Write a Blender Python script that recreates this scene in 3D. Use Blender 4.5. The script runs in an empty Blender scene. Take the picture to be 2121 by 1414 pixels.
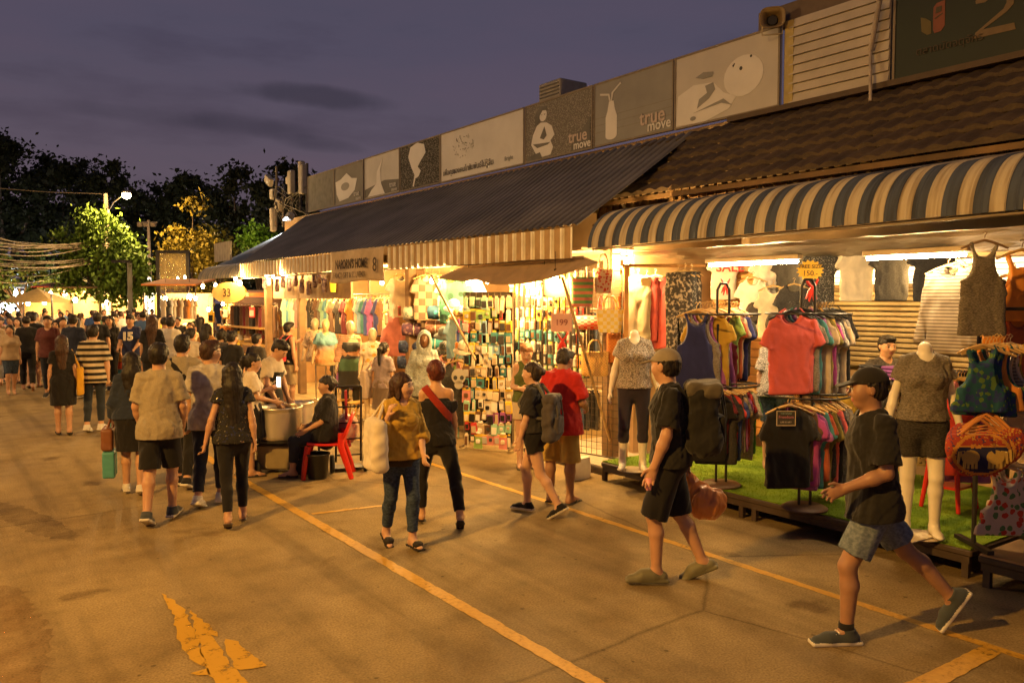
EXPOSURE = 0.5; LM = 10.5; SLW = 230.
import bpy, math, random
import numpy as np
from mathutils import Vector, Matrix
C = bpy.context.scene.collection
rnd = random.Random(7)
PI = math.pi
def V(*a): return np.array(a if len(a) > 1 else a[0], dtype=float)
def nz(v):
    v = np.array(v, dtype=float); return v / (np.linalg.norm(v) or 1)
# ---------------------------------------------------------------- camera numbers (also used to find where things stand)
FP, CX, CY, HC = 1700., 1060.5, 707., 2.1
YAW, PIT = math.atan(1207 / FP), math.atan(87 / FP)
FW = V(math.sin(YAW) * math.cos(PIT), math.cos(YAW) * math.cos(PIT), -math.sin(PIT))
RT = V(math.cos(YAW), -math.sin(YAW), 0)
UP = V(math.sin(YAW) * math.sin(PIT), math.cos(YAW) * math.sin(PIT), math.cos(PIT))
def ray(x, y): return FW * FP + RT * (x - CX) + UP * (CY - y)
def gp(x, y, z=0.):
    d = ray(x, y); p = d * ((z - HC) / d[2]); return V(p[0], p[1], z)
def xp(x, y, X):
    d = ray(x, y); p = d * (X / d[0]); return V(X, p[1], HC + p[2])
def yp(x, y, Y):
    d = ray(x, y); p = d * (Y / d[1]); return V(p[0], Y, HC + p[2])
def dp(x, y, D):
    p = ray(x, y) / FP * D; return V(p[0], p[1], HC + p[2])
def gd(x, D, z=0.):
    p = ray(x, 620) / FP * D; return V(p[0], p[1], z)
CAMROT = -YAW            # turn a thing (facing +Y) by this and it faces away from the camera
# ---------------------------------------------------------------- materials
MC = {}
def mat(key, fn):
    if key in MC: return MC[key]
    m = bpy.data.materials.new('mat'); m.use_nodes = True
    nt = m.node_tree; b = nt.nodes['Principled BSDF']
    fn(nt, b, lambda t, **k: node(nt, t, **k)); MC[key] = m; return m
def node(nt, t, **k):
    n = nt.nodes.new(t)
    for a, v in k.items():
        if a in n.inputs: n.inputs[a].default_value = v
        else: setattr(n, a, v)
    return n
def rgb(c): return (c[0], c[1], c[2], 1)
def mul(c, s): return tuple(min(1, x * s) for x in c)
def coords(nt, scale=(1, 1, 1)):
    tc = node(nt, 'ShaderNodeTexCoord'); mp = node(nt, 'ShaderNodeMapping'); mp.inputs['Scale'].default_value = scale
    nt.links.new(tc.outputs['Object'], mp.inputs['Vector']); return mp.outputs['Vector']
def ramp(nt, fac, stops, interp='LINEAR'):
    r = node(nt, 'ShaderNodeValToRGB'); cr = r.color_ramp; cr.interpolation = interp
    while len(cr.elements) < len(stops): cr.elements.new(.5)
    for e, (p, c) in zip(cr.elements, stops): e.position = p; e.color = rgb(c)
    nt.links.new(fac, r.inputs['Fac']); return r.outputs['Color']
def bump(nt, b, h, s=.3, d=.01):
    n = node(nt, 'ShaderNodeBump', Strength=s, Distance=d); nt.links.new(h, n.inputs['Height']); nt.links.new(n.outputs['Normal'], b.inputs['Normal'])
def m_plain(c, rough=.5, metal=0., spec=.5, var=.12, scale=8., bmp=.0, coat=0.):
    def f(nt, b, N):
        v = coords(nt); t = N('ShaderNodeTexNoise', Scale=scale, Detail=4.); nt.links.new(v, t.inputs['Vector'])
        col = ramp(nt, t.outputs['Fac'], [(.3, mul(c, 1 - var)), (.7, mul(c, 1 + var))]); nt.links.new(col, b.inputs['Base Color'])
        b.inputs['Roughness'].default_value = rough; b.inputs['Metallic'].default_value = metal
        b.inputs['Specular IOR Level'].default_value = spec; b.inputs['Coat Weight'].default_value = coat
        if bmp: bump(nt, b, t.outputs['Fac'], bmp, .02)
    return mat(('plain', c, rough, metal, spec, var, scale, bmp, coat), f)
def m_cloth(c, var=.16, scale=7., weave=220., sheen=.15):
    def f(nt, b, N):
        v = coords(nt); t = N('ShaderNodeTexNoise', Scale=scale, Detail=5., Distortion=.6); nt.links.new(v, t.inputs['Vector'])
        w = N('ShaderNodeTexNoise', Scale=weave, Detail=2.); nt.links.new(v, w.inputs['Vector'])
        mx = N('ShaderNodeMath', operation='MULTIPLY_ADD'); mx.inputs[1].default_value = .35
        nt.links.new(w.outputs['Fac'], mx.inputs[0]); nt.links.new(t.outputs['Fac'], mx.inputs[2])
        nt.links.new(ramp(nt, mx.outputs[0], [(.4, mul(c, 1 - var)), (.95, mul(c, 1 + var))]), b.inputs['Base Color'])
        b.inputs['Roughness'].default_value = .88; b.inputs['Specular IOR Level'].default_value = .2; b.inputs['Sheen Weight'].default_value = sheen
        bump(nt, b, mx.outputs[0], .35, .012)
    return mat(('cloth', c, var, scale, weave, sheen), f)
def m_heather(c1, c2, sx=60., sz=140., lo=.42, hi=.58):
    def f(nt, b, N):
        v = coords(nt, (sx, sx, sz)); t = N('ShaderNodeTexNoise', Scale=1., Detail=3.); nt.links.new(v, t.inputs['Vector'])
        nt.links.new(ramp(nt, t.outputs['Fac'], [(lo, c1), (hi, c2)]), b.inputs['Base Color']); b.inputs['Roughness'].default_value = .9
        b.inputs['Specular IOR Level'].default_value = .2; bump(nt, b, t.outputs['Fac'], .2, .01)
    return mat(('heather', c1, c2, sx, sz, lo, hi), f)
def m_stripe(c1, c2, period=.05, axis=2, duty=.5, rough=.85, dirt=.1, metal=0):
    def f(nt, b, N):
        v = coords(nt); s = N('ShaderNodeSeparateXYZ'); nt.links.new(v, s.inputs[0])
        m = N('ShaderNodeMath', operation='MULTIPLY'); m.inputs[1].default_value = 1 / period; nt.links.new(s.outputs[axis], m.inputs[0])
        fr = N('ShaderNodeMath', operation='FRACT'); nt.links.new(m.outputs[0], fr.inputs[0])
        g = N('ShaderNodeMath', operation='LESS_THAN'); g.inputs[1].default_value = duty; nt.links.new(fr.outputs[0], g.inputs[0])
        col = ramp(nt, g.outputs[0], [(0, c1), (1, c2)])
        t = N('ShaderNodeTexNoise', Scale=6., Detail=6.); nt.links.new(v, t.inputs['Vector'])
        d = ramp(nt, t.outputs['Fac'], [(.3, (1 - dirt * 3,) * 3), (.6, (1, 1, 1))])
        mx = N('ShaderNodeMix', data_type='RGBA', blend_type='MULTIPLY'); mx.inputs['Factor'].default_value = 1
        nt.links.new(col, mx.inputs['A']); nt.links.new(d, mx.inputs['B']); nt.links.new(mx.outputs['Result'], b.inputs['Base Color'])
        b.inputs['Roughness'].default_value = rough; b.inputs['Specular IOR Level'].default_value = .25
    return mat(('stripe', c1, c2, period, axis, duty, rough, dirt), f)
def m_floral(bg, c1, c2, scale=22., th=.32, rough=.85):
    def f(nt, b, N):
        v = coords(nt); n = N('ShaderNodeTexNoise', Scale=scale * 1.1, Detail=2.); nt.links.new(v, n.inputs['Vector'])
        ad = N('ShaderNodeMix', data_type='VECTOR'); ad.inputs['Factor'].default_value = .035
        nt.links.new(v, ad.inputs['A']); nt.links.new(n.outputs['Color'], ad.inputs['B'])
        o = N('ShaderNodeTexVoronoi', Scale=scale); nt.links.new(ad.outputs['Result'], o.inputs['Vector'])
        g = N('ShaderNodeMath', operation='LESS_THAN'); g.inputs[1].default_value = th; nt.links.new(o.outputs['Distance'], g.inputs[0])
        s = N('ShaderNodeSeparateColor'); nt.links.new(o.outputs['Color'], s.inputs[0])
        fc = ramp(nt, s.outputs[0], [(0, c1), (.5, c2)], 'CONSTANT')
        mx = N('ShaderNodeMix', data_type='RGBA'); nt.links.new(g.outputs[0], mx.inputs['Factor'])
        mx.inputs['A'].default_value = rgb(bg); nt.links.new(fc, mx.inputs['B']); nt.links.new(mx.outputs['Result'], b.inputs['Base Color'])
        b.inputs['Roughness'].default_value = rough; b.inputs['Specular IOR Level'].default_value = .2
    return mat(('floral', bg, c1, c2, scale, th), f)
def m_weave(c1, c2, sc=60., rough=.7):
    def f(nt, b, N):
        v = coords(nt); t = N('ShaderNodeTexChecker', Scale=sc); nt.links.new(v, t.inputs['Vector']); t.inputs['Color1'].default_value = rgb(c1); t.inputs['Color2'].default_value = rgb(c2)
        nt.links.new(t.outputs['Color'], b.inputs['Base Color']); b.inputs['Roughness'].default_value = rough; bump(nt, b, t.outputs['Fac'], .6, .01)
    return mat(('weave', c1, c2, sc), f)
def m_ramp(stops, axis=2, rough=.85):
    def f(nt, b, N):
        v = coords(nt); s = N('ShaderNodeSeparateXYZ'); nt.links.new(v, s.inputs[0])
        t = N('ShaderNodeTexNoise', Scale=9.); nt.links.new(v, t.inputs['Vector'])
        a = N('ShaderNodeMath', operation='MULTIPLY_ADD'); a.inputs[1].default_value = .12; nt.links.new(t.outputs['Fac'], a.inputs[0]); nt.links.new(s.outputs[axis], a.inputs[2])
        m = N('ShaderNodeMath', operation='MULTIPLY'); m.inputs[1].default_value = .5; nt.links.new(a.outputs[0], m.inputs[0])
        nt.links.new(ramp(nt, m.outputs[0], stops), b.inputs['Base Color']); b.inputs['Roughness'].default_value = rough; b.inputs['Specular IOR Level'].default_value = .2
    return mat(('ramp', tuple(stops), axis), f)
def m_emit(c, s, sample=False):
    def f(nt, b, N):
        b.inputs['Base Color'].default_value = (.8, .8, .8, 1); b.inputs['Emission Color'].default_value = rgb(c); b.inputs['Emission Strength'].default_value = s
    m = mat(('emit', c, s, sample), f); m.cycles.emission_sampling = 'AUTO' if sample else 'NONE'; return m
def m_skin(c):
    def f(nt, b, N):
        v = coords(nt); t = N('ShaderNodeTexNoise', Scale=14., Detail=4.); nt.links.new(v, t.inputs['Vector'])
        nt.links.new(ramp(nt, t.outputs['Fac'], [(.3, mul(c, .9)), (.7, (min(1, c[0] * 1.1), c[1] * 1.04, c[2] * 1.0))]), b.inputs['Base Color'])
        b.inputs['Roughness'].default_value = .48; b.inputs['Specular IOR Level'].default_value = .4
    return mat(('skin', c), f)
# ---------------------------------------------------------------- objects
def tag(o, label=None, cat=None, group=None, kind=None):
    for k, v in (('label', label), ('category', cat), ('group', group), ('kind', kind)):
        if v: o[k] = v
    return o
def thing(name, label, cat, loc=(0, 0, 0), rz=0, group=None):
    o = bpy.data.objects.new(name, None); C.objects.link(o); o.empty_display_size = .2
    o.location = loc; o.rotation_euler = (0, 0, rz); return tag(o, label, cat, group)
def link(name, verts, faces, mats, parent=None, smooth=True, slots=None, loc=None, rz=0):
    me = bpy.data.meshes.new(name); me.from_pydata([tuple(map(float, v)) for v in verts] if not isinstance(verts, np.ndarray) else verts.tolist(), [], faces if isinstance(faces, list) else faces.tolist())
    for m in (mats if isinstance(mats, (list, tuple)) else [mats]): me.materials.append(m)
    if smooth: me.polygons.foreach_set('use_smooth', [True] * len(me.polygons))
    if slots is not None: me.polygons.foreach_set('material_index', slots)
    me.update(); o = bpy.data.objects.new(name, me); C.objects.link(o)
    if parent: o.parent = parent
    if loc is not None: o.location = loc
    if rz: o.rotation_euler = (0, 0, rz)
    return o
class MB:
    """collects shapes; build() links them as ONE mesh object"""
    def __init__(s): s.v = []; s.f = []; s.m = []; s.sm = []
    def add(s, vs, fs, mi=0, smooth=False):
        n = len(s.v); s.v += [tuple(map(float, v)) for v in vs]
        for f in fs: s.f.append([i + n for i in f]); s.m.append(mi); s.sm.append(smooth)
        return s
    def box(s, c, d, rz=0, mi=0, rx=0, ry=0, b=0.):
        M = Matrix.Rotation(rz, 3, 'Z') @ Matrix.Rotation(ry, 3, 'Y') @ Matrix.Rotation(rx, 3, 'X'); hx, hy, hz = d[0] / 2, d[1] / 2, d[2] / 2
        if b:
            b = min(b, hx * .9, hy * .9, hz * .9); rings = []
            for z, i in ((-hz, b), (-hz + b, 0), (hz - b, 0), (hz, b)):
                x, y = hx - i, hy - i; q = b if not i else b * .6
                rings.append([M @ Vector(p) + Vector(c) for p in ((x, y - q, z), (x - q, y, z), (-x + q, y, z), (-x, y - q, z), (-x, -y + q, z), (-x + q, -y, z), (x - q, -y, z), (x, -y + q, z))])
            return s.rings(rings, mi, True, False)
        vs = [M @ Vector((x, y, z)) + Vector(c) for z in (-hz, hz) for x, y in ((-hx, -hy), (hx, -hy), (hx, hy), (-hx, hy))]
        return s.add(vs, [(3, 2, 1, 0), (4, 5, 6, 7), (0, 1, 5, 4), (1, 2, 6, 5), (2, 3, 7, 6), (3, 0, 4, 7)], mi)
    def rings(s, rs, mi=0, caps=True, smooth=True):
        n = len(rs[0]); fs = []
        for i in range(len(rs) - 1):
            for j in range(n): a = i * n + j; b2 = i * n + (j + 1) % n; fs.append((a, b2, b2 + n, a + n))
        s.add([p for r in rs for p in r], fs, mi, smooth)
        if caps:
            s.add(rs[0], [tuple(range(n))[::-1]], mi); s.add(rs[-1], [tuple(range(n))], mi)
        return s
    def tube(s, pts, r, n=8, mi=0, caps=True):
        pts = [Vector(p) for p in pts]; rs = []; rr = r if isinstance(r, (list, tuple)) else [r] * len(pts)
        pv = None
        for i, p in enumerate(pts):
            d = (pts[min(i + 1, len(pts) - 1)] - pts[max(i - 1, 0)]).normalized()
            u = (pv - d * pv.dot(d)) if pv is not None else d.cross(Vector((0, 0, 1)) if abs(d.z) < .95 else Vector((1, 0, 0)))
            u.normalize(); pv = u; w = d.cross(u)
            rs.append([p + (u * math.cos(a) + w * math.sin(a)) * rr[i] for a in (k * 2 * PI / n for k in range(n))])
        return s.rings(rs, mi, caps)
    def lathe(s, prof, c=(0, 0, 0), n=20, mi=0, caps=True):
        return s.rings([[(c[0] + r * math.cos(k * 2 * PI / n), c[1] + r * math.sin(k * 2 * PI / n), c[2] + z) for k in range(n)] for r, z in prof], mi, caps)
    def grid(s, fn, nu, nv, mi=0, smooth=True):
        return s.add([fn(i / nu, j / nv) for j in range(nv + 1) for i in range(nu + 1)], [(j * (nu + 1) + i, j * (nu + 1) + i + 1, (j + 1) * (nu + 1) + i + 1, (j + 1) * (nu + 1) + i) for j in range(nv) for i in range(nu)], mi, smooth)
    def prism(s, poly, org, ux, uy, th, mi=0):
        """outline poly (2-D) extruded by th along ux x uy"""
        ux, uy, org = Vector(ux), Vector(uy), Vector(org); w = ux.cross(uy).normalized() * th; n = len(poly)
        a = [org + ux * x + uy * y for x, y in poly]; b2 = [p + w for p in a]
        return s.add(a + b2, [tuple(range(n))[::-1], tuple(range(n, 2 * n))] + [(i, (i + 1) % n, n + (i + 1) % n, n + i) for i in range(n)], mi)
    def build(s, name, mats, parent=None, loc=None, rz=0, lab=None):
        o = link(name, s.v, s.f, mats, parent, False, s.m, loc, rz); o.data.polygons.foreach_set('use_smooth', s.sm)
        if lab: tag(o, *lab)
        return o
def solidify(o, t):
    m = o.modifiers.new('thickness', 'SOLIDIFY'); m.thickness = t; return o
def kids(o): return [c for c in o.children]
def copy_tree(o, parent=None, loc=None, rz=None, mats=None):
    c = o.copy(); C.objects.link(c)
    if parent: c.parent = parent
    if loc is not None: c.location = loc
    if rz is not None: c.rotation_euler = (0, 0, rz)
    if mats and c.type == 'MESH':
        m = mats.get(c.name.split('.')[0])
        if m and len(c.material_slots): c.material_slots[0].link = 'OBJECT'; c.material_slots[0].material = m
    for ch in kids(o): copy_tree(ch, c, mats=mats)
    return c
def text_mesh(txt, size, m, parent=None, name='lettering', M=None, ext=.002, bold=0., squeeze=1.):
    cu = bpy.data.curves.new('t', 'FONT'); cu.body = txt; cu.size = size; cu.align_x = 'CENTER'; cu.extrude = ext; cu.offset = bold; cu.resolution_u = 3
    t = bpy.data.objects.new('t', cu); C.objects.link(t); bpy.context.view_layer.update()
    me = bpy.data.meshes.new_from_object(t.evaluated_get(bpy.context.evaluated_depsgraph_get())); bpy.data.objects.remove(t)
    me.materials.clear(); me.materials.append(m)
    o = bpy.data.objects.new(name, me); C.objects.link(o)
    if squeeze != 1: me.transform(Matrix.Diagonal((squeeze, 1, 1, 1)))
    if M is not None: me.transform(M)
    if parent: o.parent = parent
    return o
def frame(org, ux, uy):
    """matrix taking local x,y,z to ux, uy, ux x uy at org"""
    ux, uy = Vector(ux).normalized(), Vector(uy).normalized(); w = ux.cross(uy)
    return Matrix(((ux.x, uy.x, w.x, org[0]), (ux.y, uy.y, w.y, org[1]), (ux.z, uy.z, w.z, org[2]), (0, 0, 0, 1)))
# ---------------------------------------------------------------- signed-distance solids meshed with surface nets
class SDF:
    def __init__(s, lo, hi, h):
        s.h = h; s.lo = V(lo) - 2 * h; n = np.ceil((V(hi) + 2 * h - s.lo) / h).astype(int) + 1
        s.ax = [(s.lo[i] + h * np.arange(n[i])).astype(np.float32) for i in range(3)]
        s.F = np.full(n, 1., np.float32)
    def sub(s, lo, hi):
        sl = []; 
        for i in range(3):
            a = max(0, int(math.floor((lo[i] - s.lo[i]) / s.h))); b = min(len(s.ax[i]), int(math.ceil((hi[i] - s.lo[i]) / s.h)) + 1)
            if a >= b: return None, None
            sl.append(slice(a, b))
        return tuple(sl), (s.ax[0][sl[0]][:, None, None], s.ax[1][sl[1]][None, :, None], s.ax[2][sl[2]][None, None, :])
    def put(s, sl, d, k, op):
        A = s.F[sl]
        if op == 'u':
            if k > 0: hh = np.maximum(k - np.abs(A - d), 0) / k; s.F[sl] = np.minimum(A, d) - hh * hh * k * .25
            else: s.F[sl] = np.minimum(A, d)
        else:
            d = -d
            if k > 0: hh = np.maximum(k - np.abs(A - d), 0) / k; s.F[sl] = np.maximum(A, d) + hh * hh * k * .25
            else: s.F[sl] = np.maximum(A, d)
    def cone(s, a, b, r1, r2, k=.02, flat=None, op='u'):
        a, b = V(a), V(b); m = max(r1, r2) * 1.0 + k + 3 * s.h
        sl, P = s.sub(np.minimum(a, b) - m, np.maximum(a, b) + m)
        if sl is None: return s
        x, y, z = P[0] - a[0], P[1] - a[1], P[2] - a[2]; ba = b - a
        if flat:
            n, q = nz(flat[0]), flat[1] - 1; t = (x * n[0] + y * n[1] + z * n[2]) * q; x = x + t * n[0]; y = y + t * n[1]; z = z + t * n[2]
            ba = ba + n * (ba @ n) * q
        L = max(ba @ ba, 1e-9); t = np.clip((x * ba[0] + y * ba[1] + z * ba[2]) / L, 0, 1)
        d = np.sqrt((x - t * ba[0]) ** 2 + (y - t * ba[1]) ** 2 + (z - t * ba[2]) ** 2) - (r1 + (r2 - r1) * t)
        s.put(sl, d, k, op); return s
    def ell(s, c, r, M=None, k=.02, op='u'):
        c = V(c); r = V(r); M = np.eye(3) if M is None else M; m = max(r) + k + 3 * s.h
        sl, P = s.sub(c - m, c + m)
        if sl is None: return s
        x, y, z = P[0] - c[0], P[1] - c[1], P[2] - c[2]
        q = [(x * M[i][0] + y * M[i][1] + z * M[i][2]) / r[i] for i in range(3)]
        k0 = np.sqrt(q[0] ** 2 + q[1] ** 2 + q[2] ** 2); k1 = np.sqrt((q[0] / r[0]) ** 2 + (q[1] / r[1]) ** 2 + (q[2] / r[2]) ** 2)
        s.put(sl, k0 * (k0 - 1) / np.maximum(k1, 1e-6), k, op); return s
    def box(s, c, hf, M=None, r=.01, k=.0, op='u', taper=0.):
        c = V(c); hf = V(hf); M = np.eye(3) if M is None else M; m = np.linalg.norm(hf) * (1 + abs(taper)) + k + 3 * s.h
        sl, P = s.sub(c - m, c + m)
        if sl is None: return s
        x, y, z = P[0] - c[0], P[1] - c[1], P[2] - c[2]
        q = [x * M[i][0] + y * M[i][1] + z * M[i][2] for i in range(3)]
        tz = 1 + taper * q[2] / hf[2] if taper else 1
        e = [np.abs(q[0]) - hf[0] * tz + r, np.abs(q[1]) - hf[1] + r, np.abs(q[2]) - hf[2] + r]
        d = np.sqrt(sum(np.maximum(i, 0) ** 2 for i in e)) + np.minimum(np.maximum(np.maximum(e[0], e[1]), e[2]), 0) - r
        s.put(sl, d, k, op); return s
    def cut(s, p, n, k=0.):
        n = nz(n); d = (s.ax[0][:, None, None] - p[0]) * n[0] + (s.ax[1][None, :, None] - p[1]) * n[1] + (s.ax[2][None, None, :] - p[2]) * n[2]
        s.F = np.maximum(s.F, d); return s
    def noise(s, amp, fr, seed=0, st=(1, 1, 1)):
        r = np.random.RandomState(seed); x, y, z = s.ax[0][:, None, None], s.ax[1][None, :, None], s.ax[2][None, None, :]
        T = 0; wx = np.sin(y * fr * .6 + z * fr * .35 + r.rand() * 6); wz = np.sin(x * fr * .5 + y * fr * .4 + r.rand() * 6)
        for i in range(3):
            v = r.randn(3) * V(st); v = v / np.linalg.norm(v) * fr * (.8 + .5 * i)
            q = np.sin(x * v[0] + y * v[1] + z * v[2] + wx * 1.5 + wz * 1.2 + r.rand() * 6); T = T + (.55 * q + 1.1 * (np.abs(q) - .6)) / (1 + .5 * i)
        s.F = s.F + (amp * .5) * T.astype(np.float32); return s
    def mesh(s):
        F, h = s.F, s.h; S = F < 0; n = np.array(F.shape)
        c = np.zeros(n - 1, np.uint8)
        for i in (0, 1):
            for j in (0, 1):
                for l in (0, 1): c += S[i:n[0] - 1 + i, j:n[1] - 1 + j, l:n[2] - 1 + l]
        act = np.argwhere((c > 0) & (c < 8)); idx = np.full(n - 1, -1, np.int64); idx[tuple(act.T)] = np.arange(len(act))
        cor = [(i, j, l) for i in (0, 1) for j in (0, 1) for l in (0, 1)]
        f = {q: F[act[:, 0] + q[0], act[:, 1] + q[1], act[:, 2] + q[2]] for q in cor}
        acc = np.zeros((len(act), 3)); cnt = np.zeros(len(act))
        for q in cor:
            for a in range(3):
                if q[a]: continue
                q2 = tuple(1 if i == a else q[i] for i in range(3)); f0, f1 = f[q], f[q2]; m = (f0 < 0) != (f1 < 0)
                t = f0[m] / (f0[m] - f1[m]); p = np.tile(np.array(q, float), (m.sum(), 1)); p[:, a] = t; acc[m] += p; cnt[m] += 1
        v = s.lo + h * (act + acc / np.maximum(cnt, 1)[:, None]); fs = []
        for a in range(3):
            b, d = (a + 1) % 3, (a + 2) % 3
            s0 = [slice(None)] * 3; s1 = [slice(None)] * 3; s0[a] = slice(0, -1); s1[a] = slice(1, None)
            e = np.argwhere(S[tuple(s0)] != S[tuple(s1)]); e = e[(e[:, b] > 0) & (e[:, d] > 0) & (e[:, b] < n[b] - 1) & (e[:, d] < n[d] - 1)]
            if not len(e): continue
            ins = S[tuple(e.T)]
            def g(ob, od): t = e.copy(); t[:, b] -= ob; t[:, d] -= od; return idx[tuple(t.T)]
            Q = np.stack([g(1, 1), g(0, 1), g(0, 0), g(1, 0)], 1); Q[~ins] = Q[~ins][:, ::-1]; fs.append(Q)
        return v, (np.concatenate(fs) if fs else np.zeros((0, 4), int))
    def build(s, name, mats, parent=None, slotfn=None, smooth_it=0):
        v, f = s.mesh(); sl = None
        if slotfn is not None and len(f): sl = slotfn(v[f].mean(1)).astype(int).tolist()
        return link(name, v, f, mats, parent, True, sl)
# ================================================================ people
SKIN = (.50, .29, .18); SKIN_D = (.34, .19, .115); SKIN_L = (.60, .37, .25)
def rot(v, ax, a):
    return np.array(Matrix.Rotation(a, 3, Vector(ax)) @ Vector(v))
class Body:
    """joints and frames of one figure, in its own space: facing +Y, z up, feet at 0"""
    def __init__(s, H=1.7, fem=0, up=(0, .03, 1), twist=0, look=(0, 0), thL=(0, 0, -1), shL=(0, -.02, -1), thR=(0, 0, -1), shR=(0, -.02, -1), ftL=None, ftR=None,
                 uaL=(-.16, -.03, -1), faL=(-.05, .16, -1), uaR=(.16, -.03, -1), faR=(.05, .16, -1), girth=.92, grip=.5, anchor=None, sit=None, hl=None, hr=None):
        k = s.k = H / 1.7; s.H = H; s.fem = fem; s.g = girth; s.grip = grip
        s.up = nz(up); s.rt = nz(np.cross((0, 1, 0), s.up)); s.fw = np.cross(s.up, s.rt)
        P = V(0, 0, 0); J = s.J = {}; hw = .085 * k
        for sd, sg, th, sh, ft in (('L', -1, thL, shL, ftL), ('R', 1, thR, shR, ftR)):
            J['hip' + sd] = P + V(sg * hw, 0, -.03 * k); J['knee' + sd] = J['hip' + sd] + nz(th) * .415 * k; J['ank' + sd] = J['knee' + sd] + nz(sh) * .385 * k
            fd = nz(ft) if ft is not None else nz((sg * .12, 1, 0)); s.__dict__['ft' + sd] = fd
            r = nz(np.cross(fd, (0, 0, 1))); s.__dict__['fu' + sd] = np.cross(r, fd)
        tw = twist; s.crt = rot(s.rt, s.up, tw); s.cfw = rot(s.fw, s.up, tw)
        J['pel'] = P; J['waist'] = P + s.up * .15 * k; J['chest'] = P + s.up * .33 * k + s.fw * .01 * k; J['neck'] = P + s.up * .505 * k
        sw = (.133 if fem else .152) * k * (.5 + .5 * girth)
        for sd, sg, ua, fa, hv in (('L', -1, uaL, faL, hl), ('R', 1, uaR, faR, hr)):
            b = lambda d: s.crt * d[0] + s.cfw * d[1] + s.up * d[2]
            J['sh' + sd] = P + s.up * .442 * k + s.crt * sg * sw - s.cfw * .012 * k
            J['el' + sd] = J['sh' + sd] + nz(b(nz(ua))) * .275 * k; d = nz(b(nz(fa))); J['wr' + sd] = J['el' + sd] + d * .24 * k
            s.__dict__['hd' + sd] = nz(b(nz(hv))) if hv is not None else d
        ly, lp = math.radians(look[0]), math.radians(look[1])
        hf = rot(s.cfw, s.up, ly); hr_ = rot(s.crt, s.up, ly); s.hf = rot(hf, hr_, lp); s.hr = hr_; s.hu = np.cross(s.hr, s.hf)
        J['head'] = J['neck'] + s.up * .055 * k + s.hu * .085 * k + s.hf * .022 * k
        lo = min((J['ank' + sd] - s.__dict__['fu' + sd] * .085 * k + min(0, s.__dict__['ft' + sd][2]) * V(0, 0, .14 * k))[2] for sd in 'LR') if sit is None else -sit
        off = V(0, 0, -lo)
        if anchor: a = J['ank' + anchor]; off[0], off[1] = -a[0], -a[1]
        for q in J: J[q] = J[q] + off
    def HM(s): return np.array([s.hr, s.hf, s.hu])
    def hp(s, x, y, z): return s.J['head'] + (s.hr * x + s.hf * y + s.hu * z) * s.k
    def bounds(s, pts, m): a = np.array(pts); return a.min(0) - m, a.max(0) + m
    # ---- solids
    def torso(s, S, e=0., kk=.05, top=True):
        k, J, g, f = s.k, s.J, s.g, s.fem; fl = (s.fw, 1.42 - .25 * (g - 1))
        S.cone(J['pel'] + s.up * -.02 * k, J['waist'], (.148 + .012 * f) * k * g + e, (.128 - .014 * f) * k * g + e, kk, fl)
        S.cone(J['waist'], J['chest'], (.128 - .014 * f) * k * g + e, (.152 - .016 * f) * k * g + e, kk, (s.cfw, 1.36))
        for sd, sg in (('L', -1), ('R', 1)):
            S.ell(J['pel'] + s.rt * sg * .07 * k - s.fw * .055 * k - s.up * .03 * k, V(.085, .075, .09) * k * (.5 + .5 * g) + e, None, kk)
            if f: S.ell(J['chest'] + s.crt * sg * .062 * k + s.cfw * .085 * k - s.up * .005 * k, V(.058, .05, .055) * k + e * .5, None, .04)
        if g > 1.1: S.ell(J['waist'] + s.fw * .05 * k, V(.13, .12, .14) * k * g * .85 + e, None, .06)
        if top:
            c = J['neck'] - s.up * .06 * k
            for sd in 'LR': S.cone(c, J['sh' + sd] - s.up * .004 * k, .062 * k + e * .7, .046 * k + e * .4, .035)
            S.cone(J['chest'], c, .14 * k + e, .08 * k + e, kk, (s.cfw, 1.35))
    def arm(s, S, sd, e=0., t=1., kk=.02, r0=1.):
        k, J = s.k, s.J; a, b, c = J['sh' + sd], J['el' + sd], J['wr' + sd]; f = 1 - .14 * s.fem; g = .6 + .4 * s.g
        S.cone(a, b, .049 * k * f * g * r0 + e, .040 * k * f * g + e, kk)
        if t > 1.01: S.cone(b, b + (c - b) * .35, .041 * k * f + e, .042 * k * f + e, .015); S.cone(b + (c - b) * .3, c, .041 * k * f + e, .027 * k * f + e, .015)
    def hand(s, S, sd):
        k, w, d = s.k * (1 - .07 * s.fem), s.J['wr' + sd], s.__dict__['hd' + sd]; sg = -1 if sd == 'L' else 1
        d = nz(d); n = nz(np.cross(d, s.cfw)); 
        if abs(d @ s.cfw) > .9: n = nz(np.cross(d, s.up))
        n = n * sg if n @ s.crt * sg > 0 else n * -sg       # back of the hand turns outwards
        side = nz(np.cross(n, d)); side = side if side @ s.cfw > 0 else -side     # thumb side, forwards
        S.cone(w - d * .01 * k, w + d * .075 * k, .030 * k, .040 * k, .012, (n, 2.0))
        for i, (o, L) in enumerate(((.031, .070), (.0105, .080), (-.0105, .074), (-.031, .058))):
            p = w + d * (.088 - abs(i - 1) * .004) * k + side * o * k; c = s.grip + .12 * i
            q = p + nz(d * math.cos(c * .6) - n * math.sin(c * .6) + side * o * 1.5) * L * .5 * k; r = q + nz(d * math.cos(c * 1.7) - n * math.sin(c * 1.7)) * L * .5 * k
            S.cone(p, q, .0092 * k, .0086 * k, .003); S.cone(q, r, .0086 * k, .0074 * k, .004)
        p = w + d * .025 * k + side * .026 * k; q = p + nz(d * .75 + side * .8 - n * .35) * .04 * k; r = q + nz(d * .9 + side * .25 - n * .4) * .034 * k
        S.cone(p, q, .013 * k, .0105 * k, .012); S.cone(q, r, .0105 * k, .0085 * k, .004)
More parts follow.
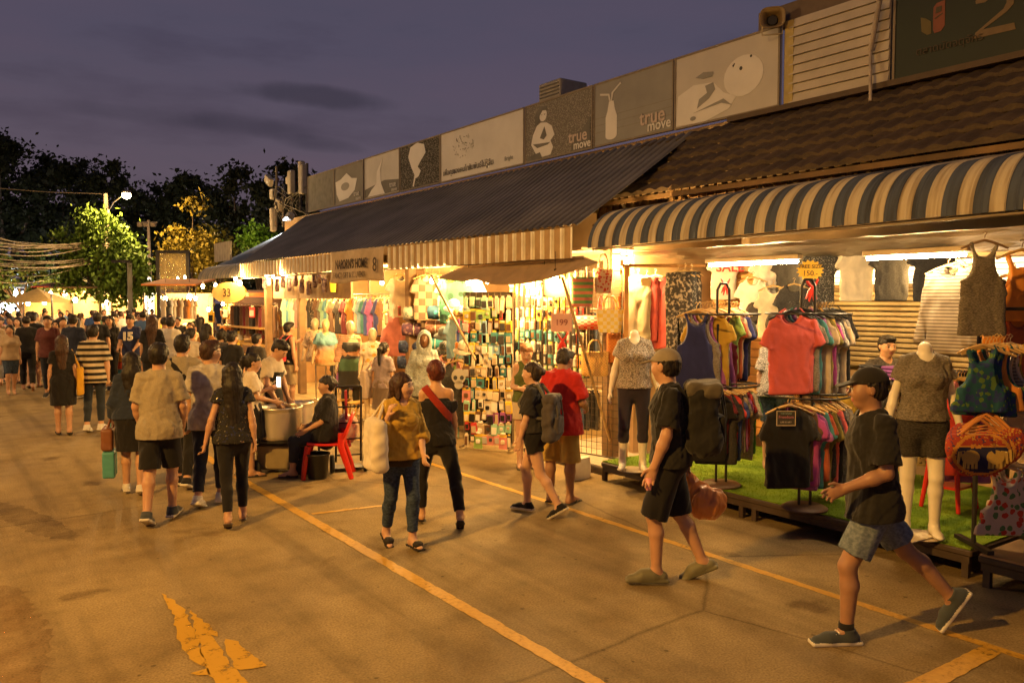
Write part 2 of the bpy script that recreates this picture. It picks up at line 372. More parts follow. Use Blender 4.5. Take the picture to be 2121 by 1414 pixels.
    def leg(s, S, sd, e=0., kk=.03, t=2., wide=0.):
        k, J = s.k, s.J; a, b, c = J['hip' + sd], J['knee' + sd], J['ank' + sd]; g = .55 + .45 * s.g
        S.cone(a, b, (.088 + .004 * s.fem) * k * g + e, .056 * k * g + e + wide, kk)
        if t > 1: 
            back = nz(np.cross(c - b, s.rt)); back = back if back @ s.fw < 0 else -back
            m = b + (c - b) * .3 + back * .014 * k
            S.cone(b, m, .052 * k * g + e + wide * .9, .056 * k * g + e + wide * .8, .02); S.cone(m, c, .055 * k * g + e + wide * .8, .036 * k + e + wide * .6, .02)
    def foot(s, S, sd, e=0.):
        k, a, d, u = s.k * (1 - .06 * s.fem), s.J['ank' + sd], s.__dict__['ft' + sd], s.__dict__['fu' + sd]
        h = a - u * .05 * k - d * .035 * k; S.cone(a, h, .036 * k + e, .033 * k + e, .02)
        m = a - u * .058 * k + d * .105 * k; t = m + d * .065 * k - u * .004 * k; S.cone(a - u * .02 * k, m, .034 * k + e, .030 * k + e, .03); S.cone(h, m, .031 * k + e, .032 * k + e, .02); S.cone(m, t, .038 * k + e, .026 * k + e, .02, (u, 1.5))
    def headsolid(s, S):
        k, M = s.k, s.HM(); E = lambda x, y, z, r, kk=.02, op='u': S.ell(s.hp(x, y, z), V(r) * k, M, kk * k, op)
        E(0, -.016, .028, (.075, .096, .086)); E(0, .028, -.035, (.057, .062, .078), .045); E(0, .05, -.085, (.03, .03, .024), .03)
        S.cone(s.hp(0, .085, .016), s.hp(0, .104, -.022), .0085 * k, .0135 * k, .012); E(.01, .09, -.026, (.011, .01, .008), .01); E(-.01, .09, -.026, (.011, .01, .008), .01)
        for q in (-1, 1):
            E(q * .077, -.012, -.002, (.011, .022, .033), .01); E(q * .031, .095, .013, (.016, .013, .008), .008, 's'); E(q * .031, .074, .012, (.014, .0135, .013), .004)
            E(q * .03, .078, .034, (.024, .012, .008), .018); E(q * .036, .052, -.022, (.026, .03, .028), .04)
        E(0, .083, -.054, (.024, .012, .0075), .006); E(0, .083, -.065, (.02, .012, .008), .006)
    def body(s, h, skin, parent, lips=(.42, .13, .11), hands=True, feet=True, brow=(.03, .022, .018)):
        J = s.J; lo, hi = s.bounds(list(J.values()), .2); lo[2] = max(lo[2], -.03); S = SDF(lo, hi, h)
        S.cone(J['neck'] - s.up * .05 * s.k, J['head'] - s.hu * .03 * s.k - s.hf * .02 * s.k, .058 * s.k * (1 - .1 * s.fem), .052 * s.k * (1 - .1 * s.fem), .03)
        s.torso(S)
        for sd in 'LR':
            s.arm(S, sd, t=2, kk=.03); s.leg(S, sd)
            if feet: s.foot(S, sd)
            if hands: s.hand(S, sd)
            else: S.ell(J['wr' + sd] + s.__dict__['hd' + sd] * .07 * s.k, V(.034, .03, .075) * s.k, None, .02)
        s.headsolid(S)
        def slot(c):
            q = (c - J['head']) @ s.HM().T / s.k; o = np.zeros(len(c)); fr = (q[:, 1] > .055) & (np.abs(q[:, 0]) < .06)
            ax = np.abs(q[:, 0])
            o[fr & (ax < .022) & (q[:, 2] > -.068) & (q[:, 2] < -.049) & (q[:, 1] > .074)] = 1
            o[fr & (ax > .015) & (ax < .047) & (q[:, 2] > .031) & (q[:, 2] < .040)] = 2
            o[fr & (((ax - .031) / .016) ** 2 + ((q[:, 2] - .012) / .0065) ** 2 < 1)] = 3
            o[fr & (((ax - .031) / .0075) ** 2 + ((q[:, 2] - .012) / .0085) ** 2 < 1)] = 2
            return o
        return S.build('body', [m_skin(skin), m_plain(lips, .4), m_plain(brow, .6), m_plain((.42, .36, .31), .3)], parent, slot)
    # ---- clothes
    def shirt(s, h, m, parent, e=.020, hem=-.05, sleeve=.62, neck=.066, fold=.013, loose=.0, name='t_shirt', seed=1, off=False, slot=None, cap=.012):
        k, J = s.k, s.J; pts = [J[q] for q in ('pel', 'neck', 'shL', 'shR', 'elL', 'elR')] + ([J['wrL'], J['wrR']] if sleeve > 1 else []) + [J['pel'] + s.up * (hem - .05) * k]
        lo, hi = s.bounds(pts, .2 + loose); S = SDF(lo, hi, h); s.torso(S, e, .06)
        c = J['pel'] + s.up * hem * k; r = .165 * k * s.g + e + loose
        S.cone(J['chest'] - s.up * .05 * k, c - s.up * .03 * k, .14 * k * s.g + e * .8, r, .06, (s.fw, 1.34))
        for sd in 'LR':
            if hem < .05: S.cone(J['hip' + sd], J['hip' + sd] + (J['knee' + sd] - J['hip' + sd]) * .3, .09 * k * s.g + e, .088 * k * s.g + e + loose, .05)
        if sleeve > 0:
            for sd in 'LR':
                a, b, w = J['sh' + sd], J['el' + sd], J['wr' + sd]; F0 = S.F; S.F = np.full_like(F0, 1.)
                if sleeve <= 1:
                    S.cone(a, a + (b - a) * min(sleeve + .25, 1.2), .046 * k + e * .55, (.049 + loose * .3) * k + e + cap, .0); S.cut(a + (b - a) * sleeve, b - a)
                else:
                    S.cone(a, b, .048 * k + e * .6, .046 * k + e, 0); S.cone(b, b + (w - b) * min(sleeve - .8, 1.1), .048 * k + e, .036 * k + e, .02); f_ = S.F.copy(); S.cut(b + (w - b) * (sleeve - 1), w - b); u_ = nz(a - b)
                    up_ = ((S.ax[0][:, None, None] - b[0]) * u_[0] + (S.ax[1][None, :, None] - b[1]) * u_[1] + (S.ax[2][None, None, :] - b[2]) * u_[2]) > .03; S.F = np.where(up_, f_, S.F)
                F1 = S.F; S.F = F0; S.put((slice(None),) * 3, F1, .03, 'u')
        S.noise(fold, 26 / k, seed, (1, 1, .45)); S.noise(fold * .5, 55 / k, seed + 5, (1, 1, .6))
        S.cut(c, -s.up)
        S.cone(J['neck'] - s.up * .004 * k + s.cfw * .01 * k, J['neck'] + s.up * .3 * k, neck * k, neck * 1.15 * k, .012, None, 's')
        S.ell(J['neck'] + s.cfw * .05 * k - s.up * .005, V(.05, .05, .045) * k, None, .01, 's')
        if off: S.cut(J['neck'] - s.up * .11 * k, s.up)
        elif sleeve <= 0:
            for sd, sg in (('L', -1), ('R', 1)): S.ell(J['sh' + sd] + s.crt * sg * .045 * k - s.up * .02 * k, V(.075, .13, .105) * k, np.array([s.crt, s.cfw, s.up]), .012, 's')
        return S.build(name, m, parent, slot)
    def trousers(s, h, m, parent, length=2., e=.012, wide=0., fold=.007, name='trousers', seed=3, waist=.1):
        k, J = s.k, s.J; lo, hi = s.bounds([J['pel'] + s.up * .15 * k] + [J[q + sd] for q in ('hip', 'knee', 'ank') for sd in 'LR'], .17 + wide); S = SDF(lo, hi, h)
        for sd, sg in (('L', -1), ('R', 1)):
            S.ell(J['pel'] + s.rt * sg * .07 * k - s.fw * .055 * k - s.up * .03 * k, V(.085, .075, .09) * k * (.5 + .5 * s.g) + e, None, .05)
        S.cone(J['pel'] - s.up * .03 * k, J['waist'], (.148 + .012 * s.fem) * k * s.g + e, .128 * k * s.g + e, .05, (s.fw, 1.42 - .25 * (s.g - 1)))
        for sd in 'LR':
            a, b, c = J['hip' + sd], J['knee' + sd], J['ank' + sd]; F0 = S.F; S.F = np.full_like(F0, 1.)
            if length <= 1: s.leg(S, sd, e, .0, 1, wide); S.cut(a + (b - a) * length, b - a)
            else:
                s.leg(S, sd, e, .0, 2, wide); f_ = S.F.copy(); S.cut(b + (c - b) * (length - 1), c - b); u_ = nz(a - b)
                up_ = ((S.ax[0][:, None, None] - b[0]) * u_[0] + (S.ax[1][None, :, None] - b[1]) * u_[1] + (S.ax[2][None, None, :] - b[2]) * u_[2]) > .0; S.F = np.where(up_, f_, S.F)
            F1 = S.F; S.F = F0; S.put((slice(None),) * 3, F1, .035, 'u')
        S.noise(fold, 30 / k, seed, (1, 1, .8)); S.cut(J['pel'] + s.up * waist * k, s.up)
        return S.build(name, m, parent)
    def skirt(s, h, m, parent, top=.1, length=.42, flare=.07, fold=.012, name='skirt', seed=4, bodice=False):
        k, J = s.k, s.J; b = J['pel'] - V(0, 0, length * k); lo, hi = s.bounds([J['neck'] if bodice else J['waist'], b] + [J['hipL'], J['hipR'], J['kneeL'], J['kneeR']], .22); S = SDF(lo, hi, h)
        S.cone(J['waist'], J['pel'], .13 * k * s.g + .012, .165 * k * s.g + .012, .05, (s.fw, 1.3)); S.cone(J['pel'], b - V(0, 0, .1), .165 * k + .012, .165 * k + flare, .05, (s.fw, 1.15))
        for sd in 'LR': s.leg(S, sd, .02, .06, 1.5)
        S.noise(fold, 34 / k, seed, (1, 1, .12)); S.cut(J['pel'] + s.up * top * k, s.up); S.cut(b, (0, 0, -1)); return S.build(name, m, parent)
    def shoe(s, h, sd, mats, parent, style='sneaker'):
        k, a, d, u = s.k * (1 - .06 * s.fem), s.J['ank' + sd], s.__dict__['ft' + sd], s.__dict__['fu' + sd]; h = min(h, .008)
        o = a - u * .085 * k; lo, hi = s.bounds([a + u * .06, o - d * .1, o + d * .22], .08); S = SDF(lo, hi, h); M = np.array([np.cross(d, u), d, u])
        if style in ('sneaker', 'clog'):
            S.cone(o - d * .04 * k + u * .035 * k, o + d * .11 * k + u * .03 * k, .044 * k, .046 * k, .02); S.cone(o + d * .11 * k + u * .03 * k, o + d * .175 * k + u * .024 * k, .046 * k, .036 * k, .02, (u, 1.25))
            if style == 'sneaker': S.cone(a - u * .04 * k - d * .01, a + u * .012 * k - d * .006, .052 * k, .048 * k, .02)
            else: S.cone(o + d * .02 * k + u * .05 * k, o + d * .09 * k + u * .05 * k, .05 * k, .045 * k, .02)
            S.cut(a + u * .012 * k, u); S.box(o + d * .065 * k + u * .012 * k, V(.046, .155, .014) * k, M, .012, .004); S.cut(o - u * .004, -u)
        else:
            S.box(o + d * .062 * k + u * .004 * k, V(.044, .142, .011) * k, M, .01, 0)
            if style == 'fluffy': S.ell(o + d * .115 * k + u * .045 * k, V(.056, .05, .036) * k, M, .01).noise(.008, 190, 3)
            else:
                p = o + d * .15 * k + u * .016 * k
                for q in (-1, 1): S.cone(p, o + d * .045 * k + M[0] * q * .042 * k + u * .02 * k, .009, .009, .004); S.cone(p - d * .05 + u * .03, o + d * .07 * k + M[0] * q * .042 * k + u * .02 * k, .01, .01, .004)
        return S.build('shoe', mats, parent, (lambda c: (((c - o) @ u) < .024 * k) * 1) if len(mats) > 1 else None)
    def hair(s, h, m, parent, style='short', length=.3, seed=2, vol=1.):
        k, M, J = s.k, s.HM(), s.J; pts = [J['head'], J['head'] - s.hf * .14, J['head'] + s.hu * .05]
        if style in ('long', 'pony'): pts += [J['head'] - s.hf * .16 - s.up * (length + .1), J['head'] - s.up * (length + .1)]
        lo, hi = s.bounds(pts, .17); S = SDF(lo, hi, min(h, .009)); E = lambda x, y, z, r, kk=.02, op='u': S.ell(s.hp(x, y, z), V(r) * k, M, kk * k, op)
        E(0, -.02, .036, (.087 * vol, .106 * vol, .094 * vol)); E(0, -.05, -.02, (.074, .06, .07), .03)
        if style == 'short': E(0, .05, .098, (.06, .05, .028), .03)
        if style == 'bob' or style == 'long' or style == 'pony':
            for q in (-1, 1):
                if style != 'pony': S.cone(s.hp(q * .07, .0, .03), s.hp(q * .076, .005, -.10), .03 * k, .032 * k, .03)
        if style == 'long':
            p = s.hp(0, -.065, 0); n = J['neck'] - s.cfw * .085 * k; b = n - s.up * length * k - s.cfw * .012
            S.cone(p, n, .085 * k, .09 * k, .04, (s.cfw, 1.6)); S.cone(n, b, .10 * k, .065 * k, .04, (s.cfw, 2.2))
        if style == 'pony':
            p = s.hp(0, -.105, .035); q = p - s.hf * .055 * k - s.up * .03; S.cone(p, q, .026, .032, .01); S.cone(q, q - s.up * length * k - s.hf * .01, .034, .016, .02)
        if style == 'bun': E(0, -.115, .02, (.05, .045, .048), .012)
        S.noise(.008, 95, seed, (1, 1, .3)); S.noise(.005, 190, seed + 1, (1, 1, .2))
        E(0, .085, -.032, (.066, .082, .088), .012, 's'); E(0, .05, -.09, (.07, .09, .07), .01, 's')
        if style in ('short', 'bun', 'pony', 'capped'): 
            for q in (-1, 1): E(q * .082, .01, -.03, (.03, .045, .045), .01, 's')
            for q in (-1, 1): E(q * .07, .068, .0, (.034, .05, .052), .008, 's')
            if style == 'capped': S.cut(s.hp(0, 0, .045), s.hu); S.cut(s.hp(0, .012, 0), s.hf)
            if style in ('short', 'capped'): E(0, -.03, -.115, (.12, .12, .045), .01, 's')
        return S.build('hair', m, parent)
    def cap(s, h, m, parent, back=False):
        k, M = s.k, s.HM(); q = -1 if back else 1; S = SDF(s.J['head'] - .25, s.J['head'] + .25, .0075)
        S.ell(s.hp(0, -.018, .038), V(.087, .109, .094) * k, M, 0); S.cut(s.hp(0, 0, .036), -s.hu)
        B_ = np.array([M[0], nz(M[1] - .22 * M[2] * q), nz(M[2] + .22 * q * M[1])]); S.box(s.hp(0, q * .118, .038), V(.066, .055, .006) * k, B_, .005, .014); return S.build('cap', m, parent)
HAIR = (.012, .009, .007); HAIR_B = (.035, .016, .009)
def m_hair(c=HAIR):
    def f(nt, b, N):
        v = coords(nt, (90, 90, 12)); t = N('ShaderNodeTexNoise', Scale=1., Detail=3.); nt.links.new(v, t.inputs['Vector'])
        nt.links.new(ramp(nt, t.outputs['Fac'], [(.3, mul(c, .5)), (.7, mul(c, 2.2))]), b.inputs['Base Color']); b.inputs['Roughness'].default_value = .52; b.inputs['Specular IOR Level'].default_value = .35; bump(nt, b, t.outputs['Fac'], .5, .01)
    return mat(('hair', c), f)
def walk(L=1, s=1., arms=1.):
    """stride: L=1 left leg in front and planted, right heel lifting"""
    A = dict(th=(0, .36 * s, -1), sh=(0, -.06, -1), ft=None); B = dict(th=(0, -.22 * s, -1), sh=(0, -.62 * s, -1), ft=(.06, 1, -.6 * s))
    p = {}
    for k, v in A.items(): p[k + ('L' if L > 0 else 'R')] = v
    for k, v in B.items(): p[k + ('R' if L > 0 else 'L')] = v
    a, b = ('R', 'L') if L > 0 else ('L', 'R'); x = {'L': -1, 'R': 1}
    p['ua' + a] = (x[a] * .2, .28 * s * arms, -1); p['fa' + a] = (x[a] * .05, .6 * s * arms, -1); p['ua' + b] = (x[b] * .2, -.32 * s * arms, -1); p['fa' + b] = (x[b] * .08, -.05, -1)
    return p
def person(label, loc, face, h, pose, skin=SKIN, group=None, **B):
    """face: heading in degrees, 0 = up the street (+Y), turning left positive"""
    b = Body(**{**pose, **B}); r = thing('person', label, 'person', (loc[0], loc[1], loc[2] if len(loc) > 2 else 0), math.radians(face), group); b.root = r; b.h = h
    b.W = lambda p: np.array(Matrix.Rotation(math.radians(face), 3, 'Z') @ Vector(p)) + V(loc[0], loc[1], loc[2] if len(loc) > 2 else 0)
    b.face = math.radians(face); b.body(h, skin, r, hands=h < .016); return b
# ================================================================ camera, dusk sky, render settings
sc = bpy.context.scene
cam = bpy.data.cameras.new('camera'); co = bpy.data.objects.new('camera', cam); C.objects.link(co); sc.camera = co
cam.sensor_width = 36; cam.lens = FP / 2121 * 36; cam.clip_end = 900; cam.clip_start = .1
co.matrix_world = Matrix(((RT[0], UP[0], -FW[0], 0), (RT[1], UP[1], -FW[1], 0), (RT[2], UP[2], -FW[2], HC), (0, 0, 0, 1)))
sc.view_settings.view_transform = 'Standard'; sc.view_settings.look = 'None'; sc.view_settings.exposure = EXPOSURE if 'EXPOSURE' in globals() else 0
cy = sc.cycles; cy.use_denoising = True; cy.max_bounces = 5; cy.diffuse_bounces = 3; cy.glossy_bounces = 3; cy.transmission_bounces = 4; cy.transparent_max_bounces = 8; cy.sample_clamp_indirect = 4; cy.caustics_reflective = False; cy.caustics_refractive = False
w = bpy.data.worlds.new('World'); sc.world = w; w.use_nodes = True; nt = w.node_tree; bg = nt.nodes['Background']
tc = node(nt, 'ShaderNodeTexCoord'); sp = node(nt, 'ShaderNodeSeparateXYZ'); nt.links.new(tc.outputs['Generated'], sp.inputs[0])
dusk = ramp(nt, sp.outputs['Z'], [(0, (.120, .085, .097)), (.12, (.100, .075, .100)), (.28, (.073, .063, .098)), (.55, (.052, .054, .088)), (1, (.03, .036, .068))])
mp = node(nt, 'ShaderNodeMapping'); mp.inputs['Scale'].default_value = (2.2, 2.2, 9.); nt.links.new(tc.outputs['Generated'], mp.inputs['Vector'])
cl = node(nt, 'ShaderNodeTexNoise', Scale=1.5, Detail=6., Roughness=.55); nt.links.new(mp.outputs['Vector'], cl.inputs['Vector'])
cf = ramp(nt, cl.outputs['Fac'], [(.40, (.62, .60, .64)), (.50, (1, 1, 1)), (.66, (1.22, 1.06, 1.04))])
mx = node(nt, 'ShaderNodeMix', data_type='RGBA', blend_type='MULTIPLY'); mx.inputs['Factor'].default_value = .4
nt.links.new(dusk, mx.inputs['A']); nt.links.new(cf, mx.inputs['B'])
# two long flat clouds low in the sky, given by direction
colr = mx.outputs['Result']
for (px, py, ax, az, amt) in ((655, 200, .10, .0135, .62), (520, 262, .075, .013, .45), (670, 300, .06, .010, .4), (270, 236, .09, .010, .25)):
    d = nz(ray(px, py)); d1 = nz(ray(px + 100, py + 12)) - d; tx = nz(d1 - d * (d1 @ d)); ty = np.cross(tx, d)
    dv = node(nt, 'ShaderNodeVectorMath', operation='SUBTRACT'); nt.links.new(tc.outputs['Generated'], dv.inputs[0]); dv.inputs[1].default_value = d
    nn = node(nt, 'ShaderNodeTexNoise', Scale=14., Detail=5.); nt.links.new(tc.outputs['Generated'], nn.inputs['Vector'])
    sq = []
    for t, a in ((tx, ax), (ty, az)):
        q = node(nt, 'ShaderNodeVectorMath', operation='DOT_PRODUCT'); nt.links.new(dv.outputs[0], q.inputs[0]); q.inputs[1].default_value = t / a
        p = node(nt, 'ShaderNodeMath', operation='POWER'); p.inputs[1].default_value = 2; ab = node(nt, 'ShaderNodeMath', operation='ABSOLUTE'); nt.links.new(q.outputs['Value'], ab.inputs[0]); nt.links.new(ab.outputs[0], p.inputs[0]); sq.append(p.outputs[0])
    ad = node(nt, 'ShaderNodeMath', operation='ADD'); nt.links.new(sq[0], ad.inputs[0]); nt.links.new(sq[1], ad.inputs[1])
    a2 = node(nt, 'ShaderNodeMath', operation='MULTIPLY_ADD'); a2.inputs[1].default_value = 2.2; nt.links.new(nn.outputs['Fac'], a2.inputs[0]); nt.links.new(ad.outputs[0], a2.inputs[2])
    m_ = node(nt, 'ShaderNodeMapRange', interpolation_type='SMOOTHSTEP'); m_.inputs['From Min'].default_value = 1.; m_.inputs['From Max'].default_value = 2.3; m_.inputs['To Min'].default_value = amt; m_.inputs['To Max'].default_value = 0
    nt.links.new(a2.outputs[0], m_.inputs['Value'])
    mm = node(nt, 'ShaderNodeMix', data_type='RGBA'); nt.links.new(m_.outputs['Result'], mm.inputs['Factor']); nt.links.new(colr, mm.inputs['A']); mm.inputs['B'].default_value = (.030, .026, .040, 1); colr = mm.outputs['Result']
nt.links.new(colr, bg.inputs['Color']); bg.inputs['Strength'].default_value = .80
WARM = (1., .5, .16); WARM2 = (1., .58, .18); COOL = (.80, .92, 1.)
def lamp(kind, loc, power, color, parent, r=.04, name='lamp_light', size=None, rot=None, spot=None):
    l = bpy.data.lights.new(name, kind); l.energy = power * LM; l.color = color
    if kind in ('POINT', 'SPOT'): l.shadow_soft_size = r
    if size: l.shape = 'RECTANGLE'; l.size, l.size_y = size
    if spot: l.spot_size = spot; l.spot_blend = .6
    o = bpy.data.objects.new(name, l); C.objects.link(o); o.location = loc
    if rot is not None: o.rotation_euler = rot
    if parent: o.parent = parent
    return o
# ================================================================ ground and painted lines
def f_ground(nt, b, N):
    tc = N('ShaderNodeTexCoord'); v = tc.outputs['Object']
    def tex(t, **k): n = N(t, **k); nt.links.new(v, n.inputs['Vector']); return n
    big = tex('ShaderNodeTexNoise', Scale=.45, Detail=6., Roughness=.6); mid = tex('ShaderNodeTexNoise', Scale=2.6, Detail=6., Roughness=.65); fine = tex('ShaderNodeTexNoise', Scale=70., Detail=3.)
    sp = tex('ShaderNodeTexVoronoi', Scale=95.)
    base = ramp(nt, mid.outputs['Fac'], [(.25, (.195, .142, .068)), (.5, (.27, .20, .098)), (.8, (.335, .252, .13))])
    st = ramp(nt, big.outputs['Fac'], [(.30, (.50, .46, .42)), (.42, (.80, .78, .75)), (.55, (1, 1, 1))])
    gr = ramp(nt, fine.outputs['Fac'], [(.28, (.60, .59, .58)), (.5, (1, 1, 1)), (.72, (1.32, 1.32, 1.32))])
    def mulc(a, c, f=1.):
        m = N('ShaderNodeMix', data_type='RGBA', blend_type='MULTIPLY'); m.inputs['Factor'].default_value = f; nt.links.new(a, m.inputs['A']); nt.links.new(c, m.inputs['B']); return m.outputs['Result']
    col = mulc(mulc(base, st, .85), gr, .8)
    # wandering cracks and the joints of the slabs
    wv = N('ShaderNodeMix', data_type='VECTOR'); wv.inputs['Factor'].default_value = .12; nn = tex('ShaderNodeTexNoise', Scale=1.3, Detail=5.); nt.links.new(v, wv.inputs['A']); nt.links.new(nn.outputs['Color'], wv.inputs['B'])
    ck = N('ShaderNodeTexVoronoi', feature='DISTANCE_TO_EDGE', Scale=.22); nt.links.new(wv.outputs['Result'], ck.inputs['Vector'])
    cr = ramp(nt, ck.outputs['Distance'], [(.0, (.45, .42, .38)), (.0035, (1, 1, 1))]); col = mulc(col, cr, .75)
    # dark spots of spilt drink
    vo = tex('ShaderNodeTexVoronoi', Scale=.9, Randomness=1.); sm = N('ShaderNodeMath', operation='MULTIPLY_ADD'); sm.inputs[1].default_value = .5; nt.links.new(mid.outputs['Fac'], sm.inputs[0]); nt.links.new(vo.outputs['Distance'], sm.inputs[2])
    col = mulc(col, ramp(nt, sm.outputs[0], [(.30, (.55, .5, .46)), (.37, (1, 1, 1))]), .8)
    tm = N('ShaderNodeMapping'); tm.inputs['Scale'].default_value = (2.2, .10, 1); nt.links.new(v, tm.inputs['Vector']); tn = N('ShaderNodeTexNoise', Scale=1.4, Detail=5.); nt.links.new(tm.outputs['Vector'], tn.inputs['Vector']); col = mulc(col, ramp(nt, tn.outputs['Fac'], [(.36, (.70, .68, .66)), (.50, (1, 1, 1)), (.66, (1.12, 1.12, 1.12))]), .8)
    g2 = tex('ShaderNodeTexVoronoi', Scale=5.5, Randomness=1.); g3 = tex('ShaderNodeTexNoise', Scale=11., Detail=4.); gm_ = N('ShaderNodeMath', operation='MULTIPLY_ADD'); gm_.inputs[1].default_value = .25; nt.links.new(g3.outputs['Fac'], gm_.inputs[0]); nt.links.new(g2.outputs['Distance'], gm_.inputs[2]); col = mulc(col, ramp(nt, gm_.outputs[0], [(.165, (.42, .40, .38)), (.20, (1, 1, 1))]), .8)
    nt.links.new(col, b.inputs['Base Color'])
    nt.links.new(ramp(nt, big.outputs['Fac'], [(.35, (.58,) * 3), (.6, (.85,) * 3)]), b.inputs['Roughness']); b.inputs['Specular IOR Level'].default_value = .16
    ad = N('ShaderNodeMath', operation='MULTIPLY_ADD'); ad.inputs[1].default_value = .5; nt.links.new(sp.outputs['Distance'], ad.inputs[0]); nt.links.new(fine.outputs['Fac'], ad.inputs[2]); bump(nt, b, ad.outputs[0], .5, .006)
g = MB(); R_ = [-120, -20, 0, 20, 60, 200, 420]
g.add([(x, y, 0) for y in (-120, -20, 0, 30, 80, 200, 420) for x in (-150, -40, 0, 8, 30, 120, 300)], [(j * 7 + i, j * 7 + i + 1, j * 7 + i + 8, j * 7 + i + 7) for j in range(6) for i in range(6)])
g.build('ground', mat('ground', f_ground), lab=(None, None, None, 'structure'))
def f_paint(nt, b, N):
    tc = N('ShaderNodeTexCoord'); n = N('ShaderNodeTexNoise', Scale=26., Detail=6., Roughness=.7); nt.links.new(tc.outputs['Object'], n.inputs['Vector']); n2 = N('ShaderNodeTexNoise', Scale=3., Detail=3.); nt.links.new(tc.outputs['Object'], n2.inputs['Vector'])
    nt.links.new(ramp(nt, n.outputs['Fac'], [(.3, (.44, .24, .022)), (.7, (.58, .33, .032))]), b.inputs['Base Color']); b.inputs['Roughness'].default_value = .6
    a = N('ShaderNodeMath', operation='MULTIPLY_ADD'); a.inputs[1].default_value = .7; nt.links.new(n2.outputs['Fac'], a.inputs[0]); nt.links.new(n.outputs['Fac'], a.inputs[2])
    r = ramp(nt, a.outputs[0], [(.58, (.0,) * 3), (.68, (.85,) * 3), (.8, (.98,) * 3)]); nt.links.new(r, b.inputs['Alpha'])
PAINT = mat('road_paint', f_paint)
def flat(name, polys, z=.004, mt=None, jit=.006):
    m = MB()
    rj = random.Random(len(polys))
    for p in polys:
        o = []
        for a, b in zip(p, p[1:] + p[:1]):
            n = max(1, int(math.hypot(b[0] - a[0], b[1] - a[1]) / .05)); o += [(a[0] + (b[0] - a[0]) * t / n + rj.uniform(-jit, jit), a[1] + (b[1] - a[1]) * t / n + rj.uniform(-jit, jit)) for t in range(n)]
        m.add([(q[0], q[1], z) for q in o], [tuple(range(len(o)))])
    return m.build(name, mt or PAINT, lab=(None, None, None, 'structure'))
flat('road_line', [[(2.87, 1), (2.97, 1), (2.97, 10), (2.87, 10)], [(2.87, 10), (2.97, 10), (3.2, 16), (3.08, 16)], [(3.08, 16), (3.2, 16), (3.78, 24), (3.66, 24)], [(3.66, 24), (3.78, 24), (4.6, 33), (4.48, 33)]])
flat('road_line', [[(5.145, 1), (5.22, 1), (5.22, 9), (5.145, 9)], [(5.145, 9), (5.22, 9), (5.26, 14), (5.18, 14)]])
flat('road_line', [[(4.0, 2.2), (4.0, 2.34), (5.139, 2.33), (5.139, 2.21)]])
flat('road_line', [[(3.0, 7.58), (3.0, 7.65), (3.8, 7.53), (3.8, 7.47)]])
AR = lambda pts: [tuple(gp(x * 800 / 2121, 960 + y * 454 / 1204)[:2]) for x, y in pts][::-1]
ARP = [AR([(890, 715), (1010, 790), (1045, 880), (1085, 960), (1110, 1060), (1130, 1120), (1040, 1075), (990, 1000), (960, 900), (960, 850)]), AR([(1040, 805), (1195, 925), (1190, 955), (1150, 940), (1215, 1030), (1270, 1110), (1350, 1204), (1400, 1290), (1210, 1290), (1170, 1204), (1130, 1100), (1090, 980), (1065, 880)]),
     AR([(1235, 965), (1300, 980), (1465, 1110), (1330, 1135), (1295, 1128), (1250, 1050)]), AR([(1040, 1150), (1135, 1125), (1155, 1158), (1080, 1166)])]
def f_wear(c, lo, hi, top, sc):
    def f(nt, b, N):
        tc = N('ShaderNodeTexCoord'); n = N('ShaderNodeTexNoise', Scale=sc, Detail=7., Roughness=.72); nt.links.new(tc.outputs['Object'], n.inputs['Vector']); b.inputs['Base Color'].default_value = rgb(c); b.inputs['Roughness'].default_value = .7; b.inputs['Specular IOR Level'].default_value = .15
        nt.links.new(ramp(nt, n.outputs['Fac'], [(lo, (0, 0, 0)), (hi, (top,) * 3)]), b.inputs['Alpha'])
    return mat(('wear', c, lo, hi), f)
flat('road_arrow', ARP, .0045, f_wear((.50, .29, .03), .30, .46, .95, 11.), .012)
flat('stain', [[tuple(gp(x, y)[:2]) for x, y in ((0, 1075), (90, 1112), (150, 1121), (166, 1108), (130, 1085), (60, 1052), (0, 1038))]], .002, f_wear((.07, .04, .025), .3, .75, .42, 4.), .03)
flat('stain', [[tuple(gp(x, y)[:2]) for x, y in ((-60, 1440), (60, 1420), (100, 1390), (112, 1335), (90, 1290), (50, 1222), (0, 1212), (-60, 1220))]], .002, f_wear((.16, .06, .015), .3, .75, .45, 3.), .04)
# ================================================================ the long market building
XB = 9.6
T_BROWN = (.075, .050, .030)
bld = thing('market_building', 'long low market building with tiled and sheet metal roofs, open stalls along its front', 'building', (XB, 10, 0))
def part(mb, name, m, parent=None, lab=None):
    o = mb.build(name, m, parent or bld)
    if o.parent is bld: o.location = (-XB, -10, 0)
    if lab: o['label'] = lab
    return o
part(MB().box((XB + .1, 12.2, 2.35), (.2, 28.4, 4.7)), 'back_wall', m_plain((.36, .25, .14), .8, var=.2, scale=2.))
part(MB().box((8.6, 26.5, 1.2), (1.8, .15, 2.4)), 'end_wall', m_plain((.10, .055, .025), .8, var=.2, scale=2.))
for y, x0, x1 in ((20.0, 7.2, 9.5), (15.05, 7.2, 9.5), (12.45, 7.0, 9.5), (7.75, 7.4, 9.5)):
    part(MB().box(((x0 + x1) / 2, y, 1.5), (x1 - x0, .08, 3.0)), 'partition', m_plain((.42, .27, .14), .75, var=.2, scale=3.))
for x, y in ((6.75, 17.6), (6.75, 12.5), (7.0, 7.7), (6.9, 20.2), (9.2, 3.6), (9.2, 2.2)):
    part(MB().box((x, y, 1.5), (.16, .16, 3.0), b=.015), 'column', m_plain((.20, .12, .06), .7, var=.25, scale=5.))
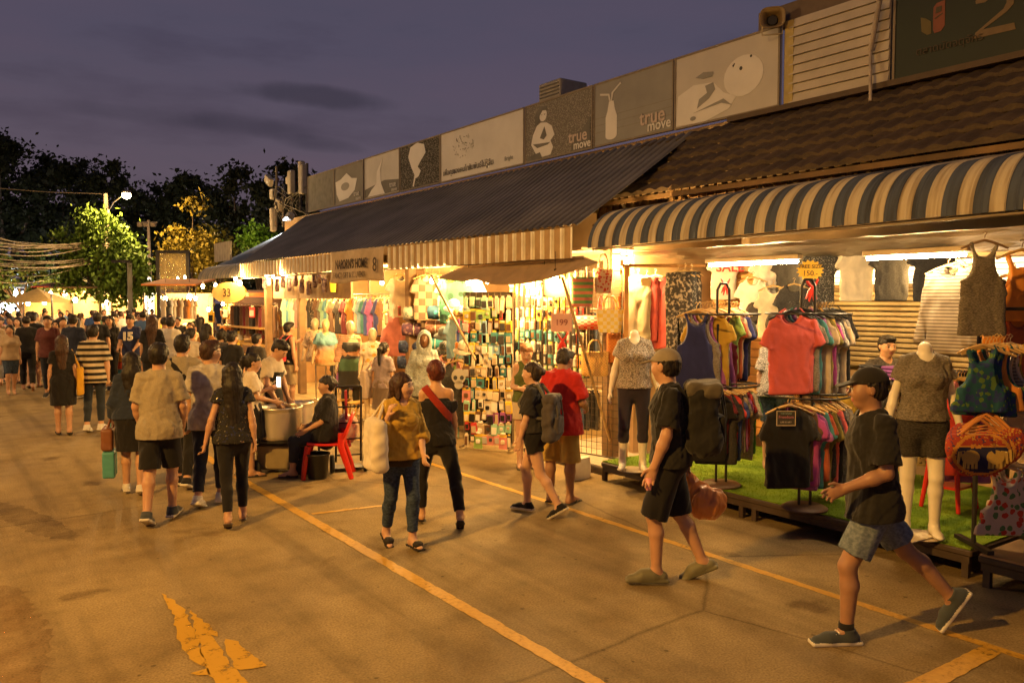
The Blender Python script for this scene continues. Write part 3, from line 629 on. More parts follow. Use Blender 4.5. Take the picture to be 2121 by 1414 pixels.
# tiled roof: waves across, a step at every course
def f_tile(nt, b, N):
    v = coords(nt); n = N('ShaderNodeTexNoise', Scale=2.5, Detail=6.); nt.links.new(v, n.inputs['Vector']); n2 = N('ShaderNodeTexNoise', Scale=30., Detail=4.); nt.links.new(v, n2.inputs['Vector'])
    a = N('ShaderNodeMath', operation='MULTIPLY_ADD'); a.inputs[1].default_value = .5; nt.links.new(n2.outputs['Fac'], a.inputs[0]); nt.links.new(n.outputs['Fac'], a.inputs[2])
    nt.links.new(ramp(nt, a.outputs[0], [(.5, (.030, .018, .008)), (.75, (.060, .038, .017)), (1, (.095, .064, .03))]), b.inputs['Base Color']); b.inputs['Roughness'].default_value = .75; bump(nt, b, n2.outputs['Fac'], .4, .01)
t = MB(); Y0, Y1 = -1.2, 9.6; nc = 6
for c in range(nc):
    def fn(u, v, c=c):
        y = Y0 + (Y1 - Y0) * u; q = c + v * 1.06; x = 7.75 + (9.5 - 7.75) * q / nc; z = 3.49 + (4.62 - 3.49) * q / nc
        return (x, y, z + .034 * abs(math.sin(y * PI / .22 + v * .5)) + .05 * (1 - v) - .02 + .004 * math.sin(y * 13 + c * 2.1))
    t.grid(fn, 300, 3)
    t.grid(lambda u, v, c=c: (7.75 + 1.75 * c / nc, Y0 + (Y1 - Y0) * u, 3.49 + 1.13 * c / nc + v * (.034 * abs(math.sin((Y0 + (Y1 - Y0) * u) * PI / .22)) + .03 + .004 * math.sin((Y0 + (Y1 - Y0) * u) * 13 + c * 2.1))), 300, 1, 0, False)
part(t, 'tile_roof', mat('tile', f_tile))
part(MB().box((9.48, 3.4, 4.66), (.22, 9.0, .07)), 'roof_flashing', m_plain((.09, .06, .035), .7))
part(MB().box((7.80, 4.0, 3.44), (.05, 10.4, .06)), 'eave_board', m_plain((.14, .08, .03), .7, var=.5, scale=2.))
lt = MB(); lt.box((8.25, 4.2, 3.22), (.03, 10.6, .03)); lt.box((8.25, 4.2, 3.42), (.03, 10.6, .03))
for i in range(70): lt.box((8.22, -1 + i * .15, 3.25), (.03, .03 + .02 * (i % 3), .66))
part(lt, 'eave_lattice', m_plain((.22, .13, .055), .8, var=.3, scale=4.))
part(MB().box((8.36, 4.2, 3.28), (.04, 10.6, .6)), 'eave_wall', m_plain((.20, .12, .055), .8, var=.3, scale=3.))
for i in range(8):
    part(MB().tube([(8.26, .4 + i * 1.15, 3.0), (7.84, .4 + i * 1.15, 3.46)], .022, 6), 'roof_bracket', m_plain((.10, .07, .04), .7))
# grey corrugated sheet roof, skewed at both ends
def f_metalroof(nt, b, N):
    v = coords(nt); n = N('ShaderNodeTexNoise', Scale=1.2, Detail=7.); nt.links.new(v, n.inputs['Vector'])
    nt.links.new(ramp(nt, n.outputs['Fac'], [(.3, (.10, .095, .09)), (.6, (.18, .17, .16)), (.8, (.22, .205, .19))]), b.inputs['Base Color']); b.inputs['Roughness'].default_value = .55; b.inputs['Metallic'].default_value = .25
FL, FR, BR, BL = V(6.33, 20.6, 2.99), V(6.33, 7.58, 2.985), V(9.5, 8.61, 4.62), V(9.5, 24.4, 4.62)
NR = 84
def fn(u, v):
    p = (FL * (1 - u) + FR * u) * (1 - v) + (BL * (1 - u) + BR * u) * v; q = (u * NR) % 1
    r = max(0, min(1, (.5 - abs(q - .5)) * 6 - .7)); return (p[0], p[1], p[2] + .024 * r - .012 * math.sin(v * PI))
solidify(part(MB().grid(fn, NR * 8, 6, 0, False), 'sheet_roof', mat('metalroof', f_metalroof)), .004)
solidify(part(MB().grid(lambda u, v: (6.35 + .5 * (1 - math.cos((1 - v) * PI / 2)) + .012 * math.sin(u * 44 * PI), 20.7 + 3.9 * u, 2.66 + .40 * math.sin((1 - v) * PI / 2)), 176, 8), 'end_canopy', m_stripe((.42, .38, .30), (.26, .26, .25), .24, 1, .5)), .004)
part(MB().grid(lambda u, v: (6.85 + 2.6 * v, 20.7 + 3.9 * u + .6 * v, 3.06 + 1.3 * v + .02 * math.sin(u * 44 * PI)), 176, 2), 'end_roof', m_plain((.17, .15, .13), .6))
part(MB().box((6.7, 23.3, 3.42), (.05, 1.5, .52), 0, 0, 0, 0), 'end_gable', m_stripe((.50, .46, .38), (.36, .33, .28), .16, 1, .6))
# cream valance of ribbed sheet under the roof edge
def valance(y0, y1, z0, z1):
    n = int((y1 - y0) / .2)
    def fn(u, v):
        y = y0 + (y1 - y0) * u; q = (y / .2) % 1; r = .018 if .08 < q < .78 else -.012; return (6.31 - r, y, z0 + (z1 - z0) * v + .006 * math.sin(y * 3.1) * (1 - v))
    o = part(MB().grid(fn, n * 14, 2, 0, False), 'valance', m_stripe((.40, .28, .15), (.86, .83, .74), .2, 1, .24, .7, .08)); solidify(o, .004)
valance(7.62, 12.45, 2.60, 2.965); valance(14.75, 20.5, 2.64, 2.97)
part(MB().tube([(6.36, 7.5, 2.60), (6.36, 20.6, 2.62)], .02, 6), 'valance_rail', m_plain((.2, .15, .1), .6))
part(MB().box((7.6, 14., 2.72), (2.2, 12.6, .03)), 'soffit', m_plain((.46, .34, .2), .8, var=.2, scale=2.))
# blue and white barrel awning over the nearest stall
def aw(u, v):
    y = -1.2 + (7.44 + 1.2) * u; Z0 = 2.74 - .008 * (y - 2.7)
    if v < .6: a = v / .6 * PI / 2 * .92; x, z = 6.38 + .50 * (1 - math.cos(a)), Z0 + .47 * math.sin(a)
    else: q = (v - .6) / .4; x, z = 6.38 + .50 * (1 - math.cos(PI / 2 * .92)) + q * 1.35, Z0 + .47 * math.sin(PI / 2 * .92) + q * .24
    r = .006 * (1 if (y / .117) % 1 < .5 else 0) + .006 * (1 if abs((y / .1635 * 2) % 1 - .5) < .06 else 0); return (x - r * math.cos(v * 2), y, z + r * math.sin(v * 2))
awn = thing('awning', 'blue and cream striped barrel awning over the clothes stall at the right', 'awning', (6.4, 3.1, 2.66))
def f_aw(nt, b, N):
    v = coords(nt); s = N('ShaderNodeSeparateXYZ'); nt.links.new(v, s.inputs[0]); m = N('ShaderNodeMath', operation='MULTIPLY'); m.inputs[1].default_value = 1 / .234; nt.links.new(s.outputs[1], m.inputs[0])
    fr = N('ShaderNodeMath', operation='FRACT'); nt.links.new(m.outputs[0], fr.inputs[0]); l = N('ShaderNodeMath', operation='LESS_THAN'); l.inputs[1].default_value = .5; nt.links.new(fr.outputs[0], l.inputs[0])
    col = ramp(nt, l.outputs[0], [(0, (.060, .076, .125)), (1, (.42, .37, .29))])
    mp = N('ShaderNodeMapping'); mp.inputs['Scale'].default_value = (1, 12, 1); nt.links.new(v, mp.inputs['Vector']); n = N('ShaderNodeTexNoise', Scale=1.6, Detail=6.); nt.links.new(mp.outputs['Vector'], n.inputs['Vector'])
    n2 = N('ShaderNodeTexVoronoi', Scale=5.); nt.links.new(v, n2.inputs['Vector']); sp = ramp(nt, n2.outputs['Distance'], [(.03, (.35, .25, .18)), (.06, (1, 1, 1))])
    x = N('ShaderNodeMix', data_type='RGBA', blend_type='MULTIPLY'); x.inputs['Factor'].default_value = .9; nt.links.new(col, x.inputs['A']); nt.links.new(ramp(nt, n.outputs['Fac'], [(.3, (.55, .5, .45)), (.55, (1, 1, 1))]), x.inputs['B'])
    y = N('ShaderNodeMix', data_type='RGBA', blend_type='MULTIPLY'); y.inputs['Factor'].default_value = .7; nt.links.new(x.outputs['Result'], y.inputs['A']); nt.links.new(sp, y.inputs['B'])
    nt.links.new(y.outputs['Result'], b.inputs['Base Color']); b.inputs['Roughness'].default_value = .75; b.inputs['Specular IOR Level'].default_value = .2
def apart(mb, name, m): o = mb.build(name, m, awn); o.location = (-6.4, -3.1, -2.66); return o
solidify(apart(MB().grid(aw, 74 * 10, 18, 0, False), 'canopy', mat('awning', f_aw)), .003)
fr = MB()
for i in range(8): fr.tube([(6.43, .05 + i * 1.04, 2.72), (6.58, .05 + i * 1.04, 3.06), (6.9, .05 + i * 1.04, 3.12), (8.1, .05 + i * 1.04, 3.32)], .014, 5)
fr.tube([(6.42, -1.2, 2.75), (6.42, 7.4, 2.69)], .016, 6); apart(fr, 'frame', m_plain((.25, .2, .15), .5))
# crumpled foil lining under it
rs = np.random.RandomState(3); cr = rs.rand(60, 40)
def foil(u, v):
    i, j = u * 58, v * 20; return (6.55 + 2.9 * v, -1.1 + 8.4 * u, 2.63 + .02 * math.sin(u * 23) * v + .045 * cr[int(i), int(j)] * (.3 + v) - .05 * v)
solidify(part(MB().grid(foil, 58, 20, 0, False), 'foil_lining', m_plain((.36, .30, .22), .36, .8, var=.15)), .002)
# shutter, window and shelf at the back of the near stall
sh = MB()
for i in range(16): sh.box((9.44, 5.0, 1.30 + i * .062), (.03, 2.6, .05), b=.012)
part(sh, 'roller_shutter', m_plain((.25, .19, .10), .6, .2, var=.15))
wn = MB(); wn.box((9.42, 5.0, 2.26), (.05, 2.7, .05)); wn.box((9.38, 4.75, 1.9), (.1, .1, 1.4)); wn.box((9.42, 6.3, 1.8), (.08, .08, 1.7)); wn.box((9.42, 3.7, 1.8), (.08, .08, 1.7))
for i in range(4): wn.box((9.43, 5.0, 2.31 + i * .06), (.02, 2.7, .008))
part(wn, 'window_frame', m_plain((.12, .075, .035), .6))
part(MB().box((9.47, 5.0, 2.42), (.02, 2.7, .26)), 'window', m_emit((.95, .80, .55), .9))
sl = MB()
for i in range(19): sl.box((8.9, 7.0, .35 + i * .115), (.05, 1.4, .105), b=.012)
part(sl, 'slat_wall', m_plain((.60, .30, .085), .45, var=.12, scale=3.))
part(MB().box((8.3, 2.6, 1.3), (2.2, .05, 2.6)), 'side_panel', m_plain((.33, .2, .1), .8))
# ================================================================ picture panels on the parapet
POST = {}
def pxy(x, y): p = xp(x, y, 9.45); return p[1], p[2]
def panel(name, label, x0, x1, mt, cat='sign', ztop=None, zb=None, X=9.45):
    """x0, x1: where its lower corners stand along the street; returns root and a frame (u along the board to the right, v up)"""
    a = xp(x0[0], x0[1], X); b = xp(x1[0], x1[1], X); yl, yr = a[1], b[1]; zb = zb or (a[2] + b[2]) / 2; zt = ztop or 5.78
    r = thing(name, label, cat, (X, (yl + yr) / 2, zb)); W, H = yl - yr, zt - zb
    MB().box((0, 0, H / 2), (.05, W - .012, H)).build('board', mt, r); r['_w'] = W; r['_h'] = H
    e = MB()
    for s in (-1, 1): e.box((-.03, s * (W / 2 - .015), H / 2), (.012, .03, H))
    e.box((-.03, 0, .015), (.012, W - .07, .03)); e.box((-.03, 0, H - .015), (.012, W - .07, .03)); e.build('edging', m_plain((.23, .19, .14), .7), r)
    F = lambda u, v, o=.027: (-o, W / 2 - u * W, v * H)
    return r, F, W, H
def shape(r, F, polys, m, name='picture', o=.027, th=.003):
    if 1 < len(polys) < 8: return [shape(r, F, [p], m, name, o, th) for p in polys][0]
    mb = MB()
    for p in polys:
        a = [F(u, v, o) for u, v in p]; b = [F(u, v, o + th) for u, v in p]; n = len(a); mb.add(a + b, [tuple(range(n)), tuple(range(2 * n - 1, n - 1, -1))] + [(i, n + i, n + (i + 1) % n, (i + 1) % n) for i in range(n)])
    return mb.build(name, m, r)
def lett(r, F, txt, u, v, size, m, sq=1., bold=0., name='lettering'):
    p = F(u, v, .0365); return text_mesh(txt, size, m, r, name, frame(p, (0, -1, 0), (0, 0, 1)), .002, bold, sq)
def oval(cx, cy, rx, ry, n=20, a0=0, a1=2 * PI): return [(cx + rx * math.cos(a0 + (a1 - a0) * i / n), cy + ry * math.sin(a0 + (a1 - a0) * i / n)) for i in range(n)]
CREAM = m_plain((.66, .65, .62), .65, var=.08, scale=2.); CREAM2 = m_plain((.56, .55, .52), .65, var=.1, scale=2.); LIGHT = m_plain((.74, .73, .70), .65, var=.05, scale=3.); DARKG = m_plain((.13, .125, .11), .65, var=.25, scale=3.); MID = m_plain((.27, .27, .255), .65, var=.12, scale=2.); PINK = m_plain((.55, .45, .40), .6)
LEAF = m_floral((.055, .055, .05), (.34, .33, .29), (.20, .19, .17), 30., .42); LEAFB = m_floral((.17, .16, .14), (.42, .40, .35), (.30, .28, .25), 42., .42)
r, F, W, H = panel('metal_screen', 'plain grey ribbed screen at the far end of the roof parapet', (640, 440), (694, 428), m_stripe((.20, .20, .18), (.26, .26, .235), .09, 1, .5)); 
r, F, W, H = panel('picture_sign', 'dark board showing a pale shield shape, farthest of the pictures on the roof', (694, 428), (755, 415), m_plain((.17, .165, .15), .65, var=.15, scale=2.))
shape(r, F, [[(.06, .62), (.25, .66), (.45, .78), (.62, .62), (.80, .58), (.72, .30), (.5, .14), (.2, .10), (.1, .3)]], LIGHT); shape(r, F, [oval(.4, .45, .14, .10)], MID, 'picture', .031); lett(r, F, 'true', .78, .15, .2, LIGHT); lett(r, F, 'move', .84, .04, .14, LIGHT)
r, F, W, H = panel('picture_sign', 'pale board with a tapering white column over a dark foot', (757, 415), (830, 398), CREAM2)
shape(r, F, [[(0.02, .04), (.98, .04), (.98, .3), (.6, .36), (.02, .24)]], DARKG); shape(r, F, [[(.1, .05), (.60, .05), (.50, .3), (.47, .62), (.55, .88), (.38, .6), (.36, .32), (.22, .2)]], LIGHT, 'picture', .031); lett(r, F, 'true', .82, .16, .2, LIGHT); lett(r, F, 'move', .86, .06, .13, LIGHT)
r, F, W, H = panel('picture_sign', 'dark leafy board with a tall fan-shaped pale bloom', (831, 398), (914, 380), LEAF)
shape(r, F, [[(.33, .06), (.38, .3), (.3, .48), (.22, .72), (.28, .92), (.45, .98), (.62, .9), (.66, .72), (.52, .55), (.46, .46), (.54, .36), (.48, .25), (.4, .22), (.36, .05)]], LIGHT)
r, F, W, H = panel('picture_sign', 'white board with a small ink sketch and a line of script below', (915, 380), (1088, 341), CREAM)
sk = []
rr = random.Random(5)
for i in range(46):
    a = rr.random() * 6.3; q = rr.random() ** .6; x, y = .30 + .13 * q * math.cos(a), .60 + .20 * q * math.sin(a); d = rr.uniform(.015, .04); b = rr.random() * 3; sk.append([(x, y), (x + d * math.cos(b), y + d * math.sin(b) * 1.8), (x + d * math.cos(b) + .004, y + d * math.sin(b) * 1.8 + .012)])
shape(r, F, sk, DARKG); [lett(r, F, t_, u_, .13, .17, DARKG) for t_, u_ in (('เพื่อคุณ', .12), ('ของคนไทย', .29), ('สัมพันธ์ไม่รู้ลืม', .52))]; lett(r, F, 'Bright', .84, .14, .12, MID)
r, F, W, H = panel('picture_sign', 'board with a person sitting among speckled leaves', (1090, 340), (1230, 308), LEAFB)
shape(r, F, [[(.10, .30), (.13, .46), (.19, .60), (.25, .64), (.34, .62), (.42, .54), (.46, .38), (.40, .30), (.44, .18), (.40, .06), (.22, .05), (.16, .16)], oval(.285, .765, .058, .11)], LIGHT)
shape(r, F, [[(.16, .60), (.17, .82), (.24, .92), (.34, .90), (.36, .82), (.28, .84), (.235, .76), (.23, .66)], [(.24, .38), (.31, .56), (.345, .40), (.30, .34)], [(.255, .765), (.275, .775), (.275, .76)], [(.30, .775), (.325, .77), (.31, .755)], [(.13, .30), (.40, .27), (.36, .24), (.2, .22)], [(.05, .03), (.28, .03), (.24, .14), (.06, .10)], [(.7, .03), (.97, .03), (.97, .52), (.86, .34), (.74, .3)]], DARKG, 'picture', .031); lett(r, F, 'true', .80, .17, .30, PINK, 1., .004); lett(r, F, 'move', .86, .05, .21, LIGHT, 1., .003)
r, F, W, H = panel('picture_sign', 'grey board with a white bottle and two bent straws', (1232, 307), (1397, 270), MID)
shape(r, F, [oval(.24, .13, .075, .06, 12, PI, 2 * PI) + [(.315, .14), (.315, .42), (.29, .52), (.27, .66), (.21, .66), (.19, .52), (.165, .42), (.165, .14)]], LIGHT)
shape(r, F, [[(.235, .66), (.215, .78), (.09, .82), (.09, .79), (.2, .755), (.215, .66)], [(.25, .66), (.27, .78), (.37, .88), (.36, .91), (.245, .79), (.235, .66)]], CREAM, 'picture', .031); lett(r, F, 'true', .76, .17, .33, PINK, 1., .005); lett(r, F, 'move', .84, .06, .23, LIGHT, 1., .003)
shape(r, F, [[(.0, y), (1, y + .004), (1, y + .01), (0, y + .006)] for y in (.22, .33, .44)], m_plain((.22, .2, .165), .7), 'picture', .0265, .001)
r, F, W, H = panel('picture_sign', 'nearest pale picture board showing a white toy animal under the loudspeaker', (1399, 270), (1617, 222), m_plain((.55, .53, .49), .65, var=.08, scale=2.))
shape(r, F, [oval(.68, .50, .18, .26), [(.02, .05), (.04, .45), (.2, .55), (.4, .52), (.5, .35), (.62, .26), (.55, .12), (.3, .02)]], LIGHT)
shape(r, F, [oval(.66, .60, .014, .026, 10), oval(.75, .72, .01, .018, 10), [(.58, .66), (.6, .69), (.605, .68), (.59, .64)], ], m_plain((.02, .02, .02), .5), 'picture', .031)
shape(r, F, [[(.22, .64), (.3, .69), (.4, .66), (.39, .6), (.3, .6)], [(.32, .50), (.4, .52), (.42, .42), (.36, .32), (.24, .22), (.26, .34), (.34, .4)], [(.2, .17), (.5, .27), (.58, .16), (.48, .22)], oval(.2, .10, .03, .03, 10)], MID, 'picture', .031)
r, F, W, H = panel('louvre_screen', 'pale horizontal slat screen between the toy animal picture and the green sign', (1626, 220), (1846, 172), m_plain((.26, .22, .12), .7))
lv = MB(); 
for i in range(9): lv.box((-.035, -.04, .07 + i * .122), (.03, W - .1, .112), 0, 0, 0, .18)
lv.build('slats', m_plain((.50, .45, .36), .5, var=.12, scale=3.), r); MB().box((-.052, W / 2 - .09, .56), (.01, .13, 1.08)).build('slat_edge', m_plain((.46, .37, .14), .7, var=.2), r)
MB().box((.05, -.3, 1.2), (.1, 3.0, .3)).build('top_rail', m_plain((.14, .10, .065), .7), r)
r, F, W, H = panel('green_sign', 'dark green sign with a large gold figure 2 and a tulip emblem', (1850, 172), (2330, 66), m_plain((.007, .016, .007), .6, var=.2, scale=1.5), ztop=6.3)
GOLD = m_plain((.15, .095, .035), .5, var=.2); k2 = 1 / W
fu = lambda px, py: ((W / 2 - (xp(px, py, 9.42)[1] - r.location[1])) / W, (xp(px, py, 9.42)[2] - r.location[2]) / H)
cp = lambda L: [fu(1560 + x * 561 / 2121, y * 330 / 1248) for x, y in L]
shape(r, F, [cp([(1740, 10), (1790, -45), (1900, -100), (2010, -95), (2045, -40), (2040, 30), (1990, 90), (1800, 232), (2045, 178), (2055, 230), (1727, 306), (1740, 260), (1960, 70), (1985, 20), (1985, -20), (1960, -40), (1880, -30), (1815, 20), (1745, 34)])], GOLD, 'lettering')
shape(r, F, [cp([(1312, 140), (1350, 145), (1392, 170), (1395, 265), (1360, 275), (1318, 250)])], m_plain((.11, .085, .018), .6), 'emblem'); shape(r, F, [cp([(1408, 240), (1412, 60), (1440, 25), (1503, 0), (1500, 200), (1470, 245), (1420, 262)])], m_plain((.20, .055, .025), .6), 'emblem')
shape(r, F, [cp([(1428, 110), (1435, 60), (1480, 45), (1475, 90)]), cp([(1420, 145), (1485, 100), (1487, 108), (1424, 153)])], m_plain((.06, .045, .02), .6), 'emblem', .031); lett(r, F, 'ตลาดนัดจตุจักร', *fu(1965, 100), .12, m_plain((.05, .03, .012), .6))
# leaning pipe on the louvres, loudspeaker, roof box
p = MB(); a, b, c = xp(1803, 210, 9.2), xp(1803, 105, 9.35), xp(1822, 3, 9.3); p.tube([a, b], .02, 8); p.tube([b, c], .032, 8); p.build('pipe', m_plain((.42, .36, .29), .6, var=.3, scale=6.), lab=('weathered pipe leaning against the pale slat screen', 'pipe'))
q = xp(1600, 42, 9.3); ls = thing('loudspeaker', 'old horn loudspeaker on top of the parapet beside the slat screen', 'loudspeaker', q, math.radians(128))
h = MB(); n = 24
def hr(t, rr): return [(rr[0] * (abs(math.cos(a)) ** .6) * (1 if math.cos(a) > 0 else -1), t, rr[1] * (abs(math.sin(a)) ** .6) * (1 if math.sin(a) > 0 else -1)) for a in (k * 2 * PI / n for k in range(n))]
h.rings([hr(-.16, (.06, .06)), hr(-.05, (.085, .08)), hr(.05, (.12, .11)), hr(.12, (.165, .14)), hr(.125, (.158, .133)), hr(.05, (.108, .098)), hr(-.05, (.06, .055))], 0, True); h.build('horn', m_plain((.30, .22, .10), .5), ls)
MB().rings([hr(.06, (.035, .035)), hr(-.05, (.04, .04))]).build('reflex_cone', m_plain((.42, .34, .14), .5), ls); MB().lathe([(.06, 0), (.075, .02), (.075, .10), (.05, .13)], (0, 0, 0), 16).build('driver', m_plain((.03, .03, .03), .5), ls).rotation_euler = (PI / 2, 0, 0)
kids(ls)[-1].location = (0, -.15, 0); MB().tube([(-.13, 0, .02), (-.13, 0, -.19), (.13, 0, -.19), (.13, 0, .02)], .012, 6).build('bracket', m_plain((.5, .45, .35), .5), ls)
q = xp(1166, 200, 10.6); ac = thing('roof_unit', 'small slatted cooling unit showing above the parapet', 'cooling unit', q); MB().box((0, 0, 0), (.7, .7, .5), b=.02).build('casing', m_plain((.30, .27, .22), .6), ac); gl = MB()
for i in range(6): gl.box((-.36, 0, -.18 + i * .07), (.02, .6, .02))
gl.build('grille', m_plain((.12, .11, .1), .6), ac)
# banner
def bann(u, v): return (6.24 + .03 * math.sin(u * 9) + .02 * math.sin(v * 4 + u * 3), 14.72 - 2.22 * u, 2.99 - (.58 + .02 * math.sin(u * 7)) * v)
bn = thing('banner', 'tan cloth banner with dark lettering hung from the roof edge', 'banner', (0, 0, 0)); solidify(MB().grid(bann, 40, 10).build('cloth', m_cloth((.46, .36, .24), .2, 5.), bn), .003)
INK = m_plain((.05, .035, .02), .8); text_mesh("NAPORN'S HOME", .235, INK, bn, 'lettering', frame((6.19, 13.73, 2.66), (0, -1, 0), (0, 0, 1)), .002, .004, .72); text_mesh("FANCY GIFT & SOUVENIR", .15, m_plain((.12, .09, .06), .8), bn, 'lettering', frame((6.19, 13.8, 2.49), (0, -1, 0), (0, 0, 1)), .002, 0, .8); text_mesh("8", .34, INK, bn, 'emblem', frame((6.19, 12.75, 2.58), (0, -1, 0), (0, 0, 1)), .002)
# tarpaulin canopy with two bamboo props
A, B_, C_, D_ = xp(903, 576, 6.0), xp(1240, 545, 6.15), V(6.55, 7.7, 2.62), V(6.55, 10.4, 2.62)
def tarp(u, v):
    p = (A * (1 - u) + B_ * u) * (1 - v) + (D_ * (1 - u) + C_ * u) * v; s = math.sin(u * PI); return (p[0], p[1], p[2] - .16 * s * (1 - v) ** 1.5 * (u > 0) + .05 * math.sin(u * 7) * (1 - v) * .3 + .05 * math.exp(-((u - .3) / .06) ** 2) * (1 - v))
solidify(MB().grid(tarp, 40, 8).build('tarpaulin', m_cloth((.30, .20, .11), .25, 4.), lab=('brown tarpaulin stretched below the cream valance over the accessory stall', 'tarpaulin')), .004)
BAM = m_plain((.36, .24, .11), .5, var=.3, scale=12.)
for (a, b, l) in ((xp(1165, 575, 6.0), gp(1278, 962), 'long bamboo prop leaning in front of the straw bags'), (xp(893, 570, 6.0), xp(985, 745, 5.85), 'bamboo stick slanting across the rolled blankets')):
    MB().tube([a + (V(b) - a) * t for t in (0, .25, .5, .75, 1)], [.017, .018, .016, .018, .017], 8).build('bamboo_pole', BAM, lab=(l, 'pole'))
# ================================================================ clothes on hangers
ORD = ['first', 'second', 'third', 'fourth', 'fifth', 'sixth', 'seventh', 'eighth', 'ninth', 'tenth', 'eleventh', 'twelfth', 'thirteenth', 'fourteenth', 'fifteenth', 'sixteenth', 'seventeenth', 'eighteenth', 'nineteenth', 'twentieth']
COL = dict(navy=(.025, .03, .13), grey=(.22, .20, .18), purple=(.30, .09, .30), mustard=(.42, .27, .04), black=(.014, .013, .014), charcoal=(.05, .048, .048), maroon=(.16, .02, .03), lime=(.26, .42, .12), rust=(.36, .09, .04), beige=(.50, .39, .26),
           red=(.52, .05, .045), coral=(.62, .12, .12), teal=(.06, .22, .24), olive=(.19, .16, .04), magenta=(.42, .07, .30), silver=(.40, .38, .35), brown=(.14, .07, .035), blue=(.05, .08, .30), green=(.06, .22, .06), white=(.75, .71, .64), pink=(.66, .26, .25), orange=(.68, .26, .05), yellow=(.75, .52, .06), cream=(.68, .58, .42), denim=(.07, .10, .17), sky=(.25, .42, .58), mint=(.30, .55, .42), lilac=(.42, .34, .48))
PAT = {}
def gm(c): return PAT[c] if c in PAT else m_heather(mul(COL[c], .75), mul(COL[c], 1.2)) if c in ('grey', 'charcoal', 'silver') else m_cloth(COL[c])
def g_top(seed, L=.68, sleeve=.2, hw=.178, h=.011, flare=.0):
    S = SDF((-.46, -.09, -.16 - max(L, sleeve + .1)), (.46, .09, .0), h); z0 = -.115
    S.cone((0, 0, z0 - .02), (0, 0, z0 - .16), .10, .20, .03, ((0, 1, 0), 5.))
    for q in (-1, 1):
        S.cone((q * .05, 0, z0 - .005), (q * hw * .86, 0, z0 - .045), .022, .026, .03)
        S.cone((q * hw * .70, 0, z0 - .16), (q * (hw * .72 + flare), 0, z0 - L - .05), hw * .36, hw * .36 + flare * .3, .05, ((0, 1, 0), 2.2))
    if sleeve > 0:
        F0 = S.F; S.F = np.full_like(F0, 1.)
        for q in (-1, 1):
            if sleeve < .35: S.cone((q * hw * .84, 0, z0 - .075), (q * (hw + .055), 0, z0 - .11 - sleeve), .056, .076, 0, ((0, 1, 0), 2.2))
            else: S.cone((q * hw * .88, 0, z0 - .07), (q * (hw + .055), 0, z0 - sleeve), .05, .05, 0, ((0, 1, 0), 1.6))
        if sleeve < .35:
            n_ = nz((.42, 0, -1)); zz = S.ax[2][None, None, :] - (z0 - .05 - sleeve); S.F = np.maximum(S.F, (np.abs(S.ax[0][:, None, None]) - hw - .05) * n_[0] + zz * n_[2] + 0 * S.ax[1][None, :, None])
        F1 = S.F; S.F = F0; S.put((slice(None),) * 3, F1, .03, 'u')
    S.cone((0, 0, z0 - .1), (0, 0, z0 - L - .05), .165, .165, .04, ((0, 1, 0), 5.5))
    S.noise(.022, 22, seed, (1, .15, .10)); S.noise(.008, 50, seed + 3, (1, .2, .5))
    S.cut((0, 0, z0 - L), (0, 0, -1))
    S.ell((0, -.015, z0 + .01), (.085, .08, .075), None, .01, 's')
    if sleeve <= 0:
        for q in (-1, 1): S.ell((q * (hw + .02), 0, z0 - .13), (.10, .2, .17), None, .015, 's')
        S.ell((0, -.02, z0 + .02), (.095, .08, .13), None, .01, 's')
    return S.mesh()
def g_pants(seed, L=.95, w=.085, h=.012):
    S = SDF((-.25, -.09, -.13 - L), (.25, .09, 0), h)
    S.cone((-.1, 0, -.12), (.1, 0, -.12), .05, .05, .02, ((0, 1, 0), 1.5)); S.cone((0, 0, -.12), (0, 0, -.32), .15, .15, .03, ((0, 1, 0), 3.4))
    for q in (-1, 1): S.cone((q * .085, 0, -.25), (q * .09, 0, -.17 - L), .088, w, .02, ((0, 1, 0), 2.2))
    S.noise(.014, 24, seed, (1, .2, .15)); S.cut((0, 0, -.08), (0, 0, 1)); S.cut((0, 0, -.08 - L), (0, 0, -1)); return S.mesh()
def mesh_of(name, vf, m=None):
    o = link(name, vf[0], vf[1], m or m_plain((.5, .5, .5))); me = o.data; bpy.data.objects.remove(o); return me
GM = dict(tee=[mesh_of('cloth', g_top(i)) for i in (1, 2, 3)], tank=[mesh_of('cloth', g_top(i, .80, 0, .165, flare=.03)) for i in (4, 5)], long=[mesh_of('cloth', g_top(i, .74, .62)) for i in (6, 7)], pants=[mesh_of('cloth', g_pants(8)), mesh_of('cloth', g_pants(9, .9, .07))],
          dress=[mesh_of('cloth', g_top(10, 1.0, .2, .19, flare=.07))], sundress=[mesh_of('cloth', g_top(11, .80, 0, .18, flare=.08))], cami=[mesh_of('cloth', g_top(12, .50, 0, .17, flare=.05))])
hg = MB(); hg.tube([(.0, 0, -.045), (.0, 0, -.02), (.018, 0, .0), (.0, 0, .018), (-.018, 0, .002)], .004, 6); hg.tube([(-.20, 0, -.135), (-.1, 0, -.09), (0, 0, -.062), (.1, 0, -.09), (.20, 0, -.135)], [.009, .012, .014, .012, .009], 6)
o = hg.build('hanger', m_plain((.55, .36, .15), .5)); HM = o.data; bpy.data.objects.remove(o)
WOODH = m_plain((.58, .38, .15), .45); BLACKH = m_plain((.02, .02, .02), .35); WHITEH = m_plain((.7, .6, .45), .4)
gn = [0]
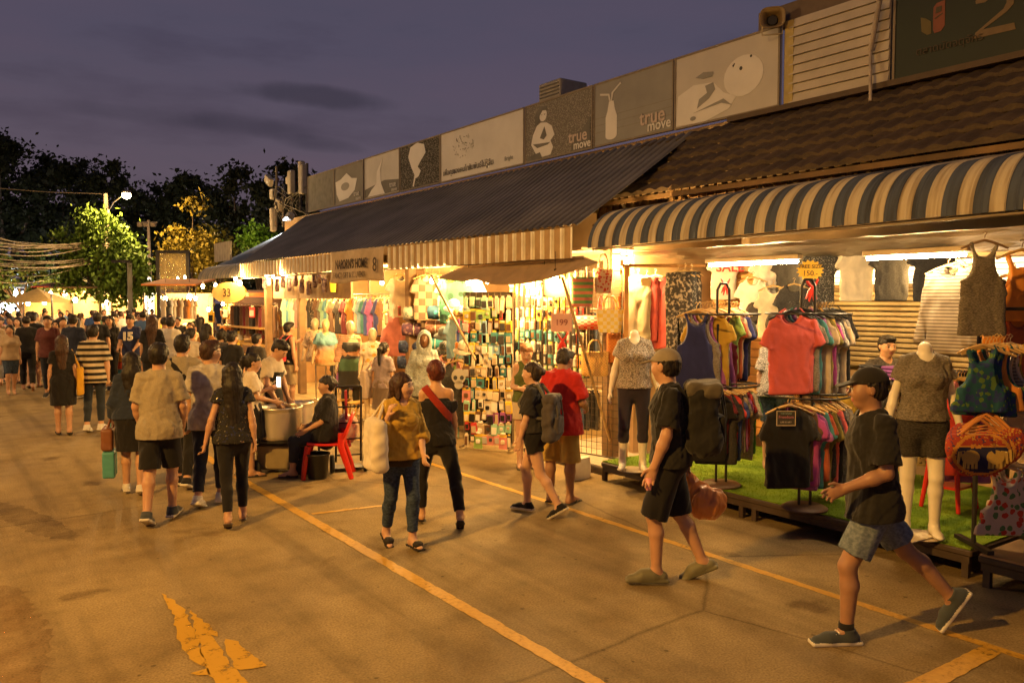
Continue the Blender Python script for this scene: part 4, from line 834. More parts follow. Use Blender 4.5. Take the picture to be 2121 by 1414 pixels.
def garment(kind, loc, rz, col, label, cat=None, group=None, hanger=WOODH, s=1., name=None, tilt=0., m=None):
    names = dict(tee='t_shirt', tank='sleeveless_top', long='long_sleeved_top', pants='trousers', dress='dress', sundress='sundress', cami='camisole')
    r = thing(name or names[kind], label, cat or names[kind].replace('_', ' ').replace('t shirt', 't-shirt'), loc, rz, group); r.scale = (s, s, s); r.rotation_euler[1] = tilt
    me = GM[kind][gn[0] % len(GM[kind])]; gn[0] += 1; o = bpy.data.objects.new('cloth', me); C.objects.link(o); o.parent = r; o.material_slots[0].link = 'OBJECT'; o.material_slots[0].material = m or gm(col)
    if hanger:
        o = bpy.data.objects.new('hanger', HM); C.objects.link(o); o.parent = r; o.material_slots[0].link = 'OBJECT'; o.material_slots[0].material = hanger
    return r
FH = nz((FW[0], FW[1], 0))
def fan(p0, cols, kinds, where, group, d=(.75, .66), sp=.058, a0=0., a1=-52., hanger=WOODH, sag=0., s=1.):
    dd = RT * d[0] + FH * d[1]; n = len(cols)
    for i, c in enumerate(cols):
        k = kinds if isinstance(kinds, str) else kinds[i]
        nm = dict(tee='t-shirt', tank='sleeveless top', long='long-sleeved top', sundress='strappy dress', cami='camisole top', dress='dress', pants='trousers')[k]
        jt = rnd.uniform(-4, 4); p = V(p0) + dd * sp * i + V(0, 0, -sag * i / n + rnd.uniform(-.008, .008))
        garment(k, p, CAMROT + math.radians(a0 + (a1 - a0) * min(1, i / max(1, n - 1) * 1.4) + jt), c, ('%s %s at the very front of %s' % (c, nm, where)) if i == 0 else '%s %s, %s from the front of %s' % (c, nm, ORD[i], where), None, group, hanger, s * (rnd.uniform(.90, 1.08) if i else 1.), tilt=rnd.uniform(-.03, .03))
BLK = m_plain((.016, .015, .015), .4, spec=.5); STEEL = m_plain((.6, .58, .55), .28, .95)
def rack(base, zt, zl, label, n=2, hw=.3):
    r = thing('garment_rack', label, 'garment rack', base); a = CAMROT - .7
    MB().lathe([(.02, .035), (.17, .03), (.20, .012), (.20, 0), (.02, 0)], (0, 0, 0), 28).build('base_plate', m_plain((.10, .06, .04), .5), r)
    p = MB()
    for q in (-.05, .05): p.tube([(q, 0, .02), (q, 0, zt - .1)], .013, 8)
    p.build('post', BLK, r)
    for z, nm in ((zt, 'upper_ring'), (zl, 'lower_ring')):
        m = MB(); pts = [(.36 * math.cos(t), .36 * math.sin(t), z) for t in (k * 2 * PI / 28 for k in range(29))]; m.tube(pts, .009, 6); m.tube([(-.36, 0, z), (.36, 0, z)], .008, 6); m.tube([(0, -.36, z), (0, .36, z)], .008, 6); m.build(nm, BLK, r)
    MB().tube([(-.06, 0, zt), (-.06, 0, zt + .24), (-.03, 0, zt + .30), (.03, 0, zt + .30), (.06, 0, zt + .24), (.06, 0, zt)], .014, 8).build('top_handle', BLK, r); r.rotation_euler[2] = CAMROT; return r
# ---------------------------------------------------------------- low display decks
def f_grass(nt, b, N):
    v = coords(nt); n = N('ShaderNodeTexNoise', Scale=3., Detail=4.); nt.links.new(v, n.inputs['Vector']); n2 = N('ShaderNodeTexNoise', Scale=220., Detail=2.); nt.links.new(v, n2.inputs['Vector'])
    a = N('ShaderNodeMath', operation='MULTIPLY_ADD'); a.inputs[1].default_value = .8; nt.links.new(n2.outputs['Fac'], a.inputs[0]); nt.links.new(n.outputs['Fac'], a.inputs[2])
    nt.links.new(ramp(nt, a.outputs[0], [(.6, (.07, .15, .010)), (.9, (.19, .33, .022)), (1.1, (.28, .42, .04))]), b.inputs['Base Color']); b.inputs['Roughness'].default_value = .8; b.inputs['Specular IOR Level'].default_value = .2; bump(nt, b, n2.outputs['Fac'], 1., .02)
def deck(label, x0, x1, y0, y1, z, top, edge, legs):
    r = thing('display_deck', label, 'display deck', ((x0 + x1) / 2, (y0 + y1) / 2, 0)); cx_, cy_ = (x0 + x1) / 2, (y0 + y1) / 2
    MB().box((0, 0, z - .03), (x1 - x0, y1 - y0, .05), b=.01).build('top_board', edge, r)
    t = MB(); nx, ny = 40, 70; rs = np.random.RandomState(2)
    if top == 'grass':
        t.box((0, 0, z + .003), (x1 - x0 - .03, y1 - y0 - .03, .012))
        for i in range(15000):
            x, y = rs.uniform(-.5, .5) * (x1 - x0 - .02), rs.uniform(-.5, .5) * (y1 - y0 - .02); a = rs.rand() * 6.3; q = .010; hh = rs.uniform(.018, .032); lx, ly = rs.uniform(-.014, .014, 2)
            t.add([(x - q * math.cos(a) * .3, y - q * math.sin(a) * .3, z + .008), (x + q * math.cos(a) * .3, y + q * math.sin(a) * .3, z + .008), (x + lx, y + ly, z + hh)], [(0, 1, 2)])
        t.build('artificial_grass', mat('grass', f_grass), r)
    else: t.box((0, 0, z + .004), (x1 - x0 - .02, y1 - y0 - .02, .014)).build('covering', top, r)
    MB().box((-(x1 - x0) / 2 + .03, 0, z - .08), (.04, y1 - y0 - .04, .06)).build('rail', edge, r)
    for y in legs: MB().box((-(x1 - x0) / 2 + .03, y - cy_, (z - .10) / 2), (.045, .05, z - .10)).build('leg', edge, r); MB().box(((x1 - x0) / 2 - .05, y - cy_, (z - .05) / 2), (.045, .05, z - .05)).build('leg', edge, r)
    return r
DKW = m_plain((.05, .032, .02), .6, var=.3, scale=6.)
deck('long low deck covered in bright artificial grass under the striped awning', 6.32, 8.6, 2.95, 7.12, .22, 'grass', DKW, (7.08, 5.1, 4.95, 4.0, 3.0))
deck('bare plywood deck at the right end beside the grass covered deck', 6.22, 8.4, .4, 2.86, .23, m_plain((.36, .22, .10), .6, var=.25, scale=3.), DKW, (2.8, 1.7, .6))
deck('small concrete coloured step in front of the wire grid of bags', 6.5, 8.0, 7.3, 8.9, .10, m_plain((.40, .34, .26), .8, var=.2), DKW, (8.8, 7.4))
# ---------------------------------------------------------------- near stall: racks
ZD = .235
rack(tuple(gp(1493, 1004, ZD)), 1.72, 1.02, 'round two tier garment rack with a navy top in front, left on the grass deck')
rack(tuple(gp(1666, 1052, ZD)), 1.74, 1.02, 'round two tier garment rack with a coral t-shirt in front, middle of the grass deck')
PAT['floral blue'] = m_floral((.02, .08, .11), (.10, .18, .05), (.03, .05, .17), 22., .5); PAT['floral red'] = m_floral((.55, .46, .36), (.50, .06, .03), (.10, .22, .08), 17., .42)
PAT['elephant'] = m_floral((.025, .025, .075), (.42, .26, .06), (.36, .05, .03), 32., .40); PAT['leopard'] = m_floral((.42, .28, .12), (.05, .03, .02), (.10, .06, .03), 30., .3); PAT['dotted'] = m_floral((.05, .05, .05), (.4, .38, .34), (.3, .28, .25), 60., .3)
PAT['snake'] = m_heather((.035, .03, .027), (.30, .25, .19), 30, 24, .50, .60); PAT['marled'] = m_heather((.09, .08, .075), (.50, .46, .42), 70, 190, .40, .60); PAT['knit'] = m_stripe((.16, .13, .10), (.36, .31, .24), .03, 2, .5)
PAT['diamond'] = m_weave((.16, .11, .07), (.45, .32, .20), 9.); PAT['batik'] = m_floral((.05, .17, .12), (.02, .05, .04), (.03, .08, .06), 8., .45); PAT['ombre'] = m_ramp([(.38, (.15, .45, .30)), (.48, (.70, .33, .14)), (.58, (.70, .36, .2)), (.64, (.20, .42, .52))]); PAT['orange stripe'] = m_stripe((.62, .22, .10), (.70, .55, .40), .035, 2, .5)
PAT['rainbow'] = m_ramp([(.1, (.12, .30, .45)), (.25, (.6, .3, .3)), (.38, (.2, .5, .3)), (.46, (.5, .5, .55))])
def pz(px, py, D): return dp(px, py, D)
# shoulders sit 0.115 below the hook
fan(xp(1443, 628, 6.2), ['navy', 'grey', 'purple', 'mustard', 'charcoal', 'grey', 'purple', 'maroon', 'lime', 'rust', 'beige', 'navy', 'charcoal'], ['tank'] * 3 + ['tee', 'tank', 'tank', 'tank', 'tank', 'tee', 'tee', 'tee', 'tee', 'tee'], 'the upper tier of the left round rack', 'clothes on the left round rack')
fan(xp(1470, 790, 6.3), ['black', 'maroon', 'charcoal', 'red', 'brown', 'blue', 'beige', 'grey', 'purple', 'red', 'silver', 'green'], 'tee', 'the lower tier of the left round rack', 'clothes on the left round rack', sp=.052)
fan(xp(1637, 628, 6.15), ['coral', 'coral', 'grey', 'teal', 'purple', 'beige', 'olive', 'mustard', 'magenta', 'silver', 'charcoal', 'beige', 'grey', 'black'], 'tee', 'the upper tier of the middle round rack', 'clothes on the middle round rack', hanger=BLACKH)
fan(xp(1632, 824, 6.1), ['black', 'charcoal', 'brown', 'magenta', 'purple', 'teal', 'rust', 'red', 'olive', 'charcoal', 'brown', 'coral', 'black', 'grey', 'grey'], 'tee', 'the lower tier of the middle round rack', 'clothes on the middle round rack', sp=.054)
q = xp(1628, 866, 6.02); lb = thing('shirt_label', 'small framed label card pinned on the black t-shirt front', 'label card', q, CAMROT); MB().box((0, 0, 0), (.165, .004, .13)).build('card', m_plain((.05, .045, .04), .6), lb)
e = MB(); [e.box((s * .08, -.003, 0), (.006, .004, .13)) for s in (-1, 1)]; [e.box((0, -.003, s * .062), (.154, .004, .006)) for s in (-1, 1)]; e.build('border', m_plain((.6, .5, .35), .6), lb)
text_mesh('Freedom', .036, m_plain((.55, .2, .25), .6), lb, 'lettering', frame((0, -.004, .0), (1, 0, 0), (0, 0, 1)), .001); text_mesh('LIFE IS ART', .02, m_plain((.55, .5, .4), .6), lb, 'lettering', frame((0, -.004, -.04), (1, 0, 0), (0, 0, 1)), .001); text_mesh('THE ROAD', .02, m_plain((.3, .45, .4), .6), lb, 'lettering', frame((0, -.004, .035), (1, 0, 0), (0, 0, 1)), .001)
# right-hand rack at the frame's edge
def tstand(base, h, label):
    r = thing('garment_rack', label, 'garment rack', base); p = MB(); p.tube([(-.25, 0, .02), (-.25, 0, h)], .018, 8); p.tube([(.25, 0, .02), (.25, 0, h)], .018, 8); p.build('post', BLK, r); MB().tube([(-.32, 0, h), (.32, 0, h)], .013, 8).build('rail', BLK, r); MB().tube([(-.25, 0, h * .62), (.25, 0, h * .62)], .013, 8).build('cross_bar', BLK, r)
    for q in (-.25, .25): MB().box((q, 0, .015), (.05, .45, .03)).build('foot', BLK, r)
    r.rotation_euler[2] = CAMROT; return r
tstand(tuple(gp(2085, 1130, .25)), 1.78, 'black two tier stand at the right edge holding patterned tops')
fan(xp(2035, 700, 6.0), ['floral blue', 'floral blue', 'floral blue', 'orange', 'floral blue', 'beige', 'knit', 'floral red', 'mustard'], ['cami'] * 9, 'the rack at the right edge', 'patterned tops at the right edge', sp=.07, a1=-35, s=.86)
def pouch(p, rz, label):
    r = thing('elephant_bag', label, 'cloth bag', p, rz, 'elephant print bags at the right edge'); S = SDF((-.3, -.1, -.42), (.3, .1, .0), .010); S.ell((0, 0, -.24), (.225, .05, .16)); S.cone((-.13, 0, -.17), (.13, 0, -.17), .10, .10, .04, ((0, 1, 0), 2.2)); S.noise(.012, 26, 4, (1, .2, .4)); S.cut((0, 0, -.10), (0, 0, 1))
    def sl(c): q = np.sqrt((c[:, 0] / .225) ** 2 + ((c[:, 2] + .235) / .165) ** 2); return np.where(q > .90, 1, np.where(q > .80, 2, np.where(c[:, 2] > -.17, 1, np.where(c[:, 2] > -.19, 2, 0))))
    S.build('bag_body', [m_cloth((.022, .022, .07)), m_floral((.34, .05, .03), (.55, .30, .05), (.06, .05, .12), 48., .4), m_cloth((.55, .24, .04))], r, sl)
    for x in (-.085, .085):
        e = [(x + .062 * math.cos(a), .05 * math.sin(a) - .255) for a in (k * PI / 8 for k in range(16))]; o = MB(); g_ = (-1 if x < 0 else 1)
        o.prism(e, (0, -.046, 0), (1, 0, 0), (0, 0, 1), .006); o.prism([(x + g_ * .04, -.21), (x + g_ * .085, -.215), (x + g_ * .09, -.30), (x + g_ * .078, -.30), (x + g_ * .068, -.25), (x + g_ * .04, -.25)], (0, -.044, 0), (1, 0, 0), (0, 0, 1), .006)
        for k in (-.04, -.015, .015, .04): o.prism([(x + k - .009, -.27), (x + k + .009, -.27), (x + k + .009, -.335), (x + k - .009, -.335)], (0, -.044, 0), (1, 0, 0), (0, 0, 1), .006)
        o.build('elephant_print', m_cloth((.50, .33, .08)), r)
    MB().tube([(-.15, 0, -.12), (-.05, 0, -.03), (0, 0, 0), (.05, 0, -.03), (.15, 0, -.12)], .012, 6).build('handle', m_cloth((.5, .2, .05)), r)
for i in range(4): pouch(xp(2030, 868, 5.9) + (RT * .6 + FH * .6) * .075 * i + V(0, 0, .012 * i), CAMROT - .25 * i, 'navy and red elephant print cloth bag, %s from the front at the right edge' % ORD[i])
fan(xp(2085, 950, 6.3), ['floral red', 'floral red', 'beige', 'floral red'], 'cami', 'the bottom row at the right edge', 'floral skirts at the right edge', sp=.07, a1=-25, s=.9)
garment('tank', xp(2040, 483, 6.3), CAMROT - .1, 'marled', 'sheer grey vest with white edging on a big curved hanger at top right', hanger=m_plain((.25, .16, .08), .5), s=.82, m=m_heather((.11, .095, .075), (.20, .175, .14)))
for i, (px, py) in enumerate(((1965, 555), (1980, 550), (1998, 560), (2012, 552))): garment('long', xp(px, py - 20, 7.0 + .1 * i), CAMROT - .9, 'knit', '%s striped grey knit cardigan hanging behind the sheer vest' % ORD[i], 'cardigan', 'knit cardigans at upper right', s=.95)
for i, (px, py, c) in enumerate(((2100, 570, 'orange'), (2112, 640, 'rust'), (2096, 720, 'floral red'), (2115, 790, 'beige'), (2118, 520, 'orange'))): garment('cami', xp(px, py - 20, 6.9), CAMROT, c, '%s printed top among those stacked at the right picture edge, %s' % (c, ['near the sheer vest', 'below the orange one', 'middle', 'lowest', 'topmost'][i]), None, 'printed tops at the right edge')
# clothes pinned high at the back
for i, (px, py, c, X) in enumerate(((1560, 575, 'white', 8.6), (1602, 592, 'cream', 8.6), (1645, 588, 'charcoal', 8.6), (1500, 520, 'white', 8.7), (1590, 520, 'white', 8.8), (1640, 518, 'charcoal', 8.8), (1700, 512, 'dotted', 8.8), (1775, 506, 'cream', 8.8), (1850, 500, 'charcoal', 8.8), (1930, 496, 'charcoal', 8.8))):
    garment('tee', xp(px, py - 10, X), CAMROT - .35, c, '%s t-shirt hung on the back wall, %s' % (c, ['with a dark face print', 'with a round print', 'right of the printed ones', 'with red lettering', 'beside the sale shirt', 'over the yellow price star', 'speckled one right of the star', 'over the lit window', 'left of the second tube lamp', 'behind the second tube lamp'][i]), None, 'shirts pinned on the back wall', s=.9)
for px, py, m, rx in ((1560, 650, m_plain((.05, .04, .035), .7), .10), (1602, 672, m_plain((.06, .05, .04), .7), .10)):
    p = xp(px, py, 8.5); MB().lathe([(0, 0), (rx, 0), (rx * .6, .012)], (0, 0, 0), 14).build('shirt_print', m, lab=('dark portrait print on the %s shirt at the back' % ('white' if px == 1560 else 'cream'), 'print'))
    o = C.objects[-1]; o.location = p; o.rotation_euler = (PI / 2, 0, CAMROT - .35); o.scale = (1, 1.5, 1)
q = xp(1512, 562, 8.55); text_mesh('SALE', .17, m_plain((.5, .04, .03), .6), None, 'sale_lettering', frame(q, (math.cos(CAMROT - .35), math.sin(CAMROT - .35), 0), (0, 0, 1)), .003, .004)
tag(C.objects[-1], 'red SALE lettering across the white shirt pinned at the back', 'lettering')
# price star on the middle rack
q = xp(1678, 560, 6.7); st = thing('price_star', 'yellow jagged price star with red ribbon above the middle rack', 'price sign', q, CAMROT); pts = [((.125 if k % 2 else .10) * math.cos(k * PI / 16) * 1.05, (.125 if k % 2 else .10) * math.sin(k * PI / 16) * .8) for k in range(32)]
MB().prism(pts, (0, 0, 0), (1, 0, 0), (0, 0, 1), .004).build('card', m_plain((.78, .48, .03), .6), st); text_mesh('FREE SIZE', .05, INK, st, 'lettering', frame((0, -.006, .02), (1, 0, 0), (0, 0, 1)), .001); text_mesh('150.-', .07, INK, st, 'lettering', frame((0, -.006, -.05), (1, 0, 0), (0, 0, 1)), .001)
def bow(loc, label, s=1.):
    m = MB()
    for a in (-2.3, -1.9, -1.2, -.9, .6, 2.5): m.tube([(0, 0, 0), (.04 * s * math.cos(a), 0, .06 * s * math.sin(a)), (.07 * s * math.cos(a * 1.05), 0, .14 * s * math.sin(a))], [.012 * s, .016 * s, .008 * s], 5)
    tag(m.build('ribbon', m_plain((.62, .03, .02), .5), loc=loc, rz=CAMROT), label, 'ribbon')
bow(xp(1682, 595, 6.65), 'red ribbon under the yellow price star'); bow(xp(1503, 590, 6.75), 'red ribbon on the top handle of the left round rack', .8); bow(xp(1165, 705, 5.95), 'red ribbon bow below the pink price card')
# racks at the rear right, counter with folded piles
fan(xp(1748, 790, 7.7), ['mustard', 'cream', 'beige', 'pink', 'coral', 'red'], 'tee', 'the low rail behind the middle round rack', 'shirts on the low rear rail', sp=.06, s=.75)
fan(xp(1860, 770, 7.9), ['leopard', 'leopard', 'snake', 'leopard'], 'tank', 'the leopard print row at the rear', 'leopard prints at the rear', sp=.09, a1=-25)
fan(xp(1985, 770, 7.3), ['red', 'purple', 'maroon', 'pink', 'charcoal'], 'tank', 'the rail behind the right mannequin', 'tops behind the right mannequin', sp=.07)
ct = thing('counter', 'narrow wire counter in front of the stall keeper', 'counter', (8.0, 4.2, 0)); MB().box((0, 0, 1.27), (.5, 1.6, .03)).build('top', STEEL, ct)
for s in (-.75, .75): MB().box((0, s, .62), (.04, .04, 1.25)).build('leg', BLK, ct)
for i, (y, c) in enumerate(((4.75, 'charcoal'), (4.5, 'purple'), (4.2, 'snake'), (3.9, 'charcoal'), (3.65, 'red'))):
    f = MB(); 
    for k in range(4): f.box((0, 0, .02 + k * .035), (.24 - .01 * k, .2, .032), rnd.uniform(-.1, .1), b=.012)
    tag(f.build('folded_clothes', gm(c), loc=(7.95, y, 1.285)), '%s pile of folded clothes on the counter, %s from the left' % (c, ORD[i]), 'folded clothes', 'folded piles on the counter')
# stool behind the right mannequin
stl = thing('stool', 'red plastic stool behind the right mannequin', 'stool', tuple(gp(1965, 1050, ZD)))
RED = m_plain((.55, .025, .015), .35); MB().box((0, 0, .42), (.3, .3, .04), b=.015).build('seat', RED, stl)
for sx in (-1, 1):
    for sy in (-1, 1): MB().tube([(sx * .12, sy * .12, .41), (sx * .165, sy * .165, 0)], [.026, .02], 6).build('leg', RED, stl)
MB().box((0, 0, .2), (.28, .28, .02)).build('brace', RED, stl)
# ---------------------------------------------------------------- tube lamps and bulbs
def tube_lamp(a, b, label, E=26.):
    a, b = V(a), V(b); c = (a + b) / 2; r = thing('tube_lamp', label, 'tube lamp', c); d = nz(b - a); L = np.linalg.norm(b - a); ang = math.atan2(d[1], d[0])
    MB().box((0, 0, .045), (L + .06, .09, .05), ang, b=.008).build('fixture', m_plain((.6, .5, .38), .5), r); MB().tube([-d * L / 2, d * L / 2], .017, 10).build('tube', m_emit((1., .68, .33), E * LM * .8, True), r)
    return r
tube_lamp(xp(1470, 549, 6.85), xp(1652, 541, 6.85), 'lit tube lamp hanging under the foil at the left of the clothes stall'); tube_lamp(xp(1797, 535, 6.85), xp(2000, 527, 6.85), 'lit tube lamp hanging under the foil over the stall keeper')
BULB = {}
def bulb(p, label, W=9., col=WARM2, r=.035, group=None, E=60., drop=.10):
    o = thing('light_bulb', label, 'light bulb', p, 0, group)
    if 'b' not in BULB:
        m = MB(); m.lathe([(.001, -.06), (.02, -.055), (.034, -.03), (.036, -.01), (.028, .02), (.014, .045)], (0, 0, 0), 12, 0); t = m.build('glass', m_emit((1., .74, .40), E)); BULB['b'] = t.data; bpy.data.objects.remove(t)
        m = MB(); m.lathe([(.016, .04), (.017, .09)], (0, 0, 0), 10); m.tube([(0, 0, .09), (0, 0, .3)], .004, 5); t = m.build('socket', BLK); BULB['s'] = t.data; bpy.data.objects.remove(t)
    for n, k in (('glass', 'b'), ('socket', 's')):
        t = bpy.data.objects.new(n, BULB[k]); C.objects.link(t); t.parent = o; t.scale = (r / .035,) * 3
        if n == 'glass' and col is COOL: t.material_slots[0].link = 'OBJECT'; t.material_slots[0].material = m_emit((.85, .95, 1.), E)
        if n == 'glass': t.visible_shadow = False
    if W: lamp('POINT', (0, 0, 0), W, col, o, .05)
    return o
for p_, l_ in ((V(8.9, 5.9, 2.42), 'small lamp near the lit window, left one'), (V(8.9, 4.6, 2.42), 'small lamp near the lit window, right one')): bulb(p_, l_, 6)
# ---------------------------------------------------------------- mannequins
def mannequin(label, foot, face, z, H, head=None, h=.011, base=True, color=(.80, .75, .63), stand=False, **pose):
    P = dict(thL=(-.03, .02, -1), shL=(0, -.02, -1), thR=(.06, .16, -1), shR=(.03, -.12, -1), uaL=(-.30, -.03, -1), faL=(-.22, .22, -1), uaR=(.30, -.03, -1), faR=(.20, .25, -1), fem=1, grip=.25); P.update(pose)
    b = Body(H=H, **P); r = thing('mannequin', label, 'mannequin', (foot[0], foot[1], z), math.radians(face)); b.root = r; b.h = h; m = m_plain(color, .38, var=.04)
    lo, hi = b.bounds(list(b.J.values()), .2); S = SDF(lo, hi, h); b.torso(S); S.cone(b.J['neck'] - b.up * .05, b.J['neck'] + b.up * (.05 if not head else .12), .055, .05, .02)
    for sd in 'LR':
        b.arm(S, sd, t=2); b.leg(S, sd); b.foot(S, sd); b.hand(S, sd)
    if head:
        S.ell(b.hp(0, -.01, .025), V(.076, .095, .10) * b.k, b.HM(), .02); S.ell(b.hp(0, .03, -.04), V(.052, .06, .07) * b.k, b.HM(), .04); S.cone(b.hp(0, .088, .01), b.hp(0, .10, -.02), .007, .010, .012)
    if stand: S.cut((0, 0, b.J['pel'][2] - .10), (0, 0, -1))
    S.build('figure', m, r)
    if stand:
        zp = b.J['pel'][2]; MB().tube([(0, 0, .03), (0, 0, zp - .08)], .014, 8).build('pole', STEEL, r); t = MB()
        for k in range(4): a = k * PI / 2 + .4; t.tube([(0, 0, .06), (.2 * math.cos(a), .2 * math.sin(a), .035)], .012, 6)
        t.build('foot', STEEL, r)
    elif base: MB().lathe([(.02, .008), (.17, .006), (.18, 0), (.02, 0)], (0, 0, 0), 24).build('base_plate', m_plain((.5, .42, .3), .4), r)
    return b
b = mannequin('headless mannequin in a marled t-shirt and dark leggings, left on the grass deck', gp(1312, 972, ZD), 140, ZD, 1.72); b.shirt(.010, PAT['marled'], b.root, hem=-.02, sleeve=.5, name='t_shirt'); b.trousers(.010, m_cloth((.035, .03, .05)), b.root, 1.45, e=.006, fold=.003, name='leggings')
b = mannequin('headless mannequin in a grey t-shirt and black shorts, right on the grass deck', gp(1905, 1108, ZD), 128, ZD, 1.72, thL=(-.03, .12, -1), shL=(0, -.1, -1), thR=(.03, -.03, -1), shR=(.02, 0, -1)); b.shirt(.010, m_heather((.12, .105, .085), (.22, .195, .16)), b.root, hem=-.0, sleeve=.52, fold=.012); b.trousers(.010, m_heather((.03, .028, .026), (.06, .055, .05)), b.root, .62, e=.014, wide=.02, name='shorts')
MB().prism([(-.2, -.1), (.18, -.12), (.22, 0), (-.1, .1)], gp(1880, 1112, ZD + .012), (1, 0, 0), (0, 1, 0), .006).build('foot_card', m_plain((.75, .68, .52), .6), lab=('pale card lying under the feet of the right mannequin', 'card'))
# ================================================================ accessory stall
CW = V(math.cos(CAMROT), math.sin(CAMROT), 0)
def wire_panel(label, a, b, z0, z1, sp=.09, m=None, back=False):
    a, b = V(a[0], a[1], 0), V(b[0], b[1], 0); L = np.linalg.norm(b - a); d = (b - a) / L; r = thing('wire_panel', label, 'wire panel', (a[0], a[1], 0), math.atan2(d[1], d[0])); m = m or m_plain((.25, .2, .14), .4, .6)
    f = MB(); f.tube([(0, 0, z0), (0, 0, z1), (L, 0, z1), (L, 0, z0)], .011, 6); f.tube([(0, 0, z0), (L, 0, z0)], .011, 6); f.build('frame', m, r); g = MB()
    n = int(L / sp); k = int((z1 - z0) / sp)
    for i in range(1, n): g.box((i * sp, 0, (z0 + z1) / 2), (.005, .005, z1 - z0))
    for i in range(1, k): g.box((L / 2, 0, z0 + i * sp), (L, .005, .005))
    g.build('mesh', m, r)
    if back: MB().box((L / 2, .05, (z0 + z1) / 2), (L, .02, z1 - z0)).build('gap_shade_sheet', m_plain((.055, .04, .025), .8), r)  # dark sheet added to put shade into the gaps between packs
    if z0 < .3:
        for x in (0, L): MB().box((x, 0, max(z0, .02) / 2 + .0), (.03, .35, .03)).build('foot', m, r)
    return r
PK = []
for k in range(4):
    m = MB()
    if k == 0: m.box((0, 0, -.085), (.085, .006, .15), 0, 0); m.box((0, -.016, -.095), (.068, .022, .10), 0, 1, b=.006); m.box((0, -.004, -.022), (.06, .004, .02), 0, 2)
    if k == 1: m.box((0, 0, -.08), (.075, .035, .135), 0, 0, b=.006); m.box((0, -.02, -.09), (.055, .006, .075), 0, 1); m.box((0, 0, -.005), (.04, .004, .03), 0, 2)
    if k == 2: m.box((0, 0, -.09), (.10, .006, .16), 0, 0); m.lathe([(.03, -.005), (.032, .01), (.02, .018)], (0, 0, 0), 12, 1); m.box((0, -.012, -.09), (.05, .02, .05), 0, 1, b=.01); m.box((0, -.005, -.02), (.09, .004, .03), 0, 2)
    if k == 3: m.box((0, 0, -.10), (.055, .022, .17), 0, 0, b=.006); m.box((0, -.013, -.10), (.04, .008, .12), 0, 1, b=.003); m.box((0, 0, -.01), (.03, .004, .03), 0, 2)
    t = m.build('pack', [m_plain((.5, .5, .5)), m_plain((.6, .55, .45)), m_plain((.7, .65, .5))]); PK.append(t.data); bpy.data.objects.remove(t)
PC = ['yellow', 'yellow', 'yellow', 'cream', 'white', 'beige', 'beige', 'brown', 'mint', 'lime', 'orange', 'charcoal', 'silver', 'pink', 'teal', 'cream', 'red', 'sky']
def pack(p, rz, col, label, group, s=1., k=None):
    me = PK[rnd.randrange(4) if k is None else k]; o = bpy.data.objects.new('accessory_pack', me); C.objects.link(o); o.location = p; o.rotation_euler = (0, rnd.uniform(-.07, .07), rz + rnd.uniform(-.1, .1)); o.scale = (s, s, s)
    c2 = COL[rnd.choice(['cream', 'white', 'charcoal', 'brown', 'beige', 'silver', 'black'])]
    for i, m in enumerate((m_plain(COL[col], .35, var=.1), m_plain(c2, .3, var=.1), m_plain(COL['yellow'] if rnd.random() < .5 else COL['cream'], .4))): o.material_slots[i].link = 'OBJECT'; o.material_slots[i].material = m
    return tag(o, label, 'accessory pack', group)
P0, P1 = gp(962, 930), gp(1062, 936); wire_panel('tall wire display panel full of phone accessories facing the street', P0, P1, .12, 2.2, back=True)
dd = (P1 - P0); pr = math.atan2(dd[1], dd[0]); nn = V(math.sin(pr), -math.cos(pr), 0)
for j in range(13):
    n = 7 if j % 2 else 8
    for i in range(n):
        c = c if i and rnd.random() < .45 else rnd.choice(PC) if j < 9 else rnd.choice(PC + ['magenta', 'red', 'teal', 'purple']); p = P0 + dd * ((i + .5) / n) + V(0, 0, 2.14 - j * .158 + rnd.uniform(-.01, .01)) + nn * .03
        pack(p, pr, c, '%s accessory pack, %s from the left in the %s row of the front display' % (c, ORD[i], ORD[j]), 'packs on the front accessory display', rnd.uniform(.8, 1.3))
# side of that display: long bright bags and cables
for i in range(10):
    c = rnd.choice(['magenta', 'red', 'teal', 'purple', 'charcoal', 'yellow', 'orange', 'lime', 'silver', 'blue']); p = P0 + V(-.05 + .012 * i, .06 + .05 * (i % 5), 1.85 - .17 * i)
    pack(p, pr - 1.0, c, '%s packet hanging at the left side of the front accessory display, %s from the top' % (c, ORD[i]), 'packets at the side of the front display', 1.15)
# shelves behind, filled with packs
W0, W1 = xp(1058, 700, 7.45), xp(1215, 700, 7.45); wire_panel('wide wire display wall of yellow accessory packs under the tarpaulin', W0, W1, 1.0, 2.55, back=True)
dw = V(W1[0] - W0[0], W1[1] - W0[1], 0); wr = math.atan2(dw[1], dw[0]); wn_ = V(math.sin(wr), -math.cos(wr), 0)
for j in range(9):
    n = 13
    for i in range(n):
        c = c if i and rnd.random() < .5 else rnd.choice(PC); p = V(W0[0], W0[1], 0) + dw * ((i + .5) / n) + V(0, 0, 2.5 - j * .168 + rnd.uniform(-.012, .012)) + wn_ * .03
        pack(p, wr, c, '%s accessory pack, %s from the left in the %s row of the rear display wall' % (c, ORD[i], ORD[j]), 'packs on the rear display wall', rnd.uniform(.95, 1.3))
for i in range(14):
    p = V(W0[0], W0[1], 0) + dw * ((i + .5) / 14) + V(0, 0, 2.56) + wn_ * .28; pack(p, wr, rnd.choice(['cream', 'white', 'orange', 'yellow']), 'pale accessory pack hanging high under the tarpaulin, %s from the left' % ORD[i], 'packs hanging under the tarpaulin', 1.0)
